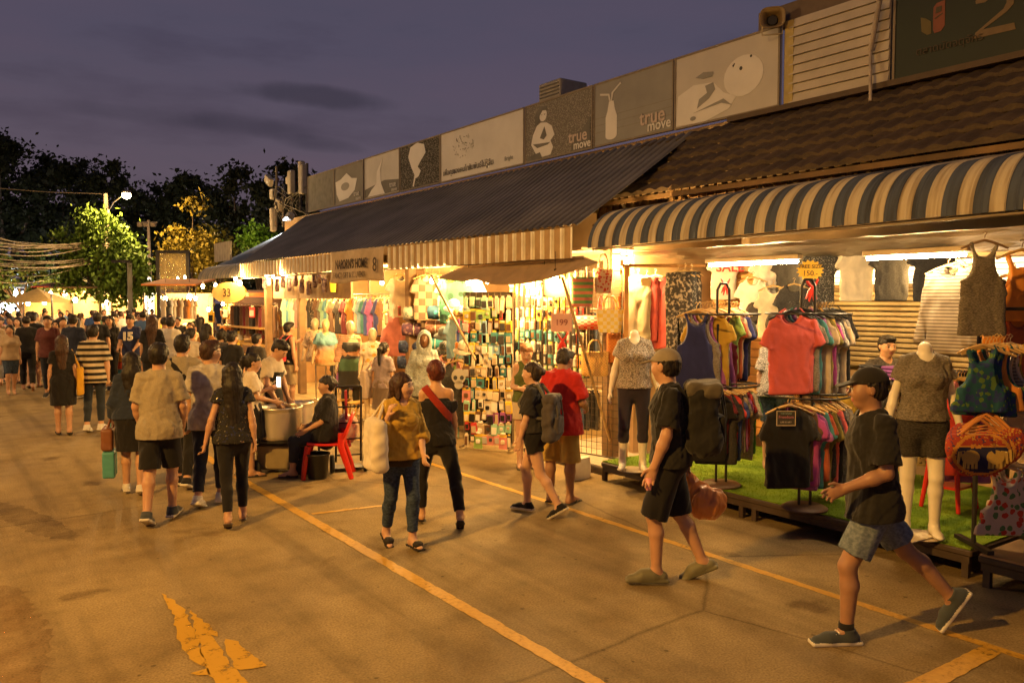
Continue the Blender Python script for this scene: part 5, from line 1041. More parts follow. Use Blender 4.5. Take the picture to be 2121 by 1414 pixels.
# pink price card
q = xp(1163, 668, 5.98); pc = thing('price_card', 'pink price card with handwriting above the red shirted man', 'price card', q, CAMROT); MB().box((0, 0, 0), (.24, .005, .21), 0, 0).build('card', m_plain((.62, .36, .30), .7), pc); text_mesh('199', .1, m_plain((.25, .07, .06), .7), pc, 'lettering', frame((0, -.006, -.03), (1, 0, 0), (0, 0, 1)), .001)
# ---- bags on a wire grid
G0, G1 = gp(1168, 950, .1), gp(1292, 960, .1); wire_panel('tall black wire grid behind the long bamboo prop', (6.72, 8.75), (6.95, 7.45), .12, 2.45, .085, m_plain((.05, .035, .02), .4))
def bag(name, label, p, w, h, d, m, handle=.14, taper=.8, rz=None, hm=None, cat='bag', group=None, roundness=.25):
    r = thing(name, label, cat, p, CAMROT if rz is None else rz, group); rs = []
    for t in (0, .04, .12, .5, .9, 1):
        s = taper + (1 - taper) * t; s *= .93 if t == 0 else 1; W, D = w / 2 * s, d / 2 * (1 if t < .9 else .75); e = roundness
        rs.append([(W * (abs(math.cos(a)) ** (e * 2)) * (1 if math.cos(a) >= 0 else -1), D * (abs(math.sin(a)) ** (e * 2.4)) * (1 if math.sin(a) >= 0 else -1) * (1 + .06 * math.sin(a * 3 + t * 9)), h * t) for a in ((k + .5) * 2 * PI / 24 for k in range(24))])
    MB().rings(rs).build('bag_body', m, r)
    if handle:
        for s in (-1, 1):
            MB().tube([(-w * .24, s * d * .36, h * .93), (-w * .22, s * d * .34, h + handle * .6), (-w * .1, s * d * .25, h + handle), (w * .1, s * d * .25, h + handle), (w * .22, s * d * .34, h + handle * .6), (w * .24, s * d * .36, h * .93)], .009, 6).build('handle', hm or m, r)
    return r
STRAW = m_weave((.62, .36, .10), (.46, .25, .06), 60.); STR2 = m_weave((.60, .22, .05), (.48, .17, .04), 50.)
bag('straw_bag', 'square straw bag hanging on the wire grid beside the bamboo prop', xp(1232, 778, 6.70), .34, .30, .12, STRAW, .14, .95)
bag('straw_bag', 'deep orange straw bag on the right of the wire grid', xp(1275, 750, 6.95), .22, .36, .1, STR2, .22, 1.)
bag('woven_tote', 'green and pink striped woven tote high under the awning', xp(1204, 635, 6.5), .30, .36, .14, m_stripe((.10, .26, .10), (.50, .17, .14), .075, 2, .5), .2, .85, hm=m_plain((.3, .1, .06)))
bag('spotted_bag', 'cream bag with red spots hanging right of the striped tote', xp(1249, 608, 6.75), .25, .30, .12, m_floral((.60, .47, .33), (.50, .05, .04), (.42, .06, .05), 30., .42), .18, .8)
bag('woven_basket', 'yellow and white checked woven basket beside the red roll bag', xp(1263, 688, 6.8), .34, .28, .14, m_weave((.68, .52, .10), (.70, .62, .42), 22.), .16, .8)
bag('woven_basket', 'orange woven pouch at the top right of the bags', xp(1290, 640, 7.0), .14, .16, .08, STR2, .06)
t = thing('roll_bag', 'red and white checked roll bag lying on its side among the baskets', 'bag', xp(1222, 668, 6.75), CAMROT); MB().lathe([(.02, -.18), (.085, -.175), (.09, 0), (.085, .175), (.02, .18)], (0, 0, 0), 18).build('bag_body', m_weave((.62, .06, .04), (.62, .32, .25), 24.), t).rotation_euler = (0, PI / 2, 0)
t = bag('shade_bag', 'dark olive trapezoid bag under the bare bulb', xp(1155, 615, 6.4), .36, .22, .12, m_plain((.16, .12, .06), .7), .05, 1.0); t.scale = (1, 1, 1)
bag('fabric_bag', 'small orange bag beneath the top right pouch', xp(1283, 602, 7.1), .18, .2, .1, STR2, .1); bag('fabric_bag', 'narrow red tassel bag under the spotted bag', xp(1243, 660, 6.9), .08, .18, .06, m_plain((.5, .05, .04), .7), .1)
# ---- trousers
fan(xp(1322, 560, 7.3), ['cream', 'coral', 'coral'], 'pants', 'the high rail left of the near stall', 'trousers on the high rail', sp=.12, a1=-10, hanger=WHITEH, d=(.95, .3))
fan(xp(1405, 548, 7.1), ['snake', 'dotted', 'snake'], 'pants', 'the patterned trouser row beside the orange wall', 'patterned trousers', sp=.09, a1=-60, a0=-30, d=(.95, .3), s=1.0)
q = thing('rail', 'wooden rail the pale and pink trousers hang from', 'rail', xp(1375, 550, 7.25), CAMROT); MB().tube([(-.5, 0, 0), (.5, 0, 0)], .02, 8).build('bar', m_plain((.55, .27, .07), .5), q); MB().box((-.45, 0, -1.2), (.05, .05, 2.4)).build('post', m_plain((.5, .25, .07), .5), q)
bag('flower_tag', 'cream rosette pinned to the pink trousers', xp(1338, 592, 7.2), .14, .10, .03, m_plain((.75, .62, .40), .7), 0)
def rail_row(label, p, n, cols, kind, d, sp, grp, s=1., rot=-1.2, L=None):
    d = nz(d)
    rl = thing('clothes_rail', label, 'clothes rail', V(p)); MB().tube([(0, 0, .004), tuple(d * sp * n)], .012, 6).build('bar', STEEL, rl)
    for t in (0, 1): MB().tube([tuple(d * sp * n * t), tuple(d * sp * n * t - V(0, 0, p[2] - .02))], .014, 6).build('post', STEEL, rl)
    for i in range(n): c = cols[i % len(cols)]; garment(kind, V(p) + d * sp * (i + .5), CAMROT + rot + rnd.uniform(-.12, .12), c, '%s %s, %s from the left on the %s' % (c, kind.replace('pants', 'trousers').replace('tee', 't-shirt').replace('tank', 'sleeveless top').replace('long', 'long-sleeved top'), ORD[i % 20] if i < 20 else 'far', label), None, grp, rnd.choice([WHITEH, WOODH]), s * rnd.uniform(.93, 1.05))
rail_row('upper trouser rail behind the straw bags', xp(1180, 640, 7.4), 15, ['charcoal', 'denim', 'charcoal', 'brown', 'black', 'denim', 'grey'], 'pants', CW + (.2, -.1, 0), .062, 'dark trousers behind the bags', .62, -1.0)
rail_row('lower trouser rail below the straw bags', xp(1195, 800, 7.2), 14, ['denim', 'charcoal', 'black', 'charcoal', 'beige', 'black', 'grey'], 'pants', CW + (.2, -.1, 0), .068, 'dark trousers below the bags', .62, -1.0)
bag('shopping_bag', 'white printed shopping bag on the ground by the red shirted man', gp(1200, 990), .34, .24, .14, m_plain((.62, .57, .47), .5), .0, 1.0, rz=.2)
# ---- rolled blankets, hats, hanging tops (left part of the accessory stall)
fan(xp(830, 560, 6.9), ['white', 'charcoal', 'denim'], 'tee', 'the row high above the rolled blankets', 'shirts above the rolled blankets', sp=.13, a1=-20, d=(.9, .4), s=1.05)
fan(xp(882, 560, 6.8), ['diamond', 'white', 'sky'], 'tee', 'the diamond pattern row above the blankets', 'shirts above the rolled blankets', sp=.12, a1=-15, d=(.9, .4), s=1.05)
fan(xp(935, 560, 6.7), ['batik', 'lime', 'lilac', 'lilac'], 'tee', 'the green batik row above the blankets', 'shirts above the rolled blankets', sp=.10, a1=-15, d=(.9, .4), s=1.05)
BL = [m_floral((.42, .40, .34), (.10, .12, .10), (.2, .24, .2), 16., .4), m_floral((.03, .08, .14), (.05, .28, .36), (.02, .05, .08), 14., .4), m_floral((.10, .05, .09), (.32, .2, .22), (.2, .1, .12), 17., .45), m_floral((.26, .13, .09), (.36, .22, .15), (.15, .06, .05), 26., .4), m_floral((.03, .04, .09), (.08, .12, .22), (.02, .02, .05), 22., .4), m_floral((.05, .25, .28), (.12, .4, .4), (.03, .15, .2), 14., .4)]
for (px, py, w, m, l) in ((862, 648, .42, 0, 'pale leaf print rolled blanket, top left of the stack'), (911, 647, .40, 1, 'dark blue rolled blanket with turquoise curls, top right of the stack'), (858, 682, .42, 2, 'plum rolled blanket with round flowers, second row left'), (903, 678, .34, 3, 'brown rolled blanket, second row right'), (850, 718, .40, 4, 'navy rolled blanket, third row left'), (902, 714, .34, 5, 'turquoise rolled blanket, third row right'), (846, 750, .38, 4, 'navy rolled blanket, lowest row')):
    p = xp(px, py, 6.75); r = thing('rolled_blanket', l, 'blanket', p, CAMROT); rs = [[(x, .5 * 0 + ra * math.cos(a) * (1 + .04 * math.sin(5 * a)), ra * math.sin(a)) for a in (k * 2 * PI / 18 for k in range(18))] for x, ra in ((-w / 2, .07), (-w / 2 + .01, .105), (-w / 4, .115), (-.02, .112), (0, .10), (.02, .112), (w / 4, .115), (w / 2 - .01, .105), (w / 2, .07))]
    MB().rings(rs).build('roll', BL[m], r); MB().tube([(0, .112 * math.cos(a), .112 * math.sin(a)) for a in (k * PI / 9 for k in range(19))], .008, 5).build('band', m_plain((.6, .55, .45), .6), r)
sh2 = thing('shelf', 'dark shelf unit carrying the rolled blankets', 'shelf', (7.1, 11.2, 0))
for z in (.5, .95, 1.32, 1.62): MB().box((-.1, 0, z), (.5, 1.9, .025)).build('board', m_plain((.10, .06, .03), .6), sh2)
for y in (-.95, .95): MB().box((-.1, y, .9), (.5, .03, 1.8)).build('side', m_plain((.10, .06, .03), .6), sh2)
def hat(label, p, m, s=1., brim=.16, tall=.11):
    r = thing('hat', label, 'hat', p, CAMROT); MB().lathe([(.001, tall), (.05, tall), (.082, tall * .8), (.095, .02), (.10, .0), (brim, -.025), (brim - .004, -.033), (.09, -.01)], (0, 0, 0), 22, caps=False).build('crown', m, r); MB().lathe([(.0975, .005), (.096, .028), (.092, .028), (.092, .005)], (0, 0, 0), 22).build('hat_band', m_plain((.12, .08, .05), .7), r); r.scale = (s,) * 3; r.rotation_euler[0] = .35; return r
hat('straw sun hat hanging among the pale hats', xp(951, 652, 6.4), m_weave((.55, .36, .13), (.45, .28, .10), 70.)); hat('pale blue hat hanging left of the bamboo stick', xp(940, 635, 6.5), m_cloth((.35, .42, .48))); hat('white and grey hat hanging right of the straw hat', xp(972, 640, 6.45), m_cloth((.55, .55, .50))); hat('grey bucket hat beside the hooded mannequin', xp(920, 692, 6.3), m_cloth((.14, .16, .16))); hat('cream cap shaped hat beside the accessory display', xp(962, 722, 6.1), m_cloth((.58, .48, .36))); hat('dark patterned hat under the grey bucket hat', xp(922, 722, 6.4), PAT['dotted'])
garment('tee', xp(948, 648, 6.35), CAMROT, 'sky', 'blue printed t-shirt under the straw sun hat', s=.85); garment('tee', xp(925, 728, 6.35), CAMROT, 'pink', 'pink top left of the skull print t-shirt', s=.9)
garment('tee', xp(948, 735, 6.05), CAMROT - .1, 'charcoal', 'charcoal t-shirt with a grey skull print next to the accessory display', s=1.25)
p = xp(950, 785, 5.98); sk = thing('skull_print', 'grey sugar skull print on the charcoal t-shirt', 'print', p, CAMROT); GREYP = m_plain((.30, .27, .22), .8); pl = oval(0, .04, .10, .11, 18); MB().prism(pl, (0, 0, 0), (1, 0, 0), (0, 0, 1), .003).build('skull', GREYP, sk); MB().prism(oval(0, -.08, .06, .06, 12), (0, 0, 0), (1, 0, 0), (0, 0, 1), .003).build('jaw', GREYP, sk)
for q in (-.045, .045): MB().prism(oval(q, .02, .028, .032, 12), (0, -.004, 0), (1, 0, 0), (0, 0, 1), .002).build('eye_socket', m_plain((.03, .03, .03), .8), sk)
garment('sundress', xp(815, 632, 6.8), CAMROT, 'pink', 'long pink sundress hanging at the left edge of the blankets', s=1.0); pack(xp(805, 640, 6.8), CAMROT, 'lime', 'bright green card hanging over the pink sundress', None, 1.8, 0); pack(xp(827, 632, 6.75), CAMROT, 'red', 'red tag beside the green card', None, 1.)
garment('tank', xp(572, 598, 6.6), CAMROT, 'yellow', 'yellow bag shaped top at the left edge of the banner', s=.5) if 0 else bag('yellow_pouch', 'bright yellow pouch at the left edge below the banner', xp(690, 605, 6.6), .14, .2, .08, m_plain((.75, .60, .04), .5), .05)
b = mannequin('hooded mannequin wearing a pale grey printed hoodie beside the rolled blankets', gp(880, 925), 150, 0, 1.66, True, stand=False, thL=(-.03, 0, -1), thR=(.03, 0, -1), shR=(0, 0, -1), color=(.16, .07, .03))
HOOD = m_heather((.24, .27, .27), (.42, .45, .43)); b.shirt(.011, HOOD, b.root, hem=-.16, sleeve=1.95, neck=.05, name='hoodie', e=.028); S = SDF(b.J['head'] - .22, b.J['head'] + .22, .010); S.ell(b.hp(0, -.02, .01), V(.105, .125, .14), b.HM(), .02); S.cone(b.J['neck'] - b.up * .03, b.hp(0, -.02, -.05), .11, .10, .05); S.noise(.008, 30, 4); S.ell(b.hp(0, .10, -.01), V(.072, .13, .105), b.HM(), .015, 's'); S.build('hood', HOOD, b.root); b.trousers(.012, m_cloth(COL['charcoal']), b.root, 1.9)
# ================================================================ clothes stalls further left
rail_row('rail of shirts left of the brown pillar', xp(690, 610, 7.0), 18, ['brown', 'beige', 'charcoal', 'snake', 'maroon', 'rust', 'orange', 'silver', 'cream', 'sky', 'teal', 'blue', 'purple', 'maroon', 'navy'], 'tee', (.12, -1, 0), .125, 'shirts on the middle rail', 1.0, -.75)
rail_row('rail of pale shirts behind the bust mannequins', xp(590, 612, 7.2), 16, ['mint', 'rainbow', 'mint', 'white', 'pink', 'sky', 'cream', 'beige', 'charcoal', 'snake', 'brown', 'grey'], 'tee', (.08, -1, 0), .17, 'shirts on the far rail', 1.0, -.75)
rail_row('dark trouser rail of the end stall', xp(480, 628, 7.0), 14, ['brown', 'charcoal', 'black', 'brown', 'maroon'], 'pants', (.04, -1, 0), .24, 'dark trousers on the far end rail', .9, -.75)
rail_row('low rail behind the aproned mannequin', xp(690, 740, 7.4), 12, ['charcoal', 'purple', 'brown', 'silver', 'navy', 'red', 'black'], 'tee', (.1, -1, 0), .19, 'clothes on the low rail', .85, -.75)
cc = m_plain((.30, .20, .11), .7, var=.2)
MB().box((6.7, 17.0, 2.37), (.04, 4.4, .5)).build('display_board', cc, lab=('long tan board with purple slippers hung on it below the valance', 'display board'))
for i, (px, py) in enumerate(((586, 582), (599, 588), (612, 578), (625, 592), (640, 596), (652, 580), (660, 572), (672, 590), (574, 590), (548, 585), (556, 580))):
    q = xp(px, py, 6.55); m = MB(); m.lathe([(.001, -.16), (.045, -.15), (.06, -.06), (.045, .04), (.058, .12), (.001, .15)], (0, 0, 0), 12); m.tube([(0, 0, .15), (0, 0, .22)], .004, 5)
    tag(m.build('slippers', m_floral((.20, .14, .17), (.08, .05, .08), (.32, .25, .25), 20., .5), loc=q, rz=CAMROT + i), 'purple grey rolled slippers, %s from the left on the tan board' % ORD[[8, 10, 9, 0, 1, 2, 3, 4, 5, 6, 7].index(i)] if 0 else 'purple grey bundle hung on the tan board, %s' % ['above the first bust', 'left of centre', 'highest', 'lowest in the middle', 'right of the middle', 'near the banner', 'topmost by the banner', 'last before the banner', 'near the pillar', 'by the left bulbs', 'beside the left bulbs'][i], 'slippers', 'bundles on the tan board')
for (px, fy, face, l, kind) in ((655, 832, 150, 'bust mannequin in a flowered blouse, hindmost of the four pale heads', 0), (676, 842, 160, 'bust mannequin in an ombre t-shirt of orange and green', 1), (727, 860, 165, 'mannequin in an orange striped shirt and grey green apron', 2), (772, 868, 170, 'mannequin in a white flowered dress left of the pink sundress', 3)):
    f = gp(px, fy); D = f @ V(FH[0], FH[1], 0); b = mannequin(l, f, face, 0, 1.74 if kind < 3 else 1.62, True, .013, stand=kind in (0, 1), color=(.62, .48, .30) if kind != 1 else (.66, .46, .24), thR=(.04, .02, -1), shR=(.0, 0, -1))
    if kind == 0: b.shirt(.013, m_floral((.55, .42, .3), (.3, .12, .06), (.2, .22, .1), 24.), b.root, hem=-.1, sleeve=.9, name='blouse')
    if kind == 1: b.shirt(.013, PAT['ombre'], b.root, hem=-.12, sleeve=.6)
    if kind == 2:
        b.shirt(.013, PAT['orange stripe'], b.root, hem=-.05, sleeve=1.6); S = SDF((-.35, -.3, .4), (.35, .35, 1.5), .013); b.torso(S, .034); S.cone(b.J['pel'], b.J['pel'] - V(0, 0, .4), .22, .24, .05, ((0, 1, 0), 1.4)); z0 = b.J['pel'][2]; S.cut((0, 0, z0 - .42), (0, 0, -1)); S.cut((0, 0, z0 + .40), (0, 0, 1)); S.cut((0, .02, 0), (0, -1, 0))
        S.build('apron', [m_cloth((.06, .062, .065)), m_cloth((.10, .20, .13))], b.root, lambda c: ((c[:, 2] < z0 + .10) & (c[:, 2] > z0 - .12)) * 1); b.trousers(.013, m_cloth(COL['charcoal']), b.root, 1.9)
    if kind == 3: b.shirt(.013, m_floral((.66, .56, .42), (.62, .30, .05), (.5, .14, .06), 9., .35), b.root, hem=.1, sleeve=.6); b.skirt(.013, m_floral((.66, .56, .42), (.62, .30, .05), (.5, .14, .06), 9., .35), b.root, .14, .5)
# small wooden stools and tables
for (px, py, l) in ((705, 862, 'low yellow wooden stool with curved legs, left one of the pair'), (742, 868, 'low yellow wooden stool with curved legs, right one of the pair')):
    r = thing('stool', l, 'stool', gp(px, py), .4); WD = m_plain((.55, .33, .08), .45); MB().box((0, 0, .30), (.36, .24, .03), b=.01).build('seat', WD, r)
    for sx in (-1, 1):
        for sy in (-1, 1): MB().tube([(sx * .13, sy * .08, .29), (sx * .17, sy * .09, .16), (sx * .15, sy * .09, .06), (sx * .19, sy * .1, 0)], [.02, .018, .016, .02], 6).build('leg', WD, r)
# ---- bulbs of these stalls
for p, l, W in ((xp(1150, 572, 6.25), 'bare bulb at the right tip of the tarpaulin', 22), (xp(1262, 553, 7.0), 'glaring bulb above the spotted bag', 22), (xp(1298, 540, 7.1), 'glaring bulb left of the trouser rail', 22), (xp(1085, 575, 7.2), 'bulb above the rear accessory wall', 22), (xp(1010, 580, 7.0), 'bulb above the front accessory display', 16),
                (xp(552, 570, 6.4), 'left one of three bulbs under the valance', 16), (xp(566, 571, 6.6), 'middle one of three bulbs under the valance', 12), (xp(585, 565, 6.3), 'right one of three bulbs under the valance', 16), (V(6.75, 13.6, 2.42), 'bulb inside the stall behind the banner', 34), (V(6.85, 16.3, 2.5), 'bulb inside the stall of pale shirts', 30), (V(7.9, 18.8, 2.45), 'bulb inside the stall near its far partition', 28), (V(6.42, 11.2, 2.4), 'bulb in front of the rolled blankets', 20), (V(6.4, 10.1, 2.36), 'bulb at the left tip of the tarpaulin', 14), (V(6.4, 8.3, 2.40), 'bulb in front of the wire grid of bags', 14), (V(8.6, 9.0, 2.5), 'bulb above the dark trousers', 26)):
    bulb(p, l, W * .78)
# ================================================================ food stall at the end of the building
q = xp(475, 606, 6.3); os_ = thing('oval_sign', 'glowing cream oval sign with a dark curly mark at the end stall', 'sign', q, CAMROT - .2); MB().prism(oval(0, 0, .47, .27, 40), (0, .05, 0), (1, 0, 0), (0, 0, 1), .08).build('panel', m_plain((.42, .27, .09), .6), os_)
text_mesh('33', .30, m_plain((.05, .03, .01), .6), os_, 'lettering', frame((-.05, -.04, -.10), (1, 0, 0), (0, 0, 1)), .004, .006, .8)
for p, l, W in ((xp(420, 592, 6.5), 'lamp at the left of the end stall', 26), (xp(447, 590, 6.8), 'second lamp of the end stall', 18), (xp(497, 585, 6.2), 'bright lamp beside the oval sign', 26), (xp(488, 576, 6.4), 'lamp above the oval sign', 20), (xp(462, 628, 7.2), 'low lamp under the oval sign', 26), (xp(405, 617, 6.9), 'low lamp at the left of the end stall', 20), (xp(432, 640, 7.2), 'low bright lamp in the middle of the end stall', 26)):
    bulb(p, l, W * .6, r=.045)
MB().box((7.4, 22.6, 2.22), (1.6, 3.6, .1), .0).build('valance_cloth', m_cloth((.50, .08, .03)), lab=('red and orange cloth roof of the end stall', 'cloth roof'))
for i in range(30):
    x, y, z = rnd.uniform(6.4, 8.2), rnd.uniform(20.7, 25), rnd.uniform(.9, 2.0); pack(V(x, y, z), CAMROT, rnd.choice(['orange', 'yellow', 'cream', 'brown', 'white', 'red']), 'small packet on show in the bright end stall', 'packets in the bright end stall', rnd.uniform(1.2, 2.4))
for i, (z, c) in enumerate(((.45, .5), (.9, .6), (1.35, .5))): MB().box((7.6, 22.8, z), (1.4, 3.8, .05)).build('shelf', m_plain((.5, .3, .1), .5), lab=('wooden shelf of the end stall, %s' % ['lowest', 'middle', 'highest'][i], 'shelf'))
# ================================================================ the people one can tell apart
def PP(label, px, fy, ty, face, pose=None, h=None, H=None, skin=SKIN, **k):
    p = gp(px, fy); D = float(p @ V(FH[0], FH[1], 0)); H = H or min(1.84, max(1.45, HC + (620 - ty) / FP * D - .012))
    h = h or (.0075 if D < 7.5 else .009 if D < 10 else .0115 if D < 13 else .014)
    return person(label, p, face, h, pose or {}, skin, None, H=H, **k)
def wear(b, top=None, bottom=None, hair='short', hc=HAIR, shoes=('sneaker', (m_cloth((.04, .04, .045)), m_plain((.62, .58, .5), .6))), hl=.3, vol=1., **kw):
    h = b.h
    if top: m, a = top; b.shirt(h, m, b.root, **a)
    if bottom:
        k, m, a = bottom
        if k == 'skirt': b.skirt(h, m, b.root, **a)
        else: b.trousers(h, m, b.root, name=k, **a)
    if hair: b.hair(h, m_hair(hc), b.root, hair, hl, vol=vol)
    if shoes:
        for sd in 'LR': b.shoe(h, sd, shoes[1], b.root, shoes[0])
    return b
def hang(b, name, label, cat, pts, m, fn=None):
    """a bag: an sdf solid in the person's own space, placed as a thing of its own"""
    r = thing(name, label, cat, tuple(b.root.location), b.face); return r
def bag_sdf(b, name, label, c, half, m, straps=(), flop=.0, M=None, cat='bag', strapm=None, r=.03, taper=0., noise=.008, part='bag_body', sr=.012):
    c = V(c); t = hang(b, name, label, cat, None, m); S = SDF(c - max(half) * 1.7 - .04, c + max(half) * 1.7 + .04, .011); S.box(c, half, M, r, 0, taper=taper); S.noise(noise, 24, 5); S.build(part, m, t)
    for s in straps: MB().tube([tuple(p) for p in s], sr, 6).build('strap', strapm or m, t)
    return t
BK = m_cloth((.014, .013, .014)); BK2 = m_heather((.012, .012, .013), (.03, .028, .028)); WSOLE = m_plain((.62, .58, .5), .6); FLIP = ('sandal', [m_plain((.03, .025, .02), .6)]); WSH = ('sneaker', (m_cloth((.6, .57, .52)), WSOLE)); JEAN = m_heather((.02, .032, .06), (.07, .10, .16), 40, 60, .3, .75); DKJ = m_cloth((.018, .022, .035))
# 1 beige t-shirt
b = wear(PP('man seen from behind in a loose beige t-shirt and black shorts, walking up the street', 335, 1078, 707, -22, walk(-1, .75, .4), girth=.95, uaL=(-.22, .1, -1), faL=(.12, .5, -1), uaR=(.22, .1, -1), faR=(-.1, .45, -1)), (m_heather((.29, .25, .18), (.345, .295, .215), 160, 160), dict(hem=-.13, sleeve=.8, loose=.012, e=.022)), ('shorts', BK, dict(length=.93, wide=.03)), shoes=('sneaker', (m_cloth((.055, .065, .075)), WSOLE)), vol=1.08)
# 2 denim jacket
b = wear(PP('woman with long dark hair in a navy jacket and black skirt carrying two bags', 278, 1022, 726, -15, walk(1, .6, .3), fem=1, uaL=(-.25, .12, -1), faL=(-.08, .45, -1)), (m_cloth((.022, .03, .055)), dict(hem=-.02, sleeve=1.75, loose=.03, e=.03, name='jacket')), ('skirt', BK, dict(length=.40, flare=.02)), 'long', hl=.34, shoes=WSH)
w_ = b.J['wrL']; bag_sdf(b, 'handbag', 'brown leather handbag hanging from the forearm of the woman in the navy jacket', w_ + V(-.06, .03, -.20), (.06, .17, .12), m_plain((.22, .085, .035), .45, bmp=.2), [[w_ + V(-.06, -.1, -.09), w_ + V(-.03, -.02, .02), w_ + V(-.05, .12, -.09)]])
bag_sdf(b, 'paper_bag', 'turquoise paper bag below the brown handbag', w_ + V(-.05, .0, -.47), (.06, .15, .14), m_plain((.08, .30, .28), .5), [[w_ + V(-.05, -.08, -.34), w_ + V(-.03, .0, -.04), w_ + V(-.05, .08, -.34)]], r=.01, sr=.005, noise=.004)
# 3 crossbody
b = wear(PP('man in a grey beige t-shirt with a black strap across his back', 382, 1008, 690, -30, walk(1, .6, .3)), (m_heather((.255, .22, .165), (.305, .265, .2), 160, 160), dict(hem=-.1, sleeve=.65, e=.026)), ('trousers', BK, dict(length=1.9)), shoes=('sneaker', (BK, WSOLE)))
S = SDF(b.J['pel'] - .35, b.J['neck'] + .25, .011); b.torso(S, .036, .06); n_ = nz((.62, 0, .60)); c_ = b.J['chest'] + V(0, 0, .03); S.cut(c_ + n_ * .028, n_); S.cut(c_ - n_ * .028, -n_); S.build('strap', BK, b.root)
# 4 marbled tee, glasses
b = wear(PP('man with glasses in a pale marbled t-shirt and dark trousers, head turned right', 438, 1045, 702, -28, walk(-1, .6, .4), look=(-42, 0), h=.0085), (m_heather((.30, .27, .25), (.48, .45, .42), 12, 12, .35, .65), dict(hem=-.14, sleeve=.7, loose=.02, e=.026)), ('trousers', DKJ, dict(length=1.86)), hc=HAIR_B, shoes=WSH)
g = MB(); 
for q in (-1, 1): g.tube([b.hp(q * .031 + .02 * math.cos(a), .104, .012 + .016 * math.sin(a)) for a in (k * PI / 6 for k in range(13))], .0025, 5); g.tube([b.hp(q * .052, .102, .014), b.hp(q * .08, .03, .014), b.hp(q * .08, -.01, .01)], .0025, 5)
g.build('glasses', BLK, b.root); w_ = b.J['wrR']; bag_sdf(b, 'cloth_bag', 'long tan cloth bag held beside the man in the marbled t-shirt', w_ + V(-.02, .02, -.33), (.05, .05, .22), m_cloth((.42, .28, .12)), [[w_ + V(0, .03, -.12), w_ + V(0, .04, -.02)]])
# 5 black sequins, very long hair
SEQ = lambda: None
def f_seq(nt, b_, N):
    v = coords(nt); o = N('ShaderNodeTexVoronoi', Scale=120.); nt.links.new(v, o.inputs['Vector']); s = N('ShaderNodeSeparateColor'); nt.links.new(o.outputs['Color'], s.inputs[0]); b_.inputs['Base Color'].default_value = (.018, .017, .016, 1)
    nt.links.new(ramp(nt, s.outputs[0], [(.0, (.9,) * 3), (.92, (.9,) * 3), (.94, (.12,) * 3)], 'CONSTANT'), b_.inputs['Roughness']); nt.links.new(ramp(nt, s.outputs[0], [(.92, (0, 0, 0)), (.94, (1, 1, 1))]), b_.inputs['Metallic'])
    nt.links.new(ramp(nt, s.outputs[0], [(.92, (.018, .017, .016)), (.94, (.5, .47, .4))]), b_.inputs['Base Color']); bump(nt, b_, s.outputs[1], .8, .02)
b = wear(PP('woman with very long black hair in a black sequinned top and leggings', 487, 1085, 747, -12, walk(-1, .7, .8), fem=1, uaL=(-.35, -.18, -1), faL=(-.25, .12, -1)), (mat('sequin', f_seq), dict(hem=-.06, sleeve=.35, loose=.02)), ('leggings', BK, dict(length=1.86, e=.006, fold=.004)), 'long', hl=.42, shoes=('sandal', [m_plain((.10, .07, .05), .5)]))
# 6, 7 phone girl, leaning man
b = wear(PP('girl with tied hair in a white shirt holding a glowing phone beside the steel pots', 520, 985, 727, -95, dict(), fem=1, look=(-12, -14), uaL=(-.2, .3, -1), faL=(.15, 1, .35), uaR=(.2, .25, -1), faR=(-.1, .9, -.25)), (m_cloth((.62, .54, .44)), dict(hem=-.05, sleeve=.7)), ('skirt', BK, dict(length=.38)), 'pony', hl=.2, shoes=FLIP)
w_ = b.J['wrL'] + b.hdL * .09; ph = hang(b, 'phone', 'phone with a bright screen in the hand of the girl in white', 'phone', None, None); MB().box(tuple(w_ + V(.02, .03, .05)), (.075, .01, .15), .5, b=.004).build('casing', m_plain((.7, .68, .64), .4), ph); MB().box(tuple(w_ + V(.018, .023, .055)), (.064, .002, .12), .5).build('screen', m_emit((.8, .9, 1.), 2.2), ph)
b = wear(PP('man bending over the steel pots in a white t-shirt and black apron', 556, 962, 692, -140, dict(), up=(0, .22, 1), look=(0, -30), uaL=(-.2, .35, -1), faL=(.1, .6, -.9), uaR=(.2, .35, -1), faR=(-.1, .7, -.8)), (m_cloth((.50, .43, .34)), dict(hem=-.1, sleeve=.7)), ('trousers', BK, dict(length=1.9)))
S = SDF(b.J['pel'] - .45, b.J['neck'] + .15, .012); b.torso(S, .034); S.cone(b.J['pel'], b.J['pel'] - V(0, -.03, .35), .19, .2, .05); S.cut(b.J['chest'] + b.up * .02, b.up); S.cut(b.J['pel'] - V(0, 0, .36), (0, 0, -1)); S.cut(b.J['pel'] + V(0, .0, 0), (0, -1, 0)); S.build('apron', BK, b.root)
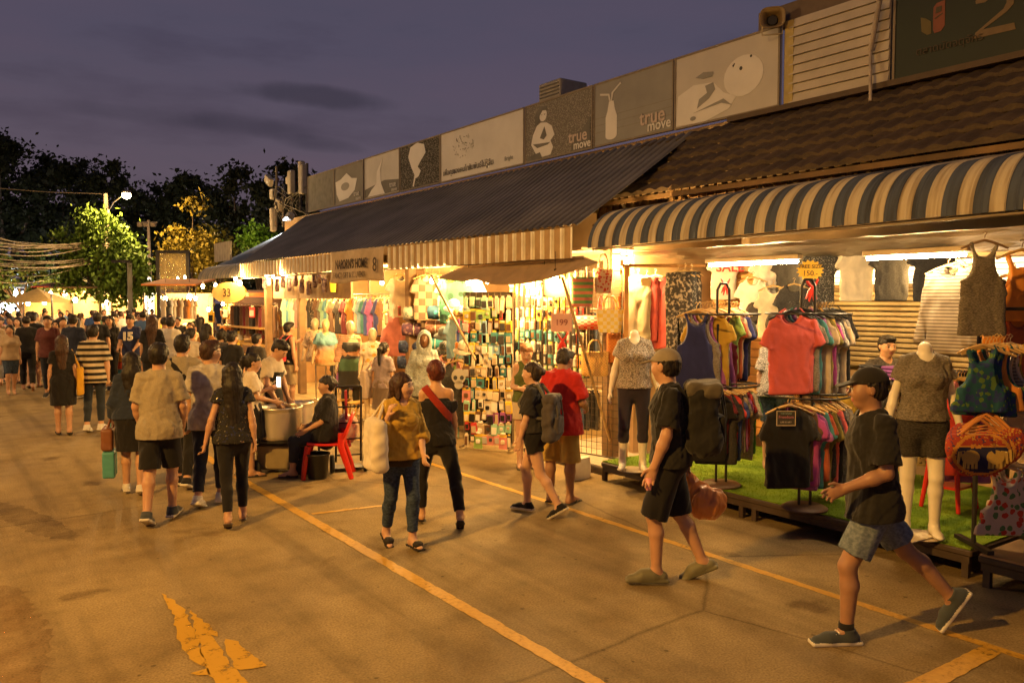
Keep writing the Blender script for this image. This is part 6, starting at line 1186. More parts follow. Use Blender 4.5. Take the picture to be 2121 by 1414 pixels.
# 8 seated woman on the red chair
sp_ = gp(676, 985); chair = thing('plastic_chair', 'bright red plastic chair the seated woman leans back on', 'chair', sp_, math.radians(62)); chair.scale = (.94, .94, .9)
REDP = m_plain((.62, .025, .012), .32, var=.06)
solidify(MB().grid(lambda u, v: ((u - .5) * (.44 - .05 * v), -.20 + .42 * (1 - v) - .0, .43 - .02 * math.sin(u * PI) * (1 - abs(2 * v - 1)) + .02 * (1 - v) ** 3), 10, 10).build('seat', REDP, chair), .03)
solidify(MB().grid(lambda u, v: ((u - .5) * (.40 + .05 * math.sin(v * PI)), -.20 - .14 * v - .03 * math.sin(u * PI), .42 + .42 * v - .05 * (abs(u - .5) * 2) ** 3 * v), 12, 10).build('backrest', REDP, chair), .03)
for sx in (-1, 1):
    MB().tube([(sx * .19, .2, .43), (sx * .215, .24, .2), (sx * .225, .26, 0)], [.042, .036, .028], 8).build('leg', REDP, chair); MB().tube([(sx * .19, -.2, .60), (sx * .195, -.2, .42), (sx * .21, -.27, .2), (sx * .225, -.33, 0)], [.036, .044, .038, .03], 8).build('leg', REDP, chair)
b = wear(person('woman in black sitting on the red plastic chair facing the pots', sp_ + V(.03, .05, 0), 62, .009, {}, SKIN, None, H=1.53, fem=1, sit=.50, up=(0, -.05, 1), look=(10, -8), girth=1.12, thL=(-.15, 1, -.10), shL=(-.02, .05, -1), thR=(.18, 1, -.12), shR=(.05, -.18, -1), uaL=(-.15, .25, -1), faL=(.05, .9, -.55), uaR=(.18, .3, -1), faR=(-.05, .9, -.5)), (BK, dict(hem=-.08, sleeve=.9, e=.026)), ('trousers', m_cloth((.03, .032, .04)), dict(length=1.72)), 'bun', shoes=FLIP, vol=1.04)
bn_ = thing('bin', 'black plastic bin under the red chair', 'bin', gp(658, 990)); MB().lathe([(.10, 0), (.115, .02), (.14, .28), (.15, .285), (.15, .30), (.135, .30), (.105, .03)], (0, 0, 0), 20).build('tub', m_plain((.02, .02, .02), .4), bn_)
# pot cart
pc_ = thing('food_cart', 'small cart with battery box and wheels carrying the steel pots', 'cart', gp(590, 974), math.radians(55)); MB().box((0, 0, .40), (.62, .8, .03)).build('tray', BLK, pc_)
[MB().tube([(sx * .28, sy * .36, .39), (sx * .28, sy * .36, .02)], .016, 6).build('leg', BLK, pc_) for sx in (-1, 1) for sy in (-1, 1)]; MB().box((0, .05, .20), (.4, .5, .3), b=.02).build('box', m_plain((.30, .24, .14), .5, .3), pc_); MB().box((.05, -.24, .2), (.34, .1, .22), b=.01).build('battery', BLK, pc_)
def wheel(par, x, y, rad, w=.05, nm='wheel'):
    t = MB(); t.lathe([(rad * .6, -w / 2), (rad * .9, -w / 2), (rad, -w / 4), (rad, w / 4), (rad * .9, w / 2), (rad * .6, w / 2)], (0, 0, 0), 22); o = t.build('tyre', m_plain((.018, .018, .018), .7)); hb = MB().lathe([(.01, -w * .4), (rad * .6, -w * .4), (rad * .6, w * .4), (.01, w * .4)], (0, 0, 0), 16).build('hub', m_plain((.25, .2, .15), .4, .5))
    g = bpy.data.objects.new(nm, None); C.objects.link(g); g.parent = par; g.location = (x, y, rad); g.rotation_euler = (0, PI / 2, 0); o.parent = g; hb.parent = g
for x, y in ((-.3, -.3), (.3, -.3), (-.3, .3), (.3, .3)): wheel(pc_, x, y, .10)
for (px, py, rad, l) in ((580, 976, .27, 'wide ribbed steel pot at the front of the food cart'), (618, 962, .19, 'second steel pot behind the wide one on the food cart')):
    p = gp(px, py); t = thing('steel_pot', l, 'pot', (p[0], p[1], .42)); pr_ = [(rad * .96, 0), (rad, .02)] + [(rad * (1 + .012 * (k % 2)), .04 + k * .02) for k in range(16)] + [(rad * 1.05, .37), (rad * 1.06, .38), (rad * 1.0, .385), (rad * .97, .34), (rad * .96, .03)]; MB().lathe(pr_, (0, 0, 0), 36).build('pot_body', m_plain((.80, .75, .66), .34, .85, var=.05), t); MB().lathe([(.001, .33), (rad * .965, .33)], (0, 0, 0), 24, caps=False).build('contents', m_plain((.25, .18, .08), .4), t)
# hand truck with bags
ht = thing('hand_truck', 'folded hand truck with a red strap and plastic bags behind the seated woman', 'hand truck', gp(722, 975), CAMROT + .3); fr_ = MB(); [fr_.tube([(s * .15, 0, .12), (s * .15, -.1, 1.05)], .014, 6) for s in (-1, 1)]; fr_.tube([(-.15, -.1, 1.05), (.15, -.1, 1.05)], .014, 6); [fr_.tube([(-.15, -.02 * k, .2 + .2 * k), (.15, -.02 * k, .2 + .2 * k)], .01, 6) for k in range(4)]; fr_.box((0, .12, .03), (.36, .26, .02)); fr_.build('frame', BLK, ht); MB().tube([(-.03, -.07, 1.0), (-.02, .0, .6), (.02, .0, .3)], .018, 6).build('strap', m_plain((.45, .04, .06), .6), ht); wheel(ht, -.2, -.05, .11); wheel(ht, .2, -.05, .11)
b2 = SDF((-.2, -.2, .3), (.2, .25, .75), .014); b2.ell((0, .06, .52), (.13, .11, .19)); b2.noise(.03, 26, 3); o = b2.build('plastic_bag', m_plain((.60, .38, .30), .3)); o.location = ht.location; o.rotation_euler = ht.rotation_euler; tag(o, 'pale orange plastic bag hung on the hand truck', 'bag')
# 9 tank top man with drawstring bag
b = wear(PP('man in a black tank top reaching for the hanging shirts', 598, 846, 664, -75, dict(), h=.0115, uaL=(-.3, .5, -.3), faL=(0, .9, .3), uaR=(.22, -.02, -1), faR=(.12, .12, -1), thR=(.04, .06, -1)), (BK, dict(hem=-.05, sleeve=0, e=.016)), ('shorts', m_cloth((.36, .27, .16)), dict(length=.98, wide=.03)), shoes=FLIP)
J = b.J; bag_sdf(b, 'drawstring_bag', 'grey drawstring backpack with a red bottom on the man in the black tank top', J['chest'] + V(0, -.20, -.10), (.15, .06, .22), [m_cloth((.10, .10, .09)), m_cloth((.55, .04, .06))], [[J['chest'] + V(s * .1, -.16, .08), J['sh' + q] + V(-s * .03, -.02, .075), J['sh' + q] + V(-s * .03, .07, .02), J['chest'] + V(s * .13, .08, -.1)] for s, q in ((-1, 'L'), (1, 'R'))], strapm=m_cloth((.5, .05, .06)), r=.05)
o = kids(C.objects[-1].parent)[0]; zz = np.array([o.data.vertices[p.vertices[0]].co.z for p in o.data.polygons]); o.data.polygons.foreach_set('material_index', ((zz < J['chest'][2] - .22) * 1).tolist())
# 10 mustard woman with big white bag
b = wear(PP('woman in a mustard top and blue jeans with a large white bag on her shoulder', 832, 1135, 768, 172, walk(1, .65, .3), fem=1, h=.0075, skin=SKIN_L, look=(34, -2), uaR=(.30, .15, -1), faR=(-.15, .45, .95), uaL=(-.22, .15, -1), faL=(.15, .75, -.75)), (m_cloth((.46, .29, .045)), dict(hem=-.04, sleeve=1.35, loose=.03, e=.03)), ('jeans', JEAN, dict(length=1.82, e=.008, fold=.005)), 'long', HAIR_B, hl=.22, shoes=('fluffy', [m_plain((.02, .015, .012), .8)]))
J = b.J; bag_sdf(b, 'tote_bag', 'large soft white tote bag on the shoulder of the woman in mustard', J['pel'] + V(.24, .06, .10), (.065, .17, .22), m_cloth((.68, .60, .46)), [[J['pel'] + V(.24, -.04, .30), J['shR'] + V(.02, -.02, .06), J['pel'] + V(.25, .16, .30)]], r=.055, noise=.012, sr=.014, taper=-.12)
S = SDF(J['pel'] - .32, J['pel'] + .32, .009); b.torso(S, .040); S.cut(J['pel'] + V(0, 0, .10), (0, 0, 1)); S.cut(J['pel'] - V(0, 0, .10), (0, 0, -1)); S.noise(.012, 30, 8); S.build('tied_jacket', m_cloth((.035, .025, .015)), b.root)
# 11 off shoulder
b = wear(PP('woman in a black off shoulder jumpsuit seen from behind with short reddish hair', 905, 1085, 742, -28, walk(1, 1.05, .6), fem=1, h=.0075, thL=(-.18, .30, -1), thR=(.25, -.28, -1), shR=(.12, -.45, -1), look=(12, 0), uaL=(-.22, .15, -1), faL=(0, .6, -.9), skin=(.58, .34, .19)), (BK, dict(hem=-.08, sleeve=.0, e=.014, off=True, name='jumpsuit_top')), ('trousers', BK, dict(length=1.85, e=.012)), 'short', (.075, .018, .01), shoes=('sandal', [m_plain((.02, .015, .01), .5)]), vol=1.12)
J = b.J; S = SDF(J['chest'] - .33, J['neck'] + .2, .009); 
for s in 'LR': S.cone(J['sh' + s], J['sh' + s] + (J['el' + s] - J['sh' + s]) * .55, .07, .062, .02)
b.torso(S, .020); S.cut(J['neck'] - b.up * .125, b.up); S.cut(J['neck'] - b.up * .24, -b.up); S.noise(.01, 40, 2); S.build('frill', BK, b.root)
S = SDF(J['pel'] - .35, J['neck'] + .25, .009); b.torso(S, .037, .05); n_ = nz((.75, 0, .62)); c_ = J['chest'] + V(.0, 0, .03); S.cut(c_ + n_ * .034, n_); S.cut(c_ - n_ * .034, -n_); S.cut(J['pel'] + V(0, 0, .02), (0, 0, -1)); S.build('shoulder_strap', m_cloth((.30, .03, .015)), b.root)
w_ = J['wrL'] + b.hdL * .08; t = hang(b, 'dried_flowers', 'bunch of pale dried flowers held by the woman in black', 'flowers', None, None); m = MB(); rr = random.Random(4)
for i in range(46):
    a, e = rr.uniform(0, 6.3), rr.uniform(.02, .13); p = w_ + V(e * math.cos(a) - .05, e * math.sin(a) + .04, rr.uniform(.10, .26)); m.tube([tuple(w_ + V(0, .01, -.06)), tuple((w_ + p) / 2 + V(0, 0, .02)), tuple(p)], [.003, .003, .008], 4)
m.build('stems', m_plain((.58, .40, .24), .8), t)
# 12 lilac with tote
b = wear(PP('woman with tied back hair in a lilac grey top beside the striped mannequin', 795, 905, 716, -60, walk(1, .5, .3), fem=1, h=.011), (m_cloth((.30, .24, .26)), dict(hem=-.05, sleeve=.7, loose=.02)), ('skirt', m_cloth((.20, .15, .12)), dict(length=.42, flare=.05)), 'pony', hl=.28, shoes=WSH)
J = b.J; bag_sdf(b, 'tote_bag', 'long pale canvas tote on the back of the woman in the lilac top', J['pel'] + V(-.22, -.08, .02), (.05, .16, .22), m_cloth((.55, .44, .36)), [[J['pel'] + V(-.22, -.16, .22), J['shL'] + V(0, -.01, .06), J['pel'] + V(-.22, .02, .22)]], sr=.016)
# 13 black tee, grey backpack
b = wear(PP('woman in a black t-shirt and tiny black shorts with a grey backpack, in mid stride', 1108, 1065, 742, 32, walk(-1, 1.05, .5), fem=1, h=.0075, skin=SKIN_L, uaR=(.2, .15, -1), faR=(.1, .35, -1)), (m_cloth((.03, .028, .026)), dict(hem=.02, sleeve=.85, e=.024, loose=.01)), ('shorts', BK, dict(length=.42, wide=.02)), 'bun', (.03, .02, .014), shoes=('sneaker', (BK, WSOLE)))
J = b.J
def backpack(b, label, half, m, ms, dz=-.06, topm=None):
    J = b.J; c = J['chest'] + V(0, -.128 - half[1], dz); t = hang(b, 'backpack', label, 'backpack', None, None); S = SDF(c - .42, c + .42, .009); S.box(c, half, None, min(half) * .6, 0, taper=-.10); S.cone(c - V(half[0] * .5, half[1] * .3, half[2] * .7), c - V(-half[0] * .5, half[1] * .3, half[2] * .7), half[1] * .9, half[1] * .9, .06); S.noise(.020, 20, 6); S.noise(.007, 52, 2); S.build('pack_body', m, t)
    S = SDF(c - .42, c + .42, .009); S.box(c - V(0, half[1] + .012, half[2] * .3), (half[0] * .68, .03, half[2] * .40), None, .025, 0); S.noise(.010, 30, 3); S.build('pocket', m, t)
    S = SDF(c - .42, c + .42, .009); S.box(c + V(0, -.01, half[2] * .84), (half[0] * .98, half[1] * 1.12, half[2] * .24), None, .05, 0); S.noise(.016, 24, 9); S.build('lid', topm or m, t)
    for q in (-.5, .5): MB().tube([c + V(q * half[0], -half[1] * 1.16, half[2] * .8), c + V(q * half[0], -half[1] * 1.2 - .02, half[2] * .1), c + V(q * half[0], -half[1] * 1.1, -half[2] * .8)], .008, 5).build('strap', ms, t)
    for s, q in ((-1, 'L'), (1, 'R')): MB().tube([J['chest'] + V(s * .09, -.15, .06), J['sh' + q] + V(-s * .055, -.05, .075), J['sh' + q] + V(-s * .05, .04, .062), J['chest'] + V(s * .125, .10, .0), J['waist'] + V(s * .15, .02, .03), J['waist'] + V(s * .1, -.14, .02)], .017, 6).build('shoulder_strap', ms, t)
    return t
backpack(b, 'limp grey backpack worn by the striding woman in the black t-shirt', (.14, .06, .22), m_cloth((.085, .075, .075)), m_cloth((.12, .11, .09)), -.14)
# 14 red tee
b = wear(PP('man in a red t-shirt and khaki shorts standing with his back turned, looking down', 1162, 1040, 713, -62, dict(), girth=1.12, h=.0075, skin=SKIN_D, look=(-12, -26), thL=(-.1, .03, -1), thR=(.06, 0, -1), uaL=(-.25, .1, -1), faL=(.1, .9, -.2), uaR=(.28, .12, -1), faR=(-.2, .9, -.3)), (m_cloth((.48, .025, .02)), dict(hem=-.16, sleeve=.85, loose=.02, e=.028)), ('shorts', m_cloth((.44, .30, .07)), dict(length=1.05, wide=.035)), 'short', (.03, .024, .02), shoes=FLIP)
# 15 green tank
b = wear(PP('woman in a green sleeveless top and white shorts looking down at something in her hands', 1090, 968, 703, 152, dict(), fem=1, skin=SKIN_L, look=(-8, -24), uaL=(-.2, .05, -1), faL=(.3, .9, -.1), uaR=(.2, .05, -1), faR=(-.35, .9, 0), h=.0095), (m_cloth((.10, .13, .04)), dict(hem=-.02, sleeve=0, e=.016)), ('shorts', m_cloth((.62, .52, .38)), dict(length=.55, wide=.03)), 'bun', (.13, .06, .025), shoes=FLIP)
# 16 cap man
b = wear(PP('man in a grey cap and black clothes with a large black backpack, striding left', 1385, 1203, 716, 46, walk(1, .8, .5), h=.0062, look=(-34, -2), uaL=(-.2, .15, -1), faL=(0, .4, -1), uaR=(.2, -.28, -1), faR=(.1, -.10, -1)), (m_cloth((.018, .017, .015)), dict(hem=-.06, sleeve=.8, loose=.02, e=.026)), ('shorts', BK, dict(length=1.0, wide=.035)), 'capped', shoes=('clog', [m_plain((.14, .13, .07), .6)]))
b.cap(b.h, m_cloth((.26, .22, .16)), b.root); backpack(b, 'large black backpack on the man in the grey cap', (.17, .12, .25), m_cloth((.016, .015, .013)), BK, -.05, m_cloth((.10, .085, .06)))
J = b.J; w_ = J['wrR'] + b.hdR * .09; t = hang(b, 'plastic_bag', 'full orange plastic bag carried by the man in the grey cap', 'bag', None, None); S = SDF(w_ - V(.3, .3, .5), w_ + V(.3, .3, .05), .010); S.ell(w_ + V(.04, -.16, -.27), (.13, .17, .13)); S.cone(w_ + V(.03, -.08, -.18), w_, .08, .016, .08); S.noise(.02, 30, 9, (1, 1, .5)); S.noise(.008, 70, 2, (1, 1, .3)); S.build('bag_body', m_plain((.66, .25, .07), .28, var=.1), t)
w_ = J['wrL'] + b.hdL * .11; t = hang(b, 'cup', 'small pink cup in the hand of the man in the grey cap', 'cup', None, None); MB().lathe([(.02, -.06), (.028, .03), (.024, .03), (.018, -.05)], tuple(w_), 14).build('cup_body', m_plain((.7, .3, .32), .4), t)
# 17 nearest man
b = wear(PP('nearest man striding left in a black cap, black t-shirt and denim shorts', 1752, 1332, 737, 52, dict(), H=1.74, h=.006, anchor='L', skin=SKIN_D, up=(0, .03, 1), look=(-10, -4), thL=(0, .46, -1), shL=(0, .0, -1), thR=(.02, -.72, -1), shR=(.02, -1.0, -1), ftR=(.05, .55, -.84), uaL=(-.22, .05, -1), faL=(.1, .9, -.35), uaR=(.22, -.25, -1), faR=(.15, .3, -1)), (m_cloth((.016, .015, .013)), dict(hem=-.12, sleeve=.82, loose=.025, e=.028)), ('shorts', m_heather((.09, .12, .16), (.20, .24, .29), 40, 60, .3, .7), dict(length=.80, wide=.035)), 'capped', shoes=('sneaker', (m_cloth((.055, .065, .07)), WSOLE)))
b.cap(b.h, m_cloth((.02, .018, .016)), b.root)
for sd in 'L': 
    a, d, u = b.J['ank' + sd], b.__dict__['ft' + sd], b.__dict__['fu' + sd]; lc = MB(); s_ = np.cross(d, u)
    for k in range(4): c = a + d * (.055 + .02 * k) + u * (-.012 - .009 * k); lc.tube([c - s_ * .028, c + u * .006, c + s_ * .028], .005, 5)
    lc.build('laces', m_plain((.7, .66, .62), .7), b.root); MB().lathe([(.047, -.005), (.044, .035), (.040, .035), (.042, -.005)], tuple(a + u * .012), 16).build('sock', BK, b.root)
# 18 stall keeper, 19 stooping customer
p = xp(1832, 760, 8.75); b = wear(person('stall keeper in a dark t-shirt standing behind the counter', (p[0], p[1], 0), 148, .010, {}, (.52, .29, .16), None, H=1.72, look=(0, -6)), (m_heather((.05, .045, .04), (.11, .095, .08)), dict(hem=-.1, sleeve=.7)), ('trousers', BK, dict(length=1.9)), 'short')
p = xp(1603, 985, 7.5); b = wear(person('customer in a mottled grey shirt half hidden between the two round racks', (p[0], p[1], ZD), -60, .011, {}, SKIN, None, H=1.62, up=(0, .15, 1), fem=1, look=(0, -20)), (PAT['marled'], dict(hem=-.08, sleeve=.8, loose=.03)), ('shorts', JEAN, dict(length=.8)), 'short', shoes=None)
# 20.. left group
b = wear(PP('man in a black and cream striped t-shirt and dark jeans seen from behind', 197, 893, 671, -20, walk(-1, .4, .3)), (m_stripe((.02, .018, .016), (.58, .49, .35), .095, 2, .52), dict(hem=-.15, sleeve=.95, loose=.04, e=.03)), ('jeans', m_cloth((.022, .028, .04)), dict(length=1.85, e=.008)), shoes=WSH)
b = wear(PP('woman in a short black dress with long brown hair and a yellow shoulder bag', 133, 900, 692, -8, walk(1, .35, .3), fem=1), (BK, dict(hem=-.0, sleeve=.6, e=.02)), ('skirt', BK, dict(length=.42, top=.14, flare=.03)), 'long', HAIR_B, hl=.28, shoes=FLIP); J = b.J
bag_sdf(b, 'shoulder_bag', 'yellow fabric bag hanging from the shoulder of the woman in the black dress', J['pel'] + V(.24, -.02, -.02), (.05, .11, .22), m_cloth((.62, .34, .03)), [[J['pel'] + V(.24, -.08, .18), J['shR'] + V(.02, 0, .06), J['pel'] + V(.24, .06, .18)]], strapm=m_cloth((.62, .34, .03)), sr=.014, taper=.0)
b = wear(PP('woman facing us in a short white sleeveless dress with a black pouch', 42, 793, 655, 150, walk(1, .4, .3), fem=1, skin=SKIN_L), (m_cloth((.66, .58, .46)), dict(hem=0, sleeve=0, e=.018)), ('skirt', m_cloth((.66, .58, .46)), dict(length=.36, top=.14)), 'bob', shoes=FLIP)
J = b.J; bag_sdf(b, 'pouch', 'black pouch at the waist of the woman in the white dress', J['pel'] + V(-.05, .2, .02), (.1, .04, .06), BK, [[J['pel'] + V(-.15, .16, .05), J['shR'] + V(-.03, .02, .07)]])
b = wear(PP('man in a black shirt and black shorts left of the woman in the black dress', 72, 803, 646, -15, walk(-1, .4, .3), girth=1.1), (BK, dict(hem=-.14, sleeve=.8, e=.03)), ('shorts', BK, dict(length=.7, wide=.03)), shoes=FLIP)
b = wear(PP('person cut by the left picture edge in an olive striped top and black trousers', 6, 793, 655, 145, walk(1, .4, .3), fem=1), (m_stripe((.12, .09, .03), (.25, .18, .07), .06), dict(hem=-.05, sleeve=.0)), ('trousers', BK, dict(length=1.9)), 'short')
b = wear(PP('man in a navy jersey with white numbers pushing a loaded trolley', 275, 815, 650, 148, walk(1, .5, .2), uaL=(-.2, .3, -1), faL=(.1, .9, -.5), uaR=(.2, .3, -1), faR=(-.1, .9, -.5), look=(0, -12)), (m_cloth((.02, .028, .09)), dict(hem=-.1, sleeve=.8, e=.03)), ('trousers', BK, dict(length=1.9)))
f_ = b.W(b.J['chest'] + V(0, .19, .0)); o = text_mesh('15', .24, m_plain((.7, .64, .5), .7), b.root, 'number', frame(tuple(b.J['chest'] + V(0, .205, -.10)), (-1, 0, 0), (0, 0, 1)), .012, .012)
tr = thing('trolley', 'upright trolley of orange, red and blue boxes before the man in the jersey', 'trolley', gp(262, 805), math.radians(148)); MB().box((0, 0, .85), (.42, .3, .4), b=.01).build('orange_crate', m_plain((.70, .33, .03), .5), tr); MB().box((0, 0, .56), (.42, .3, .16), b=.01).build('red_crate', m_plain((.50, .06, .03), .5), tr); MB().box((0, 0, .34), (.42, .3, .24), b=.01).build('blue_crate', m_plain((.05, .22, .35), .5), tr)
f_ = MB(); [f_.tube([(s * .22, -.16, .1), (s * .22, -.16, 1.1)], .014, 6) for s in (-1, 1)]; f_.box((0, 0, .2), (.46, .34, .03)); f_.build('frame', BLK, tr); wheel(tr, -.23, -.1, .1); wheel(tr, .23, -.1, .1)
for (px, fy, ty, face, fem, top, bot, hs, l) in ((318, 838, 652, -20, 1, BK, BK, 'long', 'woman with long fair brown hair in black left of the white shirted man'), (356, 828, 655, -35, 0, m_cloth((.66, .60, .50)), DKJ, 'short', 'man in a clean white t-shirt near the end stall'), (397, 868, 678, -40, 0, m_cloth((.62, .55, .46)), BK, 'short', 'person in a pale top with a dark crossbody bag before the end stall'), (482, 880, 684, -45, 0, BK, BK, 'short', 'person in black with a pale shoulder strap right of the marbled t-shirt'), (460, 868, 680, -60, 1, m_cloth((.05, .04, .04)), DKJ, 'bob', 'woman with bobbed hair in dark clothes by the end stall'), (532, 868, 690, -60, 0, m_cloth((.05, .045, .04)), BK, 'short', 'man in dark clothes behind the leaning man'),
        (155, 825, 650, -20, 0, m_cloth((.02, .025, .05)), BK, 'short', 'man in navy right of the woman in the white dress'), (205, 812, 646, -10, 0, BK, DKJ, 'short', 'broad man in black behind the striped t-shirt'), (242, 800, 648, 150, 0, m_cloth((.62, .57, .5)), m_cloth((.25, .25, .25)), 'short', 'man in a white t-shirt with a dark strap walking towards us'), (232, 808, 652, 150, 1, BK, BK, 'long', 'woman in black beside the man with the dark strap'), (430, 842, 668, -50, 1, m_cloth((.4, .2, .06)), BK, 'long', 'long haired woman in brown at the bright end stall'), (104, 822, 652, 160, 0, m_cloth((.10, .03, .03)), DKJ, 'short', 'man in a dark red shirt left of the black dress')):
    wear(PP(l, px, fy, ty, face, walk(rnd.choice((-1, 1)), .4, .3), fem=fem, h=.0145), (top, dict(hem=-.1, sleeve=.75, e=.026)), ('trousers', bot, dict(length=1.85)), hs, HAIR_B if 'fair' in l else HAIR)
# ---------------------------------------------------------------- the crowd further up the street
VAR = []
for i in range(12):
    fem = i % 2; b = Body(H=1.66 if fem else 1.72, fem=fem, girth=[.95, 1., 1.08, .92][i % 4], **{**walk(1 if i % 3 else -1, .3 + .06 * i, .5), 'look': (rnd.uniform(-25, 25), -4)}); r = thing('person', '', 'person'); b.root = r; h = .022
    b.body(h, SKIN, r, hands=False); b.shirt(h, BK, r, hem=-.08, sleeve=[.75, .0, .7, 1.9][i % 4] if i != 3 else .7, e=.03, loose=.01)
    (b.skirt(h, BK, r, length=.42) if i in (1, 5, 9) else b.trousers(h, BK, r, 1.9 if i % 3 else .95, e=.016, name='trousers'))
    S = SDF(b.J['head'] - .25 - V(0, 0, .25), b.J['head'] + .2, .014); S.ell(b.hp(0, -.025, .03), (.09, .105, .098), None, 0)
    if fem: S.cone(b.hp(0, -.07, 0), b.hp(0, -.10, -.28), .09, .05, .03)
    S.ell(b.hp(0, .09, -.03), (.066, .08, .088), None, .01, 's'); S.build('hair', m_hair(), r); VAR.append(r)
rc = random.Random(21); spots = [tuple(gp(x, y)[:2]) for x, y in ((197, 893), (133, 900), (42, 793), (72, 803), (6, 793), (275, 815), (318, 838), (356, 828), (397, 868), (155, 825), (205, 812), (242, 800), (430, 842), (104, 822))]; n = 0; tries = 0
CN = dict(black=BK, white=m_cloth((.60, .55, .47)), navy=m_cloth((.02, .026, .06)), grey=m_cloth((.18, .165, .15)), red=m_cloth((.35, .04, .03)), beige=m_cloth((.40, .30, .19)), green=m_cloth((.03, .07, .04)), pink=m_cloth((.5, .2, .2)), blue=m_cloth((.05, .10, .25)))
used = {}
while n < 95 and tries < 6000:
    tries += 1; D = 17.5 + 44 * rc.random() ** 1.25; px = rc.uniform(-25, 440); p = gd(px, D)
    if p[0] > (5.9 if p[1] < 27 else 9.5) or p[0] < .2: continue
    if any((p[0] - q[0]) ** 2 + (p[1] - q[1]) ** 2 < .5 ** 2 for q in spots): continue
    spots.append((p[0], p[1])); v = VAR[n % 12]; fem = (n % 12) % 2; cn = rc.choice(['black', 'black', 'white', 'white', 'navy', 'grey', 'red', 'beige', 'white', 'pink', 'blue', 'beige', 'green']); away = rc.random() < .6
    r = v if n < 12 else copy_tree(v); r.location = (p[0], p[1], 0); r.rotation_euler = (0, 0, math.radians(rc.uniform(-40, 10) if away else rc.uniform(140, 190))); s = rc.uniform(.93, 1.04); r.scale = (s, s, s)
    for ch in kids(r):
        ch.material_slots[0].link = 'OBJECT'; k = ch.name.split('.')[0]; ch.material_slots[0].material = dict(body=m_skin(rc.choice([SKIN, SKIN, SKIN_L, SKIN_D])), t_shirt=CN[cn], trousers=rc.choice([BK, DKJ, JEAN, CN['grey'], CN['beige']]), skirt=rc.choice([BK, CN['navy'], CN['beige']]), hair=m_hair(HAIR if rc.random() < .8 else HAIR_B)).get(k, BK)
    dist = 'near the front' if D < 24 else 'halfway back' if D < 36 else 'far back'; side = 'left edge' if px < 60 else 'left of the street lamp' if px < 210 else 'by the grey pole' if px < 330 else 'near the end stall'
    key = (cn, fem, away, dist, side); used[key] = used.get(key, 0) + 1
    r['label'] = '%s%s in %s, %s, %s, %s' % ('' if used[key] == 1 else ORD[used[key] - 1] + ' ', 'long haired person' if fem else 'short haired person', cn, 'walking away' if away else 'facing us', dist, side); r['group'] = 'people in the crowd up the street'; n += 1
# ================================================================ trees
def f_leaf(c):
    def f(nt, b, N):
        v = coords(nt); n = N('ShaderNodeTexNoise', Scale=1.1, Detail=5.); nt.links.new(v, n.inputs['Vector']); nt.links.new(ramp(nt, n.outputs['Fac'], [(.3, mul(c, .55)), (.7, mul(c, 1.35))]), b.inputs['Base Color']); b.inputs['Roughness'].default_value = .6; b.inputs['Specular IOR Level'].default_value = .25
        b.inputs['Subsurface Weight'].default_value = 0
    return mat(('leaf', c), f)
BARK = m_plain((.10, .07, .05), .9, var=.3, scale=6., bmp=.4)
def tree(label, base, blobs, leaf, n, col, trunk_r=.2, seed=1, droop=0., fork=None):
    """blobs: (dx, dy, z, rx, ry, rz) leaf clumps about the base"""
    r = thing('tree', label, 'tree', base); rs = np.random.RandomState(seed); B = np.array(blobs, float); wgt = (B[:, 3] * B[:, 4] * B[:, 5]) ** .67; wgt /= wgt.sum(); vs, fs = [], []
    # small twig clusters inside each clump so that the edge is ragged
    ncl = max(12, n // 26); cl = []
    for k in rs.choice(len(B), ncl, p=wgt):
        d = rs.randn(3); d /= np.linalg.norm(d); q = rs.rand() ** .42; cl.append(B[k, :3] + d * q * B[k, 3:] * rs.uniform(.9, 1.05))
    cl = np.array(cl); k = rs.randint(0, ncl, n); P = cl[k] + rs.randn(n, 3) * leaf * np.array([1.5, 1.5, 1.1]); P[:, 2] -= droop * np.abs(rs.randn(n)) * leaf
    a = rs.randn(n, 3); a[:, 2] -= droop; a /= np.linalg.norm(a, axis=1)[:, None]; c = np.cross(a, rs.randn(n, 3)); c /= np.linalg.norm(c, axis=1)[:, None]; s = leaf * rs.uniform(.55, 1.2, n)[:, None]; ni = n // 4
    kk = rs.choice(len(B), ni, p=wgt); dn = rs.randn(ni, 3); dn /= np.linalg.norm(dn, axis=1)[:, None]; P[:ni] = B[kk, :3] + dn * (rs.rand(ni, 1) ** .5) * B[kk, 3:] * .72; s[:ni] *= 2.1
    w = np.stack([P - a * s * .6, P + c * s * .32, P + a * s * .6, P - c * s * .32], 1).reshape(-1, 3); f = np.arange(n * 4).reshape(-1, 4)
    link('crown', w, f, f_leaf(col), r, False); t = MB(); top = B[:, 2].mean()
    t.tube([(0, 0, 0), (.1, .05, top * .35), (0, 0, top * .8)], [trunk_r * 1.2, trunk_r, trunk_r * .6], 8)
    for b in B[:10]: t.tube([(0, 0, top * .45), ((b[0]) * .5, b[1] * .5, top * .4 + b[2] * .35), (b[0], b[1], b[2])], [trunk_r * .5, trunk_r * .35, trunk_r * .1], 6)
    t.build('trunk', BARK, r); return r
rt = random.Random(11)
def crown_px(px0, px1, ytop, ybot, D, nb, sz=(.10, .17)):
    """clump list for a crown that fills that patch of sky at distance D"""
    c = gd((px0 + px1) / 2, D); W = (px1 - px0) / FP * D; zt, zb = HC + (620 - ytop) / FP * D, HC + (620 - ybot) / FP * D; out = []
    for i in range(nb):
        u, v = rt.uniform(-.5, .5), rt.random(); q = 1 - .75 * abs(u) ** 1.4 * (1 if v > .4 else .5); z = zb + (zt - zb) * v * q; p = RT * u * W * .86 + FH * rt.uniform(-.25, .25) * W; s = W * rt.uniform(*sz); out.append((p[0], p[1], min(z, zt - s * .6), s, s, s * .8))
    return tuple(c), out
DK = (.022, .026, .010)
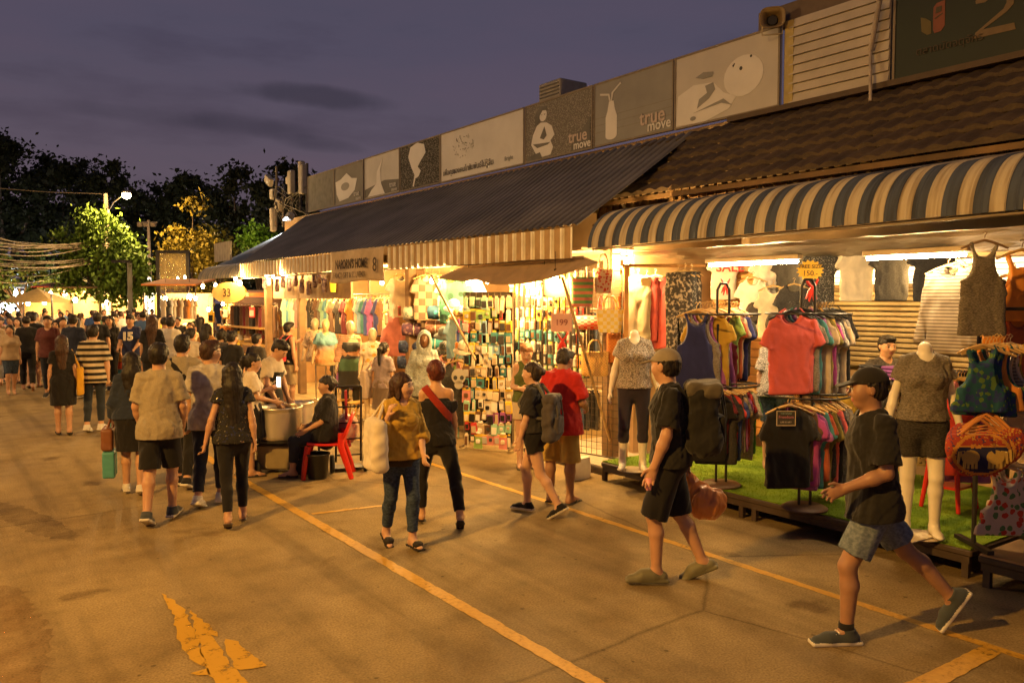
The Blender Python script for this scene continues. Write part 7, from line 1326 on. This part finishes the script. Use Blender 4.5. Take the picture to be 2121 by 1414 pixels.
for (x0, x1, yt, D, n, l) in ((-90, 110, 268, 74, 9000, 'huge dark tree at the left picture edge'), (40, 215, 290, 78, 9000, 'dark spreading tree second from the left'), (150, 305, 335, 72, 7500, 'dark tree behind the lit street lamp'), (255, 390, 385, 80, 5500, 'low dark tree at the dip in the tree line'), (320, 470, 352, 76, 7500, 'dark tree behind the yellow lit tree'), (430, 560, 345, 70, 7500, 'dark tree left of the antennas'), (520, 660, 338, 66, 7500, 'dark tree behind the antennas')):
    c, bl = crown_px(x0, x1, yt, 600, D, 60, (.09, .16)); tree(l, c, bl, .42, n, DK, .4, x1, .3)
LG = (.075, .135, .018)
c, bl = crown_px(120, 290, 440, 610, 37.6, 34, (.06, .10)); tree('small tree with drooping yellow green leaves lit by the street lamp', c, bl, .19, 8200, LG, .12, 5, 1.1)
c, bl = crown_px(225, 320, 505, 605, 37, 18, (.07, .13)); tree('low leafy tree right of the drooping tree', c, bl, .24, 2600, LG, .1, 6, 1.0)
c, bl = crown_px(345, 450, 408, 600, 40, 20, (.06, .12)); tree('open yellow leaved tree above the glass frame', c, bl, .2, 3400, (.20, .16, .02), .1, 7, .8)
c, bl = crown_px(410, 510, 470, 600, 44, 16); tree('olive leaved tree left of the sheet roof', c, bl, .26, 2600, (.09, .09, .015), .1, 8, .7)
c, bl = crown_px(505, 570, 452, 540, 42, 10); tree('fresh green tree under the white floodlight', c, bl, .22, 2000, (.08, .20, .02), .1, 9, .5)
c, bl = crown_px(-40, 120, 500, 615, 48, 14); tree('dim leafy tree beneath the cables at the left', c, bl, .28, 2400, (.06, .09, .02), .12, 10, .6)
# ================================================================ street lamps, poles, cables
def street_lamp(label, base, h, arm, head_to, W, wide=True):
    r = thing('street_lamp', label, 'street lamp', base); MB().tube([(0, 0, 0), (0, 0, h)], [.15, .10], 10).build('pole', m_plain((.48, .40, .32), .8, var=.15), r); d = V(head_to) - V(base); e = V(d[0], d[1], 0)
    MB().tube([(0, 0, h - 1.0), tuple(e * .4 + V(0, 0, h - .5)), tuple(e * .95 + V(0, 0, d[2] + .08))], .03, 6).build('arm', m_plain((.3, .27, .23), .5, .5), r)
    MB().box(tuple(e + V(0, 0, d[2] + .10)), (.34, .34, .12), b=.03).build('housing', m_plain((.2, .18, .16), .5), r); MB().lathe([(.01, -.20), (.13, -.15), (.18, -.06), (.17, .05)], tuple(e + V(0, 0, d[2])), 14).build('lens', m_emit((1., .80, .50), 40.), r).visible_shadow = False
    if wide: lamp('POINT', tuple(e + V(0, 0, d[2] - .02)), W, (1., .58, .20), r, .15)
    else: lamp('SPOT', tuple(e + V(0, 0, d[2] - .3)), W, (1., .50, .09), r, .15, rot=(0, -.18, 0), spot=2.9)
    return r
q = dp(262, 403, 36.3); bq = gd(224, 38.8); street_lamp('lit street lamp on a concrete pole rising from the drooping tree', bq, HC + (620 - 403) / FP * 38.8, 1, q, 250)
SL = [street_lamp('%s street lamp on the open side of the street facing the stalls' % ('nearest' if y < 9 else 'second'), (-7., y, 0), 8.2, 1, (-5.8, y + .2, 8.0), W, y > 9) for y, W in ((3.5, SLW * 2.0), (20., SLW * 1.2))]  # unseen lamps added out of frame to light the posters and foreground
gp_ = gd(311, 50.); r = thing('floodlight_pole', 'slim grey pole with unlit floodlights above the crowd', 'pole', gp_); MB().tube([(0, 0, 0), (0, 0, 4.4), (0, 0, 6.9)], [.16, .12, .07], 10).build('shaft', m_plain((.46, .40, .34), .6), r); m = MB(); m.box((0, 0, 6.75), (1.1, .1, .08), CAMROT); [m.box((x * math.cos(CAMROT), x * math.sin(CAMROT), 6.65), (.3, .2, .25), CAMROT, 0, .4) for x in (-.5, -.15, .3)]; m.build('floodlights', m_plain((.28, .24, .2), .5), r)
r = thing('glass_billboard', 'tall dark framed glass panel standing above the crowd', 'billboard', gd(360, 34.), CAMROT); zt = HC + (620 - 519) / FP * 34; FRM = m_plain((.02, .018, .016), .4)
for s in (-.62, .62): MB().box((s, 0, zt / 2), (.13, .13, zt)).build('post', FRM, r)
MB().box((0, 0, zt - .06), (1.11, .12, .12)).build('top_bar', FRM, r); MB().box((0, 0, 1.5), (1.11, .12, .12)).build('bottom_bar', FRM, r)
def f_glass(nt, b, N): b.inputs['Base Color'].default_value = (.35, .28, .15, 1); b.inputs['Roughness'].default_value = .08; b.inputs['Alpha'].default_value = .45
MB().box((0, 0, (zt + 1.44) / 2), (1.1, .03, zt - 1.6)).build('glass', mat('glasspane', f_glass), r)
for x in (-.35, .32): MB().box((x, .05, (zt + 1.44) / 2), (.05, .03, zt - 1.6)).build('mullion', m_plain((.4, .32, .2), .5), r)
for i, (x, z) in enumerate(((-.1, 3.0), (.2, 3.05), (-.12, 2.0), (.05, 2.1), (-.5, 1.7), (.35, 2.0), (-.3, 1.8))): bulb(tuple(V(r.location) + RT * x + FH * .7 + V(0, 0, z)), 'small bulb on the string behind the glass frame', 0, r=.05, group='bulbs on the string behind the glass frame')
r = thing('dark_post', 'dark square post beside the green parasol', 'post', gd(269, 36.)); MB().box((0, 0, 1.9), (.2, .2, 3.6)).build('post', FRM, r); MB().box((-.3, 0, 3.75), (.8, .2, .12), CAMROT).build('cross_bar', FRM, r)
cable_m = m_plain((.17, .14, .11), .6)
for i in range(20):
    a = dp(-60, [472, 480, 490, 497, 505, 515, 520, 528, 535, 541, 546, 549, 552, 556, 533, 524, 500, 570, 486, 510][i], 30.); b_ = dp([215, 218, 214, 170, 216, 215, 175, 220, 216, 218, 215, 219, 216, 190, 215, 214, 180, 120, 216, 215][i], [506, 508, 500, 512, 502, 498, 500, 528, 536, 540, 532, 528, 530, 540, 531, 533, 494, 571, 504, 499][i], 38.); sg = rt.uniform(.05, .5)
    o = MB().tube([tuple(a + (b_ - a) * t + V(0, 0, -sg * 4 * t * (1 - t))) for t in (k / 14 for k in range(15))], rt.choice([.01, .014, .02]), 5).build('cable', cable_m); tag(o, 'sagging overhead cable in the bundle at the left', 'cable', 'overhead cables at the left')
MB().tube([tuple(dp(-30, 388, 40.)), tuple(dp(100, 398, 40.)), tuple(dp(222, 402, 38.5))], .02, 5).build('cable', cable_m, lab=('single thin cable running high to the street lamp pole', 'cable'))
# ================================================================ antennas on the roof end
q = xp(600, 460, 9.6); r = thing('antenna_mast', 'cluster of pale panel antennas on poles at the far roof end', 'antenna mast', (q[0], q[1], 4.0)); PAN = m_plain((.30, .27, .23), .6); pr2 = MB()
def loc_(px, py): p = xp(px, py, 9.6); return (0 + (px % 7 - 3) * .03, p[1] - q[1], p[2] - 4.0)
for px, y0, y1 in ((571, 345, 470), (605, 355, 440), (620, 338, 440), (634, 338, 450), (585, 395, 470)): a, b_ = loc_(px, y0), loc_(px, y1); pr2.tube([a, b_], .045, 6)
pr2.build('pole', m_plain((.07, .06, .05), .6), r)
for i, (px, py, w, h, ro) in enumerate(((561, 374, .5, .28, .5), (564, 402, .28, .36, 0), (577, 425, .4, .42, .25), (609, 378, .26, .75, 0), (594, 373, .3, .25, 0), (621, 365, .2, .95, 0), (631, 372, .3, .9, .04), (564, 455, .22, .8, -.08))): p = loc_(px, py); MB().box(p, (.18, w, h), 0, 0, ro, 0, .03).build('panel_antenna', PAN, r)
cb = MB()
for i in range(14): a, b_ = loc_(rt.uniform(560, 640), rt.uniform(370, 410)), loc_(rt.uniform(570, 640), rt.uniform(430, 465)); cb.tube([a, (a[0] - .2, (a[1] + b_[1]) / 2 + rt.uniform(-.5, .5), (a[2] + b_[2]) / 2), b_], .02, 4)
cb.build('cable_loops', m_plain((.04, .035, .03), .6), r)
q = xp(597, 452, 9.2); r = thing('floodlight', 'small white floodlight at the end of the sheet roof', 'floodlight', q); MB().box((.05, 0, .06), (.2, .3, .22), 0, 0, 0, .5, .02).build('housing', m_plain((.2, .2, .2), .5), r); MB().box((-.07, 0, .0), (.03, .22, .16), 0, 0, 0, .5).build('lens', m_emit((.9, .97, 1.), 30.), r).visible_shadow = False; lamp('SPOT', (-.12, 0, -.02), 30, COOL, r, .08, rot=(0, math.radians(50), 0), spot=2.4)
# ================================================================ stalls further up the street
def far_stall(label, px, D, w, roofc, zt, lamps, kind='flat', back=None, goods=()):
    p = gd(px, D); r = thing('market_stall', label, 'market stall', p, CAMROT); m = MB(); d = 2.0
    if kind == 'flat': m.box((0, 0, zt), (w, d, .06), 0, 0, .12)
    else: m.add([(-w / 2, -d / 2, zt - .5), (w / 2, -d / 2, zt - .5), (w / 2, d / 2, zt - .5), (-w / 2, d / 2, zt - .5), (0, 0, zt + .2)], [(0, 1, 4), (1, 2, 4), (2, 3, 4), (3, 0, 4), (3, 2, 1, 0)])
    m.build('roof', m_cloth(roofc), r)
    for sx in (-1, 1):
        for sy in (-1, 1): MB().tube([(sx * w * .47, sy * d * .45, 0), (sx * w * .47, sy * d * .45, zt - .4)], .03, 6).build('post', BLK, r)
    MB().box((0, .2, .8), (w * .9, .8, .06)).build('table', m_plain((.4, .3, .18), .6), r); MB().box((0, d * .48, zt * .45), (w * .95, .03, zt * .8)).build('back_cloth', m_cloth(back or (.45, .32, .18)), r)
    for i, (x, z, W, col) in enumerate(lamps): bulb(tuple(V(p) + RT * x - FH * .3 + V(0, 0, z)), 'lamp %s of the %s' % (['first', 'second', 'third', 'fourth'][i], label), W * 1.7, col, r=.11 if col is COOL else .09, E=45.)
    for i in range(9): s = rt.uniform(.15, .4); MB().box((rt.uniform(-.42, .42) * w, rt.uniform(0, .4), .83 + s / 2), (rt.uniform(.2, .5), .3, s), rt.uniform(-.3, .3), b=.02).build('goods', m_plain(rt.choice([COL['orange'], COL['red'], COL['cream'], COL['yellow'], COL['brown'], COL['white'], COL['sky']]), .5), r)
    return r
far_stall('white lit stall at the far left edge', 22, 52, 3.6, (.35, .34, .3), 3.1, [(-.6, 2.5, 49, COOL), (.5, 2.6, 49, COOL), (-1.3, 1.9, 27, COOL)], back=(.5, .52, .5)); far_stall('cool lit stall right of the far left stall', 80, 56, 3.2, (.25, .2, .16), 3.0, [(.2, 2.5, 40, COOL), (-.8, 2.2, 22, WARM2)], back=(.4, .42, .4))
far_stall('red stall with glaring lamps', 126, 46, 2.2, (.45, .06, .04), 2.9, [(-.4, 2.45, 49, WARM2), (.4, 2.45, 49, WARM2)], back=(.5, .12, .08)); far_stall('warm food stall with a low golden canopy', 78, 40, 2.6, (.55, .38, .14), 2.45, [(-.3, 1.95, 27, WARM2), (.5, 2.0, 27, WARM2)], 'tent'); far_stall('stall under a pale tan sheet', 190, 38, 2.9, (.40, .26, .14), 2.75, [(-.6, 2.1, 27, WARM2), (.8, 2.0, 27, WARM2)]); far_stall('stall under a green parasol roof', 238, 42, 2.3, (.05, .22, .07), 3.1, [(.0, 2.1, 27, WARM2)], 'tent')
far_stall('dark roofed stall with one white lamp', 283, 48, 2.2, (.05, .05, .05), 2.9, [(0, 2.35, 49, COOL)]); far_stall('narrow warm stall right of the grey pole', 338, 44, 1.8, (.3, .2, .1), 2.8, [(0, 2.2, 31, WARM2)]); far_stall('orange roofed stall hung with clothes below the glass frame', 372, 31, 2.0, (.55, .20, .06), 2.75, [(-.4, 2.1, 22, WARM2), (.5, 2.2, 22, WARM2)])
for i in range(10): garment('tee', dp(338 + 7 * i, 612, 29.), CAMROT - .8, rt.choice(['beige', 'brown', 'cream', 'orange', 'charcoal', 'white']), 'garment hung along the stall below the glass frame, %s from the left' % ORD[i], None, 'garments below the glass frame', None, 1.05)
